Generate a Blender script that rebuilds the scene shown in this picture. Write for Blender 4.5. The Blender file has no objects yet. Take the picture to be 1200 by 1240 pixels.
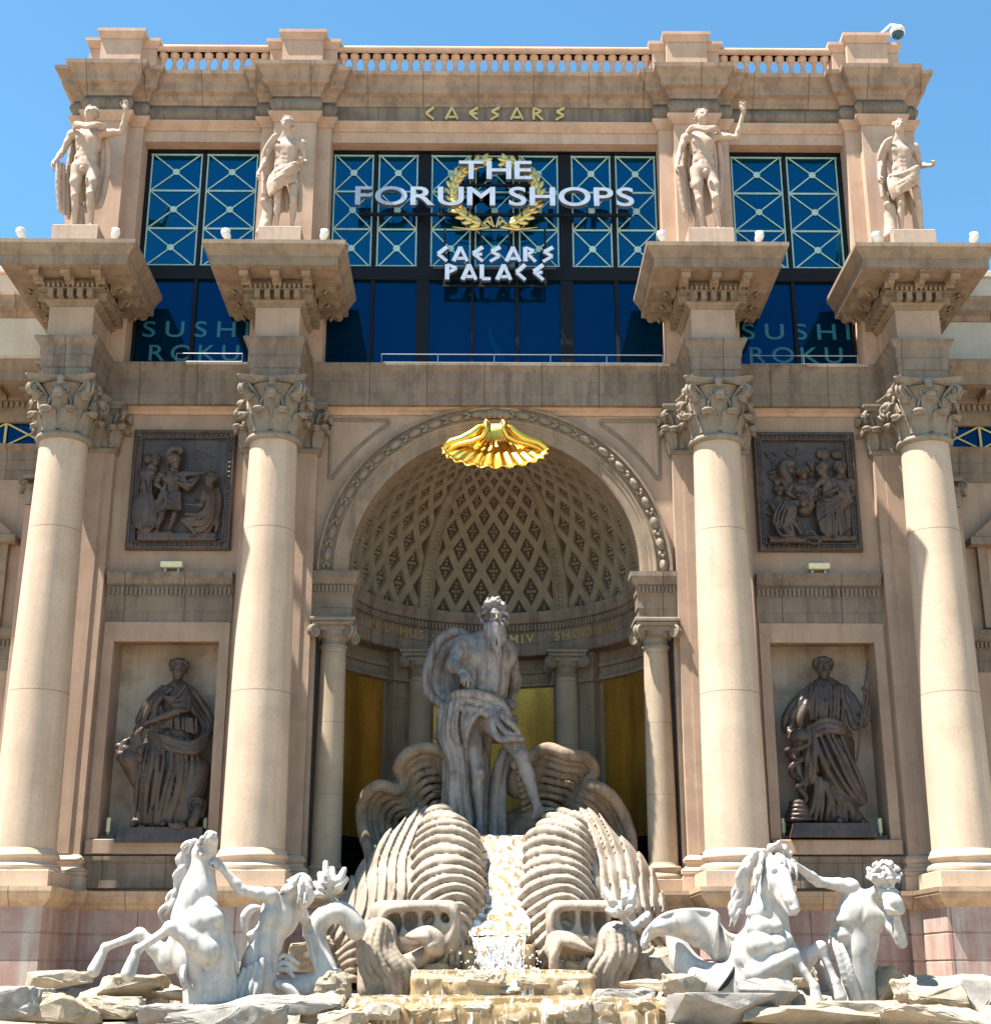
import bpy, math, random
import numpy as np
from mathutils import Vector, Matrix, noise as mnoise
R = math.radians
sc = bpy.context.scene
# ---------------------------------------------------------------- camera
cd = bpy.data.cameras.new("camera"); cam = bpy.data.objects.new("camera", cd)
sc.collection.objects.link(cam); sc.camera = cam
cam.location = (-0.33, -36.0, 1.7); cam.rotation_euler = (R(90 + 17.98), 0, R(-0.55))
cd.sensor_fit = 'HORIZONTAL'; cd.sensor_width = 36; cd.lens = 1727 / 1200 * 36
cd.clip_start = 0.1; cd.clip_end = 6000
# ---------------------------------------------------------------- world, sun, exposure
SUN_AZ, SUN_EL = 70.0, 66.8          # degrees left of the facade normal, height
sd = Vector((-math.sin(R(SUN_AZ)) * math.cos(R(SUN_EL)), -math.cos(R(SUN_AZ)) * math.cos(R(SUN_EL)), math.sin(R(SUN_EL))))
w = bpy.data.worlds.new("World"); sc.world = w; w.use_nodes = True
nt = w.node_tree; bg = nt.nodes['Background']
sky = nt.nodes.new('ShaderNodeTexSky'); sky.sky_type = 'NISHITA'; sky.sun_disc = False
sky.sun_elevation = R(SUN_EL); sky.sun_rotation = math.atan2(sd.x, sd.y)
sky.altitude = 600; sky.air_density = 1.25; sky.dust_density = 0.0; sky.ozone_density = 0.5
tint = nt.nodes.new('ShaderNodeMix'); tint.data_type = 'RGBA'; tint.blend_type = 'MULTIPLY'; tint.inputs[0].default_value = 1.0
nt.links.new(sky.outputs[0], tint.inputs[6]); tint.inputs[7].default_value = (0.70, 1.12, 1.22, 1)
nt.links.new(tint.outputs[2], bg.inputs[0]); bg.inputs[1].default_value = 0.056
sl = bpy.data.lights.new("sun", 'SUN'); sl.energy = 5.0; sl.angle = R(0.53); sl.color = (1.0, 0.95, 0.87)
so = bpy.data.objects.new("sun", sl); sc.collection.objects.link(so); so.location = (-30, -30, 60)
so.rotation_euler = sd.to_track_quat('Z', 'Y').to_euler()
sc.view_settings.view_transform = 'Standard'; sc.view_settings.look = 'None'
sc.view_settings.exposure = 1.8; sc.view_settings.gamma = 1.0
sc.cycles.max_bounces = 6; sc.cycles.diffuse_bounces = 4; sc.cycles.glossy_bounces = 3
rnd = random.Random(7)
# ---------------------------------------------------------------- object helpers
def tag(o, label=None, cat=None, group=None, kind=None):
    if label: o['label'] = label
    if cat: o['category'] = cat
    if group: o['group'] = group
    if kind: o['kind'] = kind
    return o
def empty(name, loc, label, cat, group=None):
    o = bpy.data.objects.new(name, None); sc.collection.objects.link(o); o.location = loc
    o.empty_display_size = 0.3
    return tag(o, label, cat, group)
def part_empty(name, parent):
    o = bpy.data.objects.new(name, None); sc.collection.objects.link(o); o.parent = parent
    return o
def link_mesh(name, me, parent=None, loc=None):
    o = bpy.data.objects.new(name, me); sc.collection.objects.link(o)
    if parent is not None: o.parent = parent
    if loc is not None: o.location = loc
    return o
def children(o): return [c for c in bpy.data.objects if c.parent == o]
def copy_tree(o, parent=None, loc=None, scale=None, kids=None):
    c = o.copy(); sc.collection.objects.link(c); c.parent = parent
    if loc is not None: c.location = loc
    if scale is not None: c.scale = scale
    for ch in (kids or children(o)): copy_tree(ch, c)
    return c
class MB:
    """collects shapes and links them as one mesh"""
    def __init__(s): s.v = []; s.f = []; s.sm = []
    def add(s, vs, fs, smooth=False):
        b = len(s.v); s.v += [tuple(p) for p in vs]
        s.f += [tuple(i + b for i in f) for f in fs]; s.sm += [smooth] * len(fs); return s
    def box(s, x0, x1, y0, y1, z0, z1):
        v = [(x, y, z) for z in (z0, z1) for y in (y0, y1) for x in (x0, x1)]
        return s.add(v, [(0, 2, 3, 1), (4, 5, 7, 6), (0, 1, 5, 4), (2, 6, 7, 3), (0, 4, 6, 2), (1, 3, 7, 5)])
    def bevbox(s, x0, x1, y0, y1, z0, z1, b=0.02):
        pts = []
        def ring(i, z): return [(x0 + i, y0 + i + 0, z), (x1 - i, y0 + i, z), (x1 - i, y1 - i, z), (x0 + i, y1 - i, z)]
        rings = [ring(b, z0), ring(0, z0 + b), ring(0, z1 - b), ring(b, z1)]
        v = [p for r_ in rings for p in r_]; f = [(3, 2, 1, 0), (12, 13, 14, 15)]
        for k in range(3):
            for i in range(4):
                j = (i + 1) % 4; f.append((4 * k + i, 4 * k + j, 4 * k + 4 + j, 4 * k + 4 + i))
        return s.add(v, f)
    def frustum(s, a, b, za, zb):   # a,b = (x0,x1,y0,y1)
        v = [(a[0], a[2], za), (a[1], a[2], za), (a[1], a[3], za), (a[0], a[3], za), (b[0], b[2], zb), (b[1], b[2], zb), (b[1], b[3], zb), (b[0], b[3], zb)]
        return s.add(v, [(3, 2, 1, 0), (4, 5, 6, 7), (0, 1, 5, 4), (1, 2, 6, 5), (2, 3, 7, 6), (3, 0, 4, 7)])
    def lathe(s, prof, c=(0, 0, 0), n=32, a0=0.0, a1=360.0, smooth=True, inward=False):
        full = abs(a1 - a0) >= 359.9; m = n if full else n + 1
        v = []
        for i in range(m):
            a = R(a0 + (a1 - a0) * i / n); ca, sa = math.cos(a), math.sin(a)
            v += [(c[0] + r * ca, c[1] + r * sa, c[2] + z) for r, z in prof]
        L = len(prof); f = []
        for i in range(n):
            j = (i + 1) % m
            for k in range(L - 1):
                q = (i * L + k, j * L + k, j * L + k + 1, i * L + k + 1)
                f.append(q[::-1] if inward else q)
        s.add(v, f, smooth)
        if full and not inward:
            if prof[0][0] > 1e-4: s.add([v[i * L] for i in range(n)], [tuple(range(n))[::-1]])
            if prof[-1][0] > 1e-4: s.add([v[i * L + L - 1] for i in range(n)], [tuple(range(n))])
        return s
    def tube(s, pts, rad, n=8, smooth=True, flat=1.0):
        pts = [Vector(p) for p in pts]; m = len(pts)
        if not hasattr(rad, '__len__'): rad = [rad] * m
        v = []; up = Vector((0, 0, 1)); prev = None
        for i, p in enumerate(pts):
            t = (pts[min(i + 1, m - 1)] - pts[max(i - 1, 0)]); t = t.normalized() if t.length > 1e-9 else Vector((0, 0, 1))
            if prev is None:
                a = t.cross(up)
                if a.length < 1e-3: a = t.cross(Vector((1, 0, 0)))
                a.normalize()
            else:
                a = prev - t * prev.dot(t)
                a = a.normalized() if a.length > 1e-6 else t.cross(up).normalized()
            prev = a; b = t.cross(a)
            for k in range(n):
                q = 2 * math.pi * k / n
                v.append(p + (a * math.cos(q) + b * math.sin(q) * flat) * rad[i])
        f = [(i * n + k, i * n + (k + 1) % n, (i + 1) * n + (k + 1) % n, (i + 1) * n + k) for i in range(m - 1) for k in range(n)]
        s.add(v, f, smooth)
        s.add(v[:n], [tuple(range(n))[::-1]]); s.add(v[-n:], [tuple(range(n))]); return s
    def ell(s, c, r, rot=None, n=10, m=7, smooth=True):
        v = []; 
        for i in range(m + 1):
            th = math.pi * i / m
            for k in range(n):
                ph = 2 * math.pi * k / n
                p = Vector((r[0] * math.sin(th) * math.cos(ph), r[1] * math.sin(th) * math.sin(ph), r[2] * math.cos(th)))
                if rot is not None: p = rot @ p
                v.append(p + Vector(c))
        f = []
        for i in range(m):
            for k in range(n):
                a, b, c2, d = i * n + k, (i + 1) * n + k, (i + 1) * n + (k + 1) % n, i * n + (k + 1) % n
                f.append((a, b, c2) if i == m - 1 and False else (a, b, c2, d))
        return s.add(v, f, smooth)
    def prism(s, poly, y0, y1, holes=None):
        """polygon in x,z extruded along y (ccw seen from -y)"""
        n = len(poly)
        v = [(x, y0, z) for x, z in poly] + [(x, y1, z) for x, z in poly]
        f = [tuple(range(n)), tuple(range(2 * n - 1, n - 1, -1))]
        f += [((i + 1) % n, i, n + i, n + (i + 1) % n) for i in range(n)]
        return s.add(v, f)
    def mould(s, path, prof, cap=True, smooth=False):
        """profile (out, z) swept along a plan path with mitred corners; outward is right of travel"""
        P = [Vector((p[0], p[1])) for p in path]; n = len(P); L = len(prof); v = []
        for i in range(n):
            d0 = (P[i] - P[i - 1]).normalized() if i > 0 else None
            d1 = (P[i + 1] - P[i]).normalized() if i < n - 1 else None
            d0 = d0 or d1; d1 = d1 or d0
            n0 = Vector((d0.y, -d0.x)); n1 = Vector((d1.y, -d1.x)); mi = (n0 + n1).normalized()
            k = 1 / max(0.3, mi.dot(n0))
            for o, z in prof: q = P[i] + mi * (o * k); v.append((q.x, q.y, z))
        f = [(i * L + k, (i + 1) * L + k, (i + 1) * L + k + 1, i * L + k + 1) for i in range(n - 1) for k in range(L - 1)]
        s.add(v, f, smooth)
        if cap: s.add(v[:L], [tuple(range(L))]); s.add(v[-L:], [tuple(range(L))[::-1]])
        return s
    def build(s, name, mat, parent=None, loc=None, origin=None):
        me = bpy.data.meshes.new(name)
        vs = s.v if origin is None else [(a - origin[0], b - origin[1], c - origin[2]) for a, b, c in s.v]
        me.from_pydata(vs, [], s.f); me.polygons.foreach_set('use_smooth', s.sm)
        if mat: me.materials.append(mat)
        me.update()
        return link_mesh(name, me, parent, loc)
# ---------------------------------------------------------------- materials
def newmat(name):
    m = bpy.data.materials.new(name); m.use_nodes = True; t = m.node_tree
    return m, t, t.nodes['Principled BSDF']
def N(t, typ, **kw):
    n = t.nodes.new(typ)
    for k, v in kw.items():
        if k.startswith('i_'): n.inputs[int(k[2:])].default_value = v
        else: setattr(n, k, v)
    return n
def mixc(t, fac, a, b, mode='MIX'):
    n = t.nodes.new('ShaderNodeMix'); n.data_type = 'RGBA'; n.blend_type = mode
    for s, x in ((0, fac), (6, a), (7, b)):
        if hasattr(x, 'links'): t.links.new(x, n.inputs[s])
        else: n.inputs[s].default_value = x if not isinstance(x, tuple) else (*x, 1)[:4]
    return n.outputs[2]
def ramp(t, src, a, b):
    n = t.nodes.new('ShaderNodeMapRange'); n.inputs[1].default_value = a; n.inputs[2].default_value = b
    t.links.new(src, n.inputs[0]); return n.outputs[0]
def math_(t, op, a, b=None):
    n = t.nodes.new('ShaderNodeMath'); n.operation = op
    for s, x in ((0, a), (1, b)):
        if x is None: continue
        if hasattr(x, 'links'): t.links.new(x, n.inputs[s])
        else: n.inputs[s].default_value = x
    return n.outputs[0]
def stone(name, base, alt, stain, amt=0.5, streak=0.5, scale=1.0, rough=0.85, bump=0.25, jx=None, jz=None, pits=0.0, grain=14.0):
    m, t, p = newmat(name); L = t.links
    tc = N(t, 'ShaderNodeTexCoord'); oi = N(t, 'ShaderNodeObjectInfo')
    off = N(t, 'ShaderNodeVectorMath', operation='MULTIPLY_ADD'); off.inputs[1].default_value = (1, 1, 1)
    rv = math_(t, 'MULTIPLY', oi.outputs['Random'], 37.0)
    L.new(tc.outputs['Object'], off.inputs[0]); L.new(rv, off.inputs[2])
    co = off.outputs[0]
    def nz(sc_, det=4, vec=None, ro=0.6):
        n = N(t, 'ShaderNodeTexNoise'); n.inputs['Scale'].default_value = sc_; n.inputs['Detail'].default_value = det
        n.inputs['Roughness'].default_value = ro; L.new(vec or co, n.inputs['Vector']); return n.outputs[0]
    c = mixc(t, ramp(t, nz(0.55 * scale, 5), 0.32, 0.68), base, alt)
    mp = N(t, 'ShaderNodeMapping'); mp.inputs['Scale'].default_value = (3.2 * scale, 3.2 * scale, 0.22 * scale); L.new(co, mp.inputs[0])
    st = ramp(t, nz(1.0, 6, mp.outputs[0], 0.7), 0.47, 0.68)
    c = mixc(t, math_(t, 'MULTIPLY', st, streak), c, stain)
    bl = ramp(t, nz(1.7 * scale, 7, None, 0.65), 0.47, 0.68)
    c = mixc(t, math_(t, 'MULTIPLY', bl, amt), c, stain)
    g = ramp(t, nz(grain * scale, 3), 0.3, 0.7)
    c = mixc(t, math_(t, 'MULTIPLY', g, 0.22), c, tuple(x * 0.62 for x in base))
    if pits:
        vo = N(t, 'ShaderNodeTexVoronoi'); vo.inputs['Scale'].default_value = 9; L.new(co, vo.inputs['Vector'])
        pm = math_(t, 'MULTIPLY', math_(t, 'LESS_THAN', vo.outputs[0], 0.13), pits)
        c = mixc(t, pm, c, tuple(x * 0.35 for x in base))
    if jx or jz:
        sp = N(t, 'ShaderNodeSeparateXYZ'); L.new(tc.outputs['Object'], sp.inputs[0])
        for j, s in ((jx, 0), (jz, 2)):
            if not j: continue
            per, o, wd = j
            fr = math_(t, 'FRACT', math_(t, 'DIVIDE', math_(t, 'ADD', sp.outputs[s], o + 100 * per), per))
            mk = math_(t, 'LESS_THAN', fr, wd / per)
            c = mixc(t, math_(t, 'MULTIPLY', mk, 0.7), c, tuple(x * 0.25 for x in base))
    L.new(c, p.inputs['Base Color']); p.inputs['Roughness'].default_value = rough
    p.inputs['Specular IOR Level'].default_value = 0.3
    b = N(t, 'ShaderNodeBump'); b.inputs['Strength'].default_value = bump; b.inputs['Distance'].default_value = 0.02
    hh = mixc(t, 0.5, nz(grain * 1.6 * scale, 5), nz(3.2 * scale, 6, mp.outputs[0]))
    L.new(hh, b.inputs['Height']); L.new(b.outputs[0], p.inputs['Normal'])
    return m
def plain(name, col, rough=0.5, metal=0.0, spec=0.5, emit=None):
    m, t, p = newmat(name)
    nz = N(t, 'ShaderNodeTexNoise'); nz.inputs['Scale'].default_value = 6; nz.inputs['Detail'].default_value = 4
    tc = N(t, 'ShaderNodeTexCoord'); t.links.new(tc.outputs['Object'], nz.inputs['Vector'])
    c = mixc(t, ramp(t, nz.outputs[0], 0.35, 0.7), col, tuple(x * 0.8 for x in col))
    t.links.new(c, p.inputs['Base Color']); p.inputs['Roughness'].default_value = rough
    p.inputs['Metallic'].default_value = metal; p.inputs['Specular IOR Level'].default_value = spec
    return m
M = {}
M['column'] = stone('column_stone', (0.589, 0.440, 0.323), (0.494, 0.364, 0.259), (0.406, 0.296, 0.222), .55, .8, .7, jz=(4.12, -8.18, .022), pits=.55)
M['ionic'] = stone('ionic_column_stone', (0.410, 0.320, 0.227), (0.344, 0.265, 0.189), (0.213, 0.164, 0.117), .4, .4, 1.0, jz=(1.8, -5.95, .014), pits=.3)
M['wall'] = stone('pink_plaster', (0.471, 0.334, 0.241), (0.370, 0.246, 0.173), (0.276, 0.193, 0.145), .6, .6, .8)
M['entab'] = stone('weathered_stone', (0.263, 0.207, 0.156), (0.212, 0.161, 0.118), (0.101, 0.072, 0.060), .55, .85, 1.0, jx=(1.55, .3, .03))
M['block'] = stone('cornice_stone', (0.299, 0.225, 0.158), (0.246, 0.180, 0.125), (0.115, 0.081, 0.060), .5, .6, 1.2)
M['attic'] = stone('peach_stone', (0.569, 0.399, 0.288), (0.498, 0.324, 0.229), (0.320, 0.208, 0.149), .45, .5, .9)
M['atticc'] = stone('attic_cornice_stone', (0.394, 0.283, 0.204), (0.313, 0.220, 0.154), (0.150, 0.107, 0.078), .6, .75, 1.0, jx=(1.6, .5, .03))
M['ped'] = stone('red_pedestal_stone', (0.408, 0.275, 0.228), (0.327, 0.190, 0.157), (0.490, 0.437, 0.380), .45, .85, 1.0, jx=(2.7, .5, .03))
M['pedtop'] = stone('pedestal_mould_stone', (.56, .40, .26), (.46, .31, .19), (.22, .12, .08), .5, .5, 1.0, jx=(2.1, .5, .03))
M['capital'] = stone('carved_capital_stone', (0.280, 0.231, 0.178), (0.226, 0.183, 0.137), (0.101, 0.079, 0.061), .5, .3, 1.8)
M['cream'] = stone('cream_parapet_stucco', (.62, .54, .42), (.55, .47, .36), (.4, .33, .25), .3, .3, .8)
M['dome'] = stone('dome_lattice_stone', (0.267, 0.218, 0.154), (0.220, 0.178, 0.123), (0.116, 0.092, 0.065), .5, .3, 1.4)
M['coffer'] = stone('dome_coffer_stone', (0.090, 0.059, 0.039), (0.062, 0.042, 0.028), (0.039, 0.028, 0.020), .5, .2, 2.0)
M['bronze'] = stone('dark_patinated_cast_stone', (0.122, 0.084, 0.066), (0.061, 0.047, 0.041), (0.030, 0.024, 0.020), .6, .6, 2.0, rough=.32, bump=.4)
M['niche'] = stone('niche_back_plaster', (0.527, 0.439, 0.343), (0.367, 0.278, 0.218), (0.205, 0.138, 0.104), .7, .3, .8)
M['marble'] = stone('white_marble', (.56, .515, .465), (.45, .425, .40), (.19, .19, .20), .6, .6, 1.5, rough=.6, bump=.3)
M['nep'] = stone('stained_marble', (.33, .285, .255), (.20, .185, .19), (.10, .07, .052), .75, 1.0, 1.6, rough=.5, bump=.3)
M['fig'] = stone('warm_statue_stone', (0.499, 0.378, 0.288), (0.449, 0.318, 0.240), (0.269, 0.179, 0.123), .35, .4, 1.6, rough=.7, bump=.1)
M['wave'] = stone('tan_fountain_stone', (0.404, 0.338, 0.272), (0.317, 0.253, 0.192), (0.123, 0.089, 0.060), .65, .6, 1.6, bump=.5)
M['waved'] = stone('shaded_brown_fountain_stone', (0.289, 0.219, 0.158), (0.212, 0.152, 0.104), (0.076, 0.052, 0.038), .75, .6, 1.4, bump=.5)  # same stone as the waves, the back shells' shade put into its darker colour
M['rock'] = stone('pale_boulder_rock', (0.414, 0.351, 0.275), (0.317, 0.254, 0.178), (0.165, 0.131, 0.090), .6, .1, 1.6, bump=.9, grain=7)
M['rockg'] = stone('grey_boulder_rock', (0.306, 0.281, 0.251), (0.233, 0.214, 0.190), (0.122, 0.111, 0.092), .6, .15, 1.6, bump=.9, grain=7)
M['rockwet'] = stone('wet_golden_rock', (0.427, 0.311, 0.168), (0.307, 0.219, 0.127), (0.130, 0.092, 0.067), .6, .5, 1.8, rough=.35, bump=.9, grain=7)
M['paving'] = stone('plaza_paving', (.28, .22, .165), (.23, .18, .14), (.16, .13, .1), .5, .1, .5, jx=(1.2, 0, .02))
M['black'] = plain('black_frame_metal', (.006, .007, .010), .6, spec=.2)
M['dark'] = plain('dark_recess_paint', (.015, .014, .013), .8)
M['steel'] = plain('brushed_rail_steel', (.34, .35, .37), .4, 1.0)
M['white'] = plain('white_painted_metal', (.82, .80, .76), .5)
M['cyan'] = plain('pale_green_lattice_paint', (.42, .62, .56), .5)
M['teal'] = plain('teal_letter_film', (.02, .17, .24), .4)
M['silver'] = plain('silver_letter_face', (.44, .49, .57), .35, .2)
M['letterside'] = plain('grey_letter_return', (.16, .17, .2), .4, .3)
M['goldleaf'] = plain('gilded_metal', (.95, .58, .10), .26, 1.0)
M['goldtext'] = plain('gilded_letter', (.52, .33, .12), .5, .6)
M['goldcream'] = plain('pale_gold_letter', (.66, .50, .20), .5, .2)
M['wreath'] = plain('wreath_gold', (.85, .60, .20), .35, .7)
M['lampbox'] = plain('cream_light_box', (.75, .68, .42), .5)
M['lens'] = plain('dark_camera_lens', (.02, .08, .12), .1)
def gold_panel():
    m, t, p = newmat('gold_mosaic_panel'); L = t.links; tc = N(t, 'ShaderNodeTexCoord')
    n1 = N(t, 'ShaderNodeTexNoise'); n1.inputs['Scale'].default_value = 40; n1.inputs['Detail'].default_value = 3; L.new(tc.outputs['Object'], n1.inputs[0])
    mp = N(t, 'ShaderNodeMapping'); mp.inputs['Scale'].default_value = (1.5, 1.5, .35); L.new(tc.outputs['Object'], mp.inputs[0])
    n2 = N(t, 'ShaderNodeTexNoise'); n2.inputs['Scale'].default_value = 1.3; n2.inputs['Detail'].default_value = 5; L.new(mp.outputs[0], n2.inputs[0])
    c = mixc(t, ramp(t, n2.outputs[0], .35, .65), (.78, .43, .08), (.48, .25, .045))
    c = mixc(t, math_(t, 'MULTIPLY', ramp(t, n1.outputs[0], .4, .7), .6), c, (.20, .11, .02))
    L.new(c, p.inputs['Base Color']); p.inputs['Metallic'].default_value = .8; p.inputs['Roughness'].default_value = .42
    return m
M['goldwall'] = gold_panel()
def glass_mat(name, col, rough=.015):
    m, t, p = newmat(name); L = t.links; tc = N(t, 'ShaderNodeTexCoord')
    n = N(t, 'ShaderNodeTexNoise'); n.inputs['Scale'].default_value = .5; n.inputs['Detail'].default_value = 2; L.new(tc.outputs['Object'], n.inputs[0])
    b = N(t, 'ShaderNodeBump'); b.inputs['Strength'].default_value = .02; b.inputs['Distance'].default_value = .05; L.new(n.outputs[0], b.inputs['Height'])
    gl = N(t, 'ShaderNodeBsdfGlossy'); gl.inputs['Color'].default_value = (*col, 1); gl.inputs['Roughness'].default_value = rough; L.new(b.outputs[0], gl.inputs['Normal'])
    df = N(t, 'ShaderNodeBsdfDiffuse'); df.inputs['Color'].default_value = (.0, .012, .03, 1)
    ad = N(t, 'ShaderNodeAddShader'); L.new(gl.outputs[0], ad.inputs[0]); L.new(df.outputs[0], ad.inputs[1])
    L.new(ad.outputs[0], t.nodes['Material Output'].inputs[0]); return m
M['glass'] = glass_mat('blue_mirror_glass', (.006, .078, .135))
M['glassd'] = glass_mat('deep_blue_glass', (.003, .021, .055))
# ================================================================= THE PALACE FACADE
XC = (-11.1, -5.71, 5.71, 11.1); CY = -1.55
palace = empty('palace_building', (0, 0, 0), 'monumental stone palace front with four giant Corinthian columns and an arched niche', 'building')
def mirror_path(left): return left + [(-x, y) for x, y in reversed(left)]
# ---- lower walls with openings
def wall_rects(mb, y0, y1, rects):
    for x0, x1, z0, z1 in rects:
        mb.box(x0, x1, y0, y1, z0, z1)
wl = MB()
for s in (-1, 1):
    def bx(x0, x1, y0, y1, z0, z1, m=wl): m.box(min(s * x0, s * x1), max(s * x0, s * x1), y0, y1, z0, z1)
    bx(4.62, 6.80, 0.0, 1.6, 3.8, 16.45)            # behind inner pilaster
    bx(10.05, 12.2, 0.0, 5, 3.8, 16.45)             # behind outer pilaster
    bx(6.80, 10.05, 0.0, 1.6, 9.98, 16.45)          # above niche
    bx(6.80, 7.06, 0.0, 1.6, 4.7, 9.98); bx(9.80, 10.05, 0.0, 1.6, 4.7, 9.98)
    bx(6.80, 10.05, 0.0, 1.6, 3.7, 4.7)
# spandrel wall over the arch
RA, RO, ZS = 3.85, 4.62, 11.72
def arch_wall(y0, y1, r, x1, ztop, n=48):
    mb = MB(); pin = []; pout = []
    for i in range(n + 1):
        a = math.pi * i / n; c, s_ = math.cos(a), math.sin(a); pin.append((r * c, ZS + r * s_))
        k = min(x1 / max(abs(c), 1e-6), (ztop - ZS) / max(s_, 1e-6)); pout.append((k * c, ZS + k * s_))
    for i in range(n):
        q = [pin[i], pin[i + 1], pout[i + 1], pout[i]]
        v = [(x, y0, z) for x, z in q] + [(x, y1, z) for x, z in q]
        mb.add(v, [(0, 1, 2, 3), (7, 6, 5, 4), (1, 0, 4, 5), (3, 2, 6, 7)])
    return mb
aw = arch_wall(0.0, 0.5, RA + .05, 4.619, 16.45); wl.add(aw.v, aw.f)
wl.build('wall', M['wall'], palace)
for s in (-1, 1): nb = MB(); nb.box(min(s * 7.0, s * 9.85), max(s * 7.0, s * 9.85), 0.95, 1.2, 4.72, 9.97); nb.build('niche_back', M['niche'], palace)
# niche surrounds, a raised flat frame
for s in (-1, 1):
    f = MB(); X = lambda a, b: (min(s * a, s * b), max(s * a, s * b))
    f.bevbox(*X(6.82, 7.08), -.09, 0.02, 4.86, 10.36, .02); f.bevbox(*X(9.78, 10.04), -.09, 0.02, 4.86, 10.36, .02)
    f.bevbox(*X(7.08, 9.78), -.088, 0.02, 9.84, 10.36, .02); f.bevbox(*X(6.84, 10.02), -.2, 0.02, 4.5, 4.86, .02)
    f.build('niche_surround', M['wall'], palace)
# dado between columns
for s in (-1, 1):
    d = MB(); a, b = (s * 6.75, s * 10.1) if s > 0 else (-10.1, -6.75)
    d.mould([(a, -.12), (b, -.12)], [(-.1, 3.7), (.0, 3.7), (.0, 4.28), (.03, 4.3), (.07, 4.36), (.07, 4.45), (-.1, 4.49)])
    d.build('dado', M['entab'], palace)
# belt course with dentils
for s in (-1, 1):
    a, b = (6.80, 10.05) if s > 0 else (-10.05, -6.80)
    m_ = MB()
    m_.mould([(a, -.02), (b, -.02)], [(-.02, 10.36), (.03, 10.36), (.03, 10.62), (.06, 10.64), (.06, 11.0), (.09, 11.02), (.09, 11.3), (.2, 11.34), (.22, 11.45), (.28, 11.55), (.28, 11.64), (-.02, 11.66)])
    k = a + .03
    while k < b - .06: m_.box(k, k + .065, -.17, -.1, 11.05, 11.25); k += .115
    m_.build('belt_course', M['entab'], palace)
# ---- pilasters behind the columns
def acanthus(mb, base, out, h, w, curl=.22, lean=.1, n=9, mseg=6):
    """one carved leaf: rises from base, leans out and curls over"""
    out = Vector(out).normalized(); side = Vector((-out.y, out.x, 0)); base = Vector(base); prof = []
    for i in range(n + 1):
        t = i / n
        if t < .66: q = t / .66; prof.append((lean * q * q, h * .84 * q))
        else:
            q = (t - .66) / .34; a = q * 2.6; prof.append((lean + curl * .55 * (1 - math.cos(a)) , h * .84 + h * .16 * math.sin(min(a, math.pi)) - (.12 * h * max(0, a - 1.4))))
    tip = prof[-2]; mb.ell(tuple(base + out * (tip[0] + .0) + Vector((0, 0, tip[1] - .01))), (w * .34, w * .34, h * .12), None, 10, 7)
    v = []
    for i, (o, z) in enumerate(prof):
        t = i / n; ww = w * (.78 + .24 * math.sin(math.pi * min(1, t * 1.05))) * (1 - .35 * max(0, (t - .8) / .2) ** 2); ww *= 1 + .07 * math.sin(t * 30)
        for j in range(mseg + 1):
            u = 2 * j / mseg - 1
            bul = .10 * w * (1 - u * u) + .05 * w * (1 - min(1, abs(u) * 4)) - .045 * w * (1 - abs(abs(u) - .55) * 3 if abs(abs(u) - .55) < .33 else 0)
            p = base + side * (u * ww * .5) + out * (o + bul) + Vector((0, 0, z)); v.append(p)
    L = mseg + 1; nb_ = len(v)
    for i, (o, z) in enumerate(prof):
        for j in range(L): v.append(v[i * L + j] - out * (.05 * w + .03) - Vector((0, 0, .05 * w if i > n * .6 else 0)))
    f = []
    for i in range(n):
        for j in range(mseg):
            a = i * L + j; f.append((a, a + 1, a + L + 1, a + L)); a += nb_; f.append((a, a + L, a + L + 1, a + 1))
        for j in (0, mseg):
            a = i * L + j; b = a + L; q = (a, b, b + nb_, a + nb_); f.append(q if j == 0 else q[::-1])
    i = n * L
    for j in range(mseg): f.append((i + j, i + j + 1, i + j + 1 + nb_, i + j + nb_))
    mb.add(v, f, True)
def volute(mb, c, ax_u, ax_v, r0, turns=1.6, th=.06, tail=None, n=26):
    c = Vector(c); U = Vector(ax_u).normalized(); V = Vector(ax_v).normalized(); pts = []; rad = []
    for i in range(n + 1):
        t = i / n; a = math.pi * .5 - t * turns * 2 * math.pi; r = r0 * (1 - t) ** .75 + .012
        pts.append(c + U * (r * math.cos(a)) + V * (r * math.sin(a))); rad.append(th * (1 - .45 * t))
    if tail: pts = [Vector(p) for p in tail] + pts; rad = [th * .8] * len(tail) + rad
    mb.tube(pts, rad, 7); mb.ell(c, (th * 1.1,) * 3, n=8, m=5)
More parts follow.
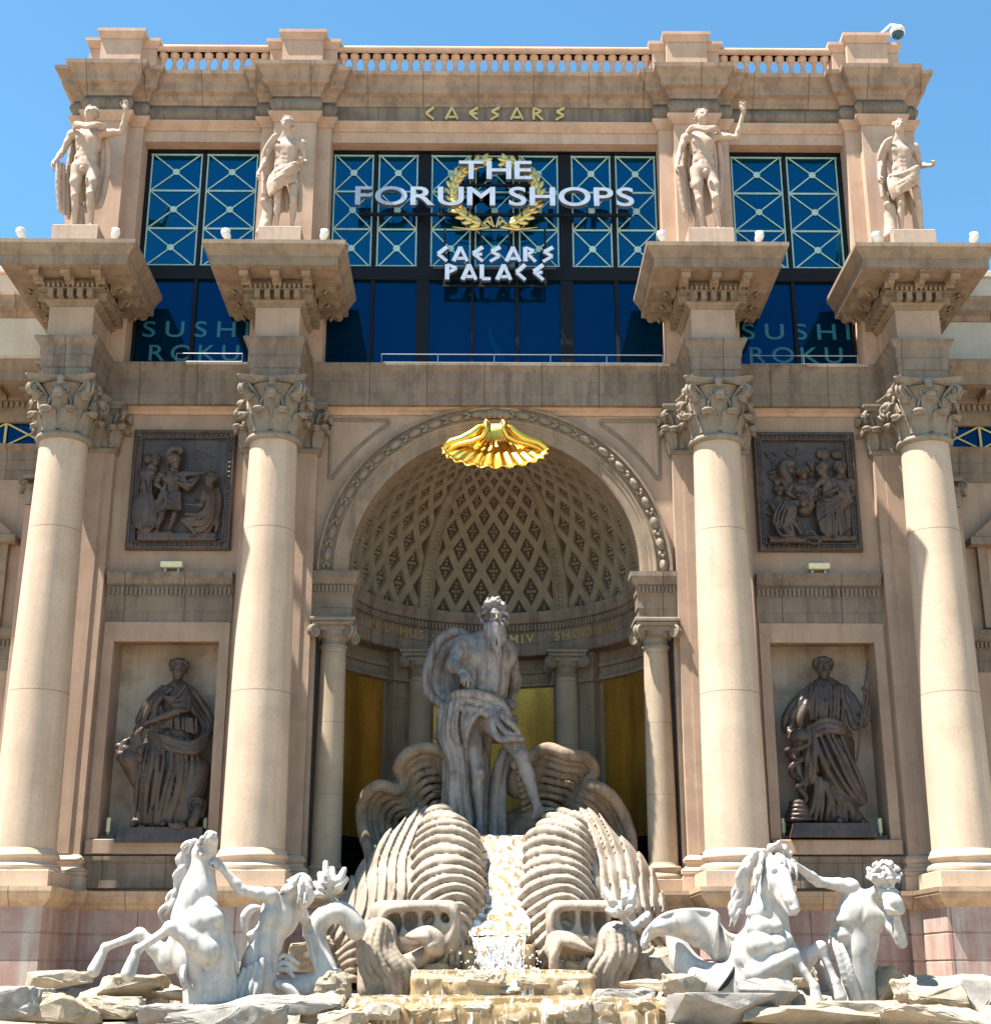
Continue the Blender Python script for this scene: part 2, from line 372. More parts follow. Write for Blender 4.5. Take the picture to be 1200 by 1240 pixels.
def corinthian(r=.6, h=1.52, half=.84):
    """round capital, base at z 0"""
    mb = MB()
    mb.lathe([(r - .02, -.14), (r + .09, -.12), (r + .12, -.05), (r + .09, .02), (r - .02, .04)], n=40)
    mb.lathe([(r - .02, 0), (r - .01, .5), (r + .06, 1.0), (r + .2, h - .2), (r + .22, h - .2)], n=32)
    for k in range(8):
        a = 2 * math.pi * (k + .5) / 8; o = (math.cos(a), math.sin(a), 0)
        acanthus(mb, (r * o[0], r * o[1], .02), o, .62, .44, .2, .1)
        a = 2 * math.pi * k / 8; o = (math.cos(a), math.sin(a), 0)
        acanthus(mb, (r * o[0] * .98, r * o[1] * .98, .1), o, .98, .42, .22, .14)
    for k in range(4):
        a = math.pi / 4 + k * math.pi / 2; o = Vector((math.cos(a), math.sin(a), 0)); sd_ = Vector((-o.y, o.x, 0))
        for q in (-1, 1):
            s0 = o * (r * .95) + sd_ * q * .22 + Vector((0, 0, .8)); s1 = o * (r + .16) + sd_ * q * .14 + Vector((0, 0, 1.1))
            volute(mb, o * (r + .36) + sd_ * q * .055 + Vector((0, 0, h - .36)), o, (0, 0, 1), .17, 1.7, .05, tail=[s0, s1])
        acanthus(mb, o * (r + .05) + Vector((0, 0, .62)), o, .5, .3, .22, .2)
        b = k * math.pi / 2; o = Vector((math.cos(b), math.sin(b), 0)); sd_ = Vector((-o.y, o.x, 0))
        for q in (-1, 1):
            volute(mb, o * (r + .14) + sd_ * q * .12 + Vector((0, 0, h - .38)), sd_ * q, (0, 0, 1), .1, 1.5, .035, tail=[o * (r + .05) + sd_ * q * .3 + Vector((0, 0, .75))])
        mb.ell(o * (half - .1) + Vector((0, 0, h - .1)), (.11, .11, .12)); mb.ell(o * (r + .16) + Vector((0, 0, h - .2)), (.1, .1, .09))
    # concave abacus
    def ab(zz, hf, cut):
        pts = []
        for k in range(4):
            for i in range(9):
                u = -1 + 2 * i / 8; a = k * math.pi / 2; dd = hf - cut * (1 - u * u)
                lx, ly = dd, u * hf * .93
                pts.append((lx * math.cos(a) - ly * math.sin(a), lx * math.sin(a) + ly * math.cos(a), zz))
        return pts
    rings = [ab(h - .18, half - .1, .16), ab(h - .12, half - .02, .16), ab(h - .11, half - .02, .16), ab(h - .03, half + .06, .16), ab(h, half + .06, .16)]
    n = len(rings[0]); v = [p for r_ in rings for p in r_]
    f = [(k * n + i, k * n + (i + 1) % n, (k + 1) * n + (i + 1) % n, (k + 1) * n + i) for k in range(len(rings) - 1) for i in range(n)]
    mb.add(v, f); mb.add(rings[0], [tuple(range(n))[::-1]]); mb.add(rings[-1], [tuple(range(n))])
    return mb
def shaft_profile(r0, r1, z0, z1, joints, n=26):
    pr = []
    zs = sorted([z0 + (z1 - z0) * i / n for i in range(n + 1)] + [j + e for j in joints for e in (-.018, -.008, .008, .018)])
    for z in zs:
        t = (z - z0) / (z1 - z0); r = r0 + (r1 - r0) * (t ** 1.35)
        for j in joints:
            if abs(z - j) < .012: r -= .022
        pr.append((r, z))
    return pr
def attic_base(mb, r, z0, h, half, c=(0, 0)):
    mb.bevbox(c[0] - half, c[0] + half, c[1] - half, c[1] + half, z0, z0 + h * .42, .015)
    pr = [(half * .97, .42), (half * 1.0, .47), (half * 1.0, .54), (half * .95, .60), (half * .9, .61), (half * .87, .66), (half * .88, .72), (half * .93, .745), (half * .95, .79), (half * .92, .86), (r * 1.06, .88), (r * 1.05, .94), (r, .99)]
    mb.lathe([(a, z0 + h * b) for a, b in pr], (c[0], c[1], 0), 48)
cap_me = None
for i, xc in enumerate(XC):
    col = part_empty('column', palace); col.location = (xc, CY, 0)
    if i == 0:
        b = MB(); attic_base(b, .76, 3.6, .9, .9); c_base = b.build('base', M['column'], col)
        s_ = MB(); s_.lathe(shaft_profile(.755, .6, 4.46, 14.7, ()), n=64); c_sh = s_.build('shaft', M['column'], col)
        c_cap = corinthian().build('capital', M['capital'], col, loc=(0, 0, 14.78))
    else:
        for o in (c_base, c_sh, c_cap):
            c = o.copy(); sc.collection.objects.link(c); c.parent = col
pz = (3.6, 4.5, 14.95)
for i, xc in enumerate(XC):
    p = MB(); p.box(xc - .98, xc + .98, -.3, 0.02, 4.4, 14.98); p.box(xc - .72, xc + .72, -.34, -.28, 4.5, 14.9)
    pl = p.build('pilaster', M['wall'], palace)
    b = MB(); pa = [(xc - 1.0, .0), (xc - 1.0, -.33), (xc + 1.0, -.33), (xc + 1.0, .0)]
    b.mould(pa, [(-.1, 3.6), (.16, 3.6), (.16, 3.95), (.13, 3.97), (.17, 4.03), (.17, 4.1), (.12, 4.16), (.06, 4.18), (.05, 4.26), (.09, 4.3), (.1, 4.36), (.06, 4.42), (.01, 4.46), (-.1, 4.5)])
    b.build('base', M['column'], pl)
    c = MB(); c.mould(pa, [(-.1, 14.9), (.0, 14.9), (.06, 14.95), (.06, 15.02), (0, 15.06), (0, 15.8), (.06, 16.1), (.06, 16.12), (-.1, 16.12)])
    c.mould(pa, [(-.1, 16.12), (.12, 16.12), (.14, 16.2), (.2, 16.24), (.2, 16.3), (-.1, 16.3)])
    for k in range(5):
        x = xc - .92 + .46 * k
        acanthus(c, (x, -.34, 15.04), (0, -1, 0), .56, .42, .2, .08)
        if k < 4: acanthus(c, (x + .23, -.34, 15.06), (0, -1, 0), .92, .38, .2, .1)
    for sg in (-1, 1):
        for yy in (-.2, -.02): acanthus(c, (xc + sg * 1.0, yy, 15.04), (sg, 0, 0), .56, .34, .2, .08)
        acanthus(c, (xc + sg * 1.0, -.12, 15.1), (sg, 0, 0), .9, .34, .22, .1)
        o = Vector((sg, -1, 0)).normalized()
        acanthus(c, Vector((xc + sg * .98, -.32, 15.04)), o, .6, .4, .22, .1)
        for q in (-1, 1): volute(c, Vector((xc + sg * 1.1, -.42 + .05 * q, 15.92)), o, (0, 0, 1), .16, 1.6, .05, tail=[(xc + sg * .95, -.36, 15.4)])
        acanthus(c, Vector((xc + sg * 1.0, -.34, 15.5)), o, .5, .28, .2, .14)
    c.build('capital', M['capital'], pl)
# ---- architrave running round the column blocks
left = [(-12.2, 1.6), (-12.2, -.35), (-11.82, -.35), (-11.82, -1.9), (-10.38, -1.9), (-10.38, -.35), (-6.43, -.35), (-6.43, -1.9), (-4.99, -1.9), (-4.99, -.35)]
# architrave block: half width .6 at the face
left = [(-12.2, 1.6), (-12.2, -.35), (-11.72, -.35), (-11.72, -2.02), (-10.48, -2.02), (-10.48, -.35), (-6.33, -.35), (-6.33, -2.02), (-5.09, -2.02), (-5.09, -.35)]
e = MB()
e.mould(mirror_path(left), [(-.6, 16.3), (0, 16.3), (0, 16.62), (.035, 16.64), (.035, 16.96), (.07, 16.98), (.07, 17.2), (.12, 17.25), (.18, 17.36), (.2, 17.38), (.2, 17.45), (-.6, 17.46)])
e.box(-12.1, 12.1, -.33, 1.6, 16.31, 17.445)
for xc in XC: e.box(xc - .6, xc + .6, -2.0, 0, 16.305, 17.4)
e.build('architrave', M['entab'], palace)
nk = MB()
for a, b in ((-10.12, -6.78), (-4.7, 4.7), (6.78, 10.12)):
    nk.mould([(a, 0), (b, 0)], [(-.01, 16.12), (.05, 16.12), (.09, 16.2), (.2, 16.26), (.2, 16.3), (-.01, 16.3)])
nk.build('architrave_bed_mould', M['attic'], palace)
# ---- projecting entablature block over each column
def modillion(mb, p, out, w=.3, l=.55):
    """scroll bracket under the corona; p = top centre at the root"""
    p = Vector(p); out = Vector(out); sd_ = Vector((-out.y, out.x, 0))
    prof = [(0, 0), (l + .06, .0), (l + .06, -.05), (l, -.052), (l + .02, -.10), (l - .02, -.17), (l - .1, -.20), (l - .18, -.17), (l * .5, -.12), (l * .3, -.14), (l * .15, -.2), (0, -.23)]
    for ww, pr in ((w, prof[:3] + [(0, -.05)]), (w * .78, [(0, -.01), (l + .04, -.01)] + prof[3:])):
        n = len(pr); v = [p + out * a + Vector((0, 0, b)) + sd_ * ww / 2 for a, b in pr] + [p + out * a + Vector((0, 0, b)) - sd_ * ww / 2 for a, b in pr]
        f = [tuple(range(n)), tuple(range(2 * n - 1, n - 1, -1))] + [((i + 1) % n, i, n + i, n + (i + 1) % n) for i in range(n)]
        mb.add(v, f)
    acanthus(mb, p + out * (l * .45) + Vector((0, 0, -.25)), out, .22, w * .6, .06, .22, 6, 4)
for i, xc in enumerate(XC):
    b = MB(); fw = .58; yb = {0: (1.9, .0), 1: (0, 0), 2: (0, 0), 3: (.0, 1.9)}[i]
    path = [(xc - fw, yb[0]), (xc - fw, -2.0), (xc + fw, -2.0), (xc + fw, yb[1])]
    b.box(xc - fw, xc + fw, -2.0, -.05, 17.44, 18.5)
    if i in (0, 3): b.box(*((xc - fw, xc) if i == 0 else (xc, xc + fw)), -.1, 1.9, 17.44, 18.5)
    fr = b.build('frieze_block', M['wall'], palace)
    c = MB()
    c.mould(path, [(-.3, 18.36), (.03, 18.36), (.05, 18.42), (.12, 18.47), (.14, 18.5), (.14, 18.53), (.06, 18.53), (.06, 18.76), (.3, 18.76), (.3, 18.79), (.2, 18.79), (.24, 18.9), (.3, 18.94), (.3, 18.97), (.22, 18.97), (.22, 19.06), (1.06, 19.06), (1.06, 19.3), (1.09, 19.31), (1.11, 19.36), (1.17, 19.45), (1.24, 19.54), (1.26, 19.57), (1.26, 19.68), (-.5, 19.72)])
    c.box(xc - fw + .05, xc + fw - .05, -1.95, max(yb[0], yb[1], -.1), 18.4, 19.70)
    # dentils, eggs, brackets on the three faces
    def along(x0, y0, x1, y1, out, n, fn):
        for k in range(n): t = (k + .5) / n; fn(Vector((x0 + (x1 - x0) * t, y0 + (y1 - y0) * t, 0)), Vector(out))
    def dent(q, o):
        s2 = Vector((-o.y, o.x, 0)); a = q + s2 * .072; b_ = q - s2 * .072 + o * .26
        c.box(min(a.x, b_.x), max(a.x, b_.x), min(a.y, b_.y), max(a.y, b_.y), 18.535, 18.755)
    def egg(q, o): c.ell(q + o * .27 + Vector((0, 0, 18.87)), (.05, .05, .085), n=7, m=5)
    def mod(q, o): modillion(c, q + Vector((0, 0, 19.065)), o)
    yl = max(yb[0], 0); yr = max(yb[1], 0); nl = 7 if yb[0] < 1 else 13; nr = 7 if yb[1] < 1 else 13
    f_ = fw + .06
    along(xc - f_, -2.06, xc + f_, -2.06, (0, -1, 0), 5, dent); along(xc - f_ - .12, -2.04, xc + f_ + .12, -2.04, (0, -1, 0), 12, egg)
    for sg, nn, ye in ((-1, nl, yl), (1, nr, yr)):
        along(xc + sg * f_, -2.1, xc + sg * f_, ye - .2, (sg, 0, 0), nn, dent)
        along(xc + sg * (fw + .02), -2.05, xc + sg * (fw + .02), ye - .2, (sg, 0, 0), nn * 2 - 1, egg)
        nm = 3 if ye < 1 else 5
        for k in range(nm): mod(Vector((xc + sg * (fw + .36), -1.82 + .8 * k, 0)), Vector((sg, 0, 0)))
    for k in (-1, 0, 1): mod(Vector((xc + k * .8, -2.36, 0)), Vector((0, -1, 0)))
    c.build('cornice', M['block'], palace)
# ---- attic storey
al = [(-12.1, 5.0), (-12.1, -.3), (-11.7, -.3), (-11.7, -.6), (-10.5, -.6), (-10.5, -.3), (-10.1, -.3), (-10.1, -.1), (-6.72, -.1), (-6.72, -.3), (-6.31, -.3), (-6.31, -.6), (-5.11, -.6), (-5.11, -.3), (-4.7, -.3), (-4.7, -.1)]
ap = mirror_path(al)
aw = MB(); aw.box(-12.08, 12.08, -.1, 1.2, 24.56, 26.5)
for s in (-1, 1):
    aw.box(min(s * 10.09, s * 12.08), max(s * 10.09, s * 12.08), -.1, 6, 17.46, 24.56); aw.box(min(s * 4.7, s * 6.76), max(s * 4.7, s * 6.76), -.1, 1.2, 17.46, 24.56)
aw.box(-12.0, 12.0, 6, 6.3, 17, 26.5)
aw.build('attic_wall', M['attic'], palace)
for xc in XC:
    x0 = xc - 1.0; x1 = xc + 1.0
    p = MB(); p.bevbox(x0, x1, -.3, -.05, 17.47, 24.95, .015); p.bevbox(xc - .6, xc + .6, -.6, -.28, 17.47, 24.95, .015)
    p.build('attic_pilaster', M['attic'], palace)
a_ = MB(); a_.mould(ap, [(-.2, 24.9), (.04, 24.9), (.05, 24.98), (.1, 25.03), (.16, 25.1), (.17, 25.18), (-.2, 25.22)]); a_.build('attic_architrave', M['attic'], palace)
f_ = MB()
pulv = [(-.2, 25.2)] + [(.02 + .13 * math.sin(math.pi * k / 8), 25.21 + .5 * k / 8) for k in range(9)] + [(-.2, 25.72)]
f_.mould(al, pulv); f_.mould([(-x, y) for x, y in reversed(al)], pulv)
f_.box(-4.7, 4.7, -.16, .1, 25.2, 25.75)
f_.build('attic_frieze', M['entab'], palace)
a_ = MB(); a_.mould(ap, [(-.3, 25.7), (.1, 25.7), (.12, 25.8), (.16, 25.84), (.2, 25.95), (.34, 26.02), (.36, 26.06), (.36, 26.22), (.4, 26.26), (.46, 26.4), (.55, 26.48), (.56, 26.6), (-.9, 26.64)])
a_.box(-12.0, 12.0, -.2, 5.8, 25.9, 26.63)
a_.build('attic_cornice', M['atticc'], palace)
# balustrade
bal = MB(); ybal = .42
bal_o = None
rail = MB()
def pier(mb, xc, w, y, ztop):
    mb.bevbox(xc - w, xc + w, y, y + .8, 26.6, ztop - .3, .02)
    mb.mould([(xc - w, y + .8), (xc - w, y), (xc + w, y), (xc + w, y + .8)], [(-.1, ztop - .3), (.0, ztop - .3), (.03, ztop - .24), (.09, ztop - .14), (.11, ztop - .1), (.11, ztop), (-.1, ztop)])
    mb.box(xc - w + .05, xc + w - .05, y + .05, y + .78, ztop - .4, ztop - .004)
for xc in XC:
    pier(rail, xc, .6, .1, 28.5); pier(rail, xc, 1.0, .35, 28.34)
segs = [(-10.1, -6.71), (-4.71, 4.71), (6.71, 10.1)]
for a, b in segs:
    rail.mould([(a, ybal), (b, ybal)], [(-.35, 27.98), (.0, 27.98), (.04, 28.04), (.08, 28.1), (.08, 28.14), (.05, 28.2), (-.35, 28.22)])
    rail.mould([(a, ybal + .3), (b, ybal + .3)][::-1], [(-.35, 27.98), (.0, 27.98), (.06, 28.1), (.06, 28.16), (-.35, 28.21)])
    rail.bevbox(a, b, ybal - .04, ybal + .34, 26.6, 26.95, .02)
rail_o = rail.build('balustrade', M['attic'], palace)
bp_ = [(.12, 0), (.12, .07), (.08, .09), (.07, .14), (.13, .28), (.135, .36), (.1, .5), (.06, .68), (.055, .76), (.085, .8), (.085, .84), (.07, .86), (.12, .9), (.14, 1.04)]
b = MB(); b.lathe(bp_, n=14); proto = None
for a, b2 in segs:
    n = int(round((b2 - a) / .335))
    for k in range(n):
        x = a + (b2 - a) * (k + .5) / n
        if proto is None: proto = b.build('baluster', M['attic'], rail_o, loc=(x, ybal + .15, 26.94))
        else: c = proto.copy(); sc.collection.objects.link(c); c.parent = rail_o; c.location = (x, ybal + .15, 26.94)
# ---- attic windows
def bar(mb, x0, z0, x1, z1, wd, y0, y1):
    dx, dz = x1 - x0, z1 - z0; L = math.hypot(dx, dz); nx, nz_ = -dz / L * wd / 2, dx / L * wd / 2
    mb.prism([(x0 + nx, z0 + nz_), (x0 - nx, z0 - nz_), (x1 - nx, z1 - nz_), (x1 + nx, z1 + nz_)], y0, y1)
def lattice_window(x0, x1, cols, zt=24.56, zl=20.79, zb=17.46, y=.4):
    fr = MB()
    fr.box(x0, x1, y - .1, y + .2, zt - .1, zt); fr.box(x0, x1, y - .12, y + .2, zl - .42, zl); fr.box(x0, x1, y - .1, y + .2, zb, zb + .08)
    edges = [x0] + [c[0] for c in cols[1:]] + [x1]
    prev = x0
    for a, b in cols: fr.box(prev, a, y - .1, y + .2, zb + .06, zt - .06); prev = b
    fr.box(prev, x1, y - .1, y + .2, zb + .06, zt - .06)
    win = fr.build('window', M['black'], palace)
    for a, b in cols:
        for (u, v_, mt) in ((zl, zt - .1, M['glass']), (zb + .08, zl - .42, M['glassd'])):
            g = MB(); g.box(a, b, y, y + .03, u, v_); g.build('pane', mt, win)
        la = MB(); h = (zt - .1 - zl) / 3; i = .04
        for k in range(3):
            z0 = zl + h * k; z1 = z0 + h
            bar(la, a + i, z0, b - i, z1, .036, y - .03, y - .012); bar(la, a + i, z1, b - i, z0, .036, y - .036, y - .018)
            la.prism([((a + b) / 2 + .1 * math.cos(q * math.pi / 6), (z0 + z1) / 2 + .1 * math.sin(q * math.pi / 6)) for q in range(12)], y - .042, y - .02)
            if k: bar(la, a + i, z0, b - i, z0, .05, y - .039, y - .01)
        for q in ((a + i, a + i), (b - i, b - i)): bar(la, q[0], zl + .03, q[1], zt - .13, .042, y - .033, y - .009)
        bar(la, a, zl + .05, b, zl + .05, .042, y - .045, y - .008); bar(la, a, zt - .14, b, zt - .14, .042, y - .045, y - .008)
        la.build('lattice', M['cyan'], win)
for s in (-1, 1):
    x0, x1 = (-10.09, -6.76) if s < 0 else (6.76, 10.09)
    xm = (x0 + x1) / 2; lattice_window(x0, x1, [(x0 + .1, xm - .05), (xm + .05, x1 - .1)])
cx = [380 + q * .3667 for q in (68, 202, 214, 348, 388, 522, 531, 663, 674, 808, 847, 981, 992, 1128)]
cx = [(q - 599.3) * .02408 for q in cx]
lattice_window(-4.7, 4.7, [(cx[k], cx[k + 1]) for k in range(0, 14, 2)])
# rail in front of glass
for x0, x1, n in ((-3.1, 4.6, 6), (-8.7, -6.9, 2), (7.0, 9.95, 3)):
    r_ = MB(); r_.tube([(x0, -.18, 17.86), (x1, -.18, 17.86)], .015, 6); r_.tube([(x0, -.18, 17.62), (x1, -.18, 17.62)], .014, 6)
    for k in range(n): x = x0 + (x1 - x0) * k / (n - 1); r_.tube([(x, -.18, 17.44), (x, -.18, 17.87)], .016, 6)
    r_.build('guard_rail', M['steel'], palace)
# ---- arch: archivolt mouldings, garland, coffered half dome
def ringsweep(mb, prof, r, y, a0=0, a1=180, n=72):
    """profile (dr, dy) swept round the arch centre in the facade plane"""
    L = len(prof); v = []
    for i in range(n + 1):
        a = R(a0 + (a1 - a0) * i / n)
        for dr, dy in prof: v.append(((r + dr) * math.cos(a), y + dy, ZS + (r + dr) * math.sin(a)))
    f = [(i * L + k, i * L + k + 1, (i + 1) * L + k + 1, (i + 1) * L + k) for i in range(n) for k in range(L - 1)]
    mb.add(v, f, False); mb.add(v[:L], [tuple(range(L))[::-1]]); mb.add(v[-L:], [tuple(range(L))])
ar = MB()
ringsweep(ar, [(-.0, .45), (-.0, -.1), (.05, -.12), (.22, -.12), (.24, -.15), (.32, -.15), (.34, -.18), (.4, -.2), (.42, -.12), (.74, -.12), (.76, -.22), (.82, -.22), (.84, -.16), (.86, .02)], RA - .03, 0)
arch = ar.build('archivolt', M['block'], palace)
ga = MB()
ng = 46
for i in range(ng):
    a = math.pi * (i + .5) / ng; r = RA + .56; c = Vector((r * math.cos(a), -.15, ZS + r * math.sin(a))); q = Matrix.Rotation(-a, 3, 'Y') 
    if i % 2 == 0: ga.ell(c, (.11, .10, .19), q, 9, 7); ga.ell(c + Vector((0, -.05, 0)), (.06, .08, .15), q, 8, 5)
    else:
        for dd in (-.06, .06): ga.ell(c + q @ Vector((dd, 0, .02)), (.055, .08, .085), q, 7, 5)
        ga.ell(c + q @ Vector((0, -.03, -.05)), (.05, .07, .06), q, 7, 5)
for dx in (-.3, -.15, 0, .15, .3): ga.ell((dx, -.2, ZS + RA + .56 - abs(dx) * .2), (.12, .1, .15 - abs(dx) * .1), None, 8, 6)
ga.build('garland', M['capital'], arch)
# spandrel panels: thin raised outline with a curved side
sp = MB()
for s in (-1, 1):
    pts = [(s * 4.45, 15.98), (s * 4.45, 14.15)]; arc = []
    for k in range(15):
        a = R(31 + (62 - 31) * k / 14); arc.append((s * 5.05 * math.cos(a), ZS + 5.05 * math.sin(a)))
    arc = [p for p in arc if p[1] < 15.98]
    loop = [(s * 4.42, 15.98), (s * 4.42, arc[0][1])] + arc + [(arc[-1][0], 15.98), (s * 4.42, 15.98)]
    for (xa, za), (xb, zb) in zip(loop[:-1], loop[1:]):
        if math.hypot(xb - xa, zb - za) > .01: sp.tube([(xa, -.015, za), (xb, -.015, zb)], .045, 6)
    sp.build('spandrel_frame', M['capital'], palace); sp = MB()
# impost blocks over the front ionic columns + ring entablature of the apse
ringp = [(.0, 10.4), (0, 10.44), (-.02, 10.44), (-.02, 10.75), (-.05, 10.77), (-.05, 11.1), (-.09, 11.12), (-.09, 11.32), (-.2, 11.36), (-.24, 11.46), (-.3, 11.56), (-.3, 11.66), (.3, 11.68)]
rg = MB(); rg.lathe([(4.62, 10.42), (4.0, 10.42)] + [(3.98 + o * .8, z) for o, z in ringp[1:-1]] + [(4.2, 11.68)], (0, .45, 0), 64, 0, 180, smooth=False, inward=True)
k = 0
while k < 176:
    a = R(2 + k); rr = 3.87; c = Vector((rr * math.cos(a), .45 + rr * math.sin(a), 11.22)); q = Matrix.Rotation(a, 3, 'Z')
    v = [c + q @ Vector((x, y, z)) for x in (-.04, .05) for y in (-.035, .035) for z in (-.085, .085)]
    rg.add(v, [(0, 1, 3, 2), (4, 6, 7, 5), (0, 4, 5, 1), (2, 3, 7, 6), (0, 2, 6, 4), (1, 5, 7, 3)]); k += 1.62
for s in (-1, 1):
    a, b = (3.72, 4.7)
    pth = [(-4.735, -.1), (-a, -.1), (-a, .6)] if s < 0 else [(a, .6), (a, -.1), (4.735, -.1)]
    rg.mould(pth, [(-.2, 10.4), (.0, 10.4), (.0, 10.72), (.03, 10.74), (.03, 11.08), (.06, 11.1), (.06, 11.32), (.12, 11.36), (.16, 11.46), (.2, 11.56), (.2, 11.68), (-.2, 11.7)])
    rg.box(min(s * 3.75, s * 4.68), max(s * 3.75, s * 4.68), -.08, .5, 10.41, 11.69)
    x = 3.75
    while x < 4.7: rg.box(s * x - .03, s * x + .03, -.22, -.14, 11.14, 11.31); x += .1
rg.build('apse_entablature', M['entab'], palace)
dm = MB(); RD = 4.02; dprof = [(RD * math.cos(R(f)), RD * math.sin(R(f))) for f in range(0, 91, 3)]
dm.lathe(dprof, (0, .45, ZS - .05), 64, 0, 180, inward=True)
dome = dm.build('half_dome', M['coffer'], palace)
# barrel strip between arch and dome
bs = MB(); ringsweep(bs, [(0, .0), (0, .5), (.25, .5), (.25, .0)], RA + .0, .3); bs.build('arch_soffit', M['block'], palace)
lt = MB()
def dpt(az, ph, r=RD): return Vector((r * math.cos(ph) * math.cos(az), .45 + r * math.cos(ph) * math.sin(az), ZS - .05 + r * math.sin(ph)))
def ribbon(mb, pts, wd, depth=.1):
    c0 = Vector((0, .45, ZS - .05)); v = []; n = len(pts)
    for i, p in enumerate(pts):
        t = (pts[min(n - 1, i + 1)] - pts[max(0, i - 1)]).normalized(); nr = (c0 - p).normalized(); s2 = t.cross(nr).normalized()
        w_ = wd[i] if hasattr(wd, '__len__') else wd
        v += [p + s2 * w_ / 2, p + s2 * w_ * .42 + nr * depth, p - s2 * w_ * .42 + nr * depth, p - s2 * w_ / 2]
    f = [(i * 4 + k, i * 4 + k + 1, i * 4 + k + 5, i * 4 + k + 4) for i in range(n - 1) for k in range(3)]
    mb.add(v, [q[::-1] for q in f], False)
S = lambda ph: math.log(math.tan(math.pi / 4 + ph / 2))
PH = lambda s_: 2 * math.atan(math.exp(s_)) - math.pi / 2
smax = S(R(80)); cell = R(10.6); slope = 1.75       # rise in mercator latitude per azimuth
for sec in range(3):
    a0 = R(3 + 60 * sec); a1 = R(57 + 60 * sec); nn = 5; cell = (a1 - a0) / nn
    for sg in (-1, 1):
        for k in range(-16, 22):
            st = a0 + k * cell; pts = []; wd = []
            for i in range(61):
                s_ = smax * i / 60; az = st + sg * s_ / slope
                if a0 - .02 <= az <= a1 + .02: ph = PH(s_); pts.append(dpt(az, ph)); wd.append(.25 * max(.2, math.cos(ph) ** .8))
            if len(pts) > 2: ribbon(lt, pts, wd, .09 if sg < 0 else .094)
    # little rosettes inside each lozenge
    for row in range(-1, 24):
        for k in range(-1, nn + 1):
            s_ = (row + .5) * cell * slope * .5 + .0; az = a0 + (k + (0 if row % 2 == 0 else .5) + .0) * cell + (0)
            if not (a0 + .03 < az < a1 - .03) or s_ > smax * .92: continue
            s_ = (row * .5 + .5) * cell * slope; 
            if s_ > smax * .9: continue
            ph = PH(s_); sz = .085 * math.cos(ph)
            if sz < .02: continue
            for du, dv in ((0, 0), (0, 1.5), (0, -1.5), (1.1, 0), (-1.1, 0), (0, 2.7), (0, -2.7)):
                e_ = dpt(az + du * sz / (RD * math.cos(ph)), ph + dv * sz / RD, RD - .015); k2 = .8 if abs(dv) > 2 else 1
                lt.ell(e_, (sz * .62 * k2,) * 3, None, 6, 4)
for az in (R(60), R(120), R(2), R(178)):
    pts = [dpt(az, R(82) * i / 40) for i in range(41)]; ribbon(lt, pts, [.46 * max(.12, math.cos(R(82) * i / 40)) for i in range(41)], .12)
    for off in (-1, 1):
        ribbon(lt, [dpt(az + off * .052 / max(.3, 1), R(82) * i / 40) for i in range(41)], [.05 * max(.12, math.cos(R(82) * i / 40)) for i in range(41)], .17)
    for i in range(44):
        ph = R(82) * (i + .5) / 44; r_ = .12 * max(.15, math.cos(ph)); lt.ell(dpt(az, ph, RD - .11), (r_, r_ * .5, r_ * .62), None, 7, 4)
lt.build('dome_lattice', M['dome'], dome)
# apse wall, panels, pilasters, floor
wz0, wz1 = 3.4, 10.42; RW = 4.55
ws = MB(); ws.lathe([(RW, wz0), (RW, 10.0)], (0, .45, 0), 60, 0, 180, smooth=False, inward=True)
ws.lathe([(RW, 10.0), (RW - .08, 10.0), (RW - .08, 10.14), (RW - .03, 10.16), (RW - .03, 10.42)], (0, .45, 0), 60, 0, 180, smooth=False, inward=True)
ws.lathe([(RW - .0, 9.6), (RW - .14, 9.62), (RW - .14, 9.7), (RW - .05, 9.74), (RW - .05, 9.8), (RW, 9.82)], (0, .45, 0), 60, 0, 180, smooth=False, inward=True)
ws.build('apse_wall', M['block'], palace)
for a0, a1 in ((12, 47), (67, 113), (133, 168)):
    g = MB(); g.lathe([(RW - .012, 5.2), (RW - .012, 9.58)], (0, .45, 0), 30, a0, a1, smooth=False, inward=True)
    g.build('gold_panel', M['goldwall'], palace)
for a0, a1 in ((12, 47), (133, 168)):
    g = MB(); g.lathe([(RW - .03, 3.5), (RW - .03, 5.2), (RW - .012, 5.2)], (0, .45, 0), 30, a0, a1, smooth=False, inward=True)
    for q in range(9): g.lathe([(RW - .03, 3.6 + q * .18), (RW - .1, 3.62 + q * .18), (RW - .1, 3.68 + q * .18), (RW - .03, 3.72 + q * .18)], (0, .45, 0), 30, a0, a1, smooth=False, inward=True)
    g.build('louvre', M['black'], palace)
for az in (54, 126, 62, 118):
    q = Matrix.Rotation(R(az), 3, 'Z'); g = MB(); wd = .42 if az in (54, 126) else .3
    for (x0, x1, hw, z0, z1) in ((4.2, 4.6, wd, 3.5, 9.55), (4.1, 4.6, wd + .06, 9.55, 9.66), (4.15, 4.6, wd + .03, 9.66, 10.4)):
        v = [q @ Vector((x, y, z)) + Vector((0, .45, 0)) for z in (z0, z1) for y in (-hw, hw) for x in (x0, x1)]
        g.add(v, [(0, 2, 3, 1), (4, 5, 7, 6), (0, 1, 5, 4), (2, 6, 7, 3), (0, 4, 6, 2), (1, 3, 7, 5)])
    g.build('apse_pilaster', M['block'], palace)
fl = MB(); fl.box(-4.7, 4.7, -.3, 5.2, 3.3, 3.62); fl.build('apse_floor', M['entab'], palace)
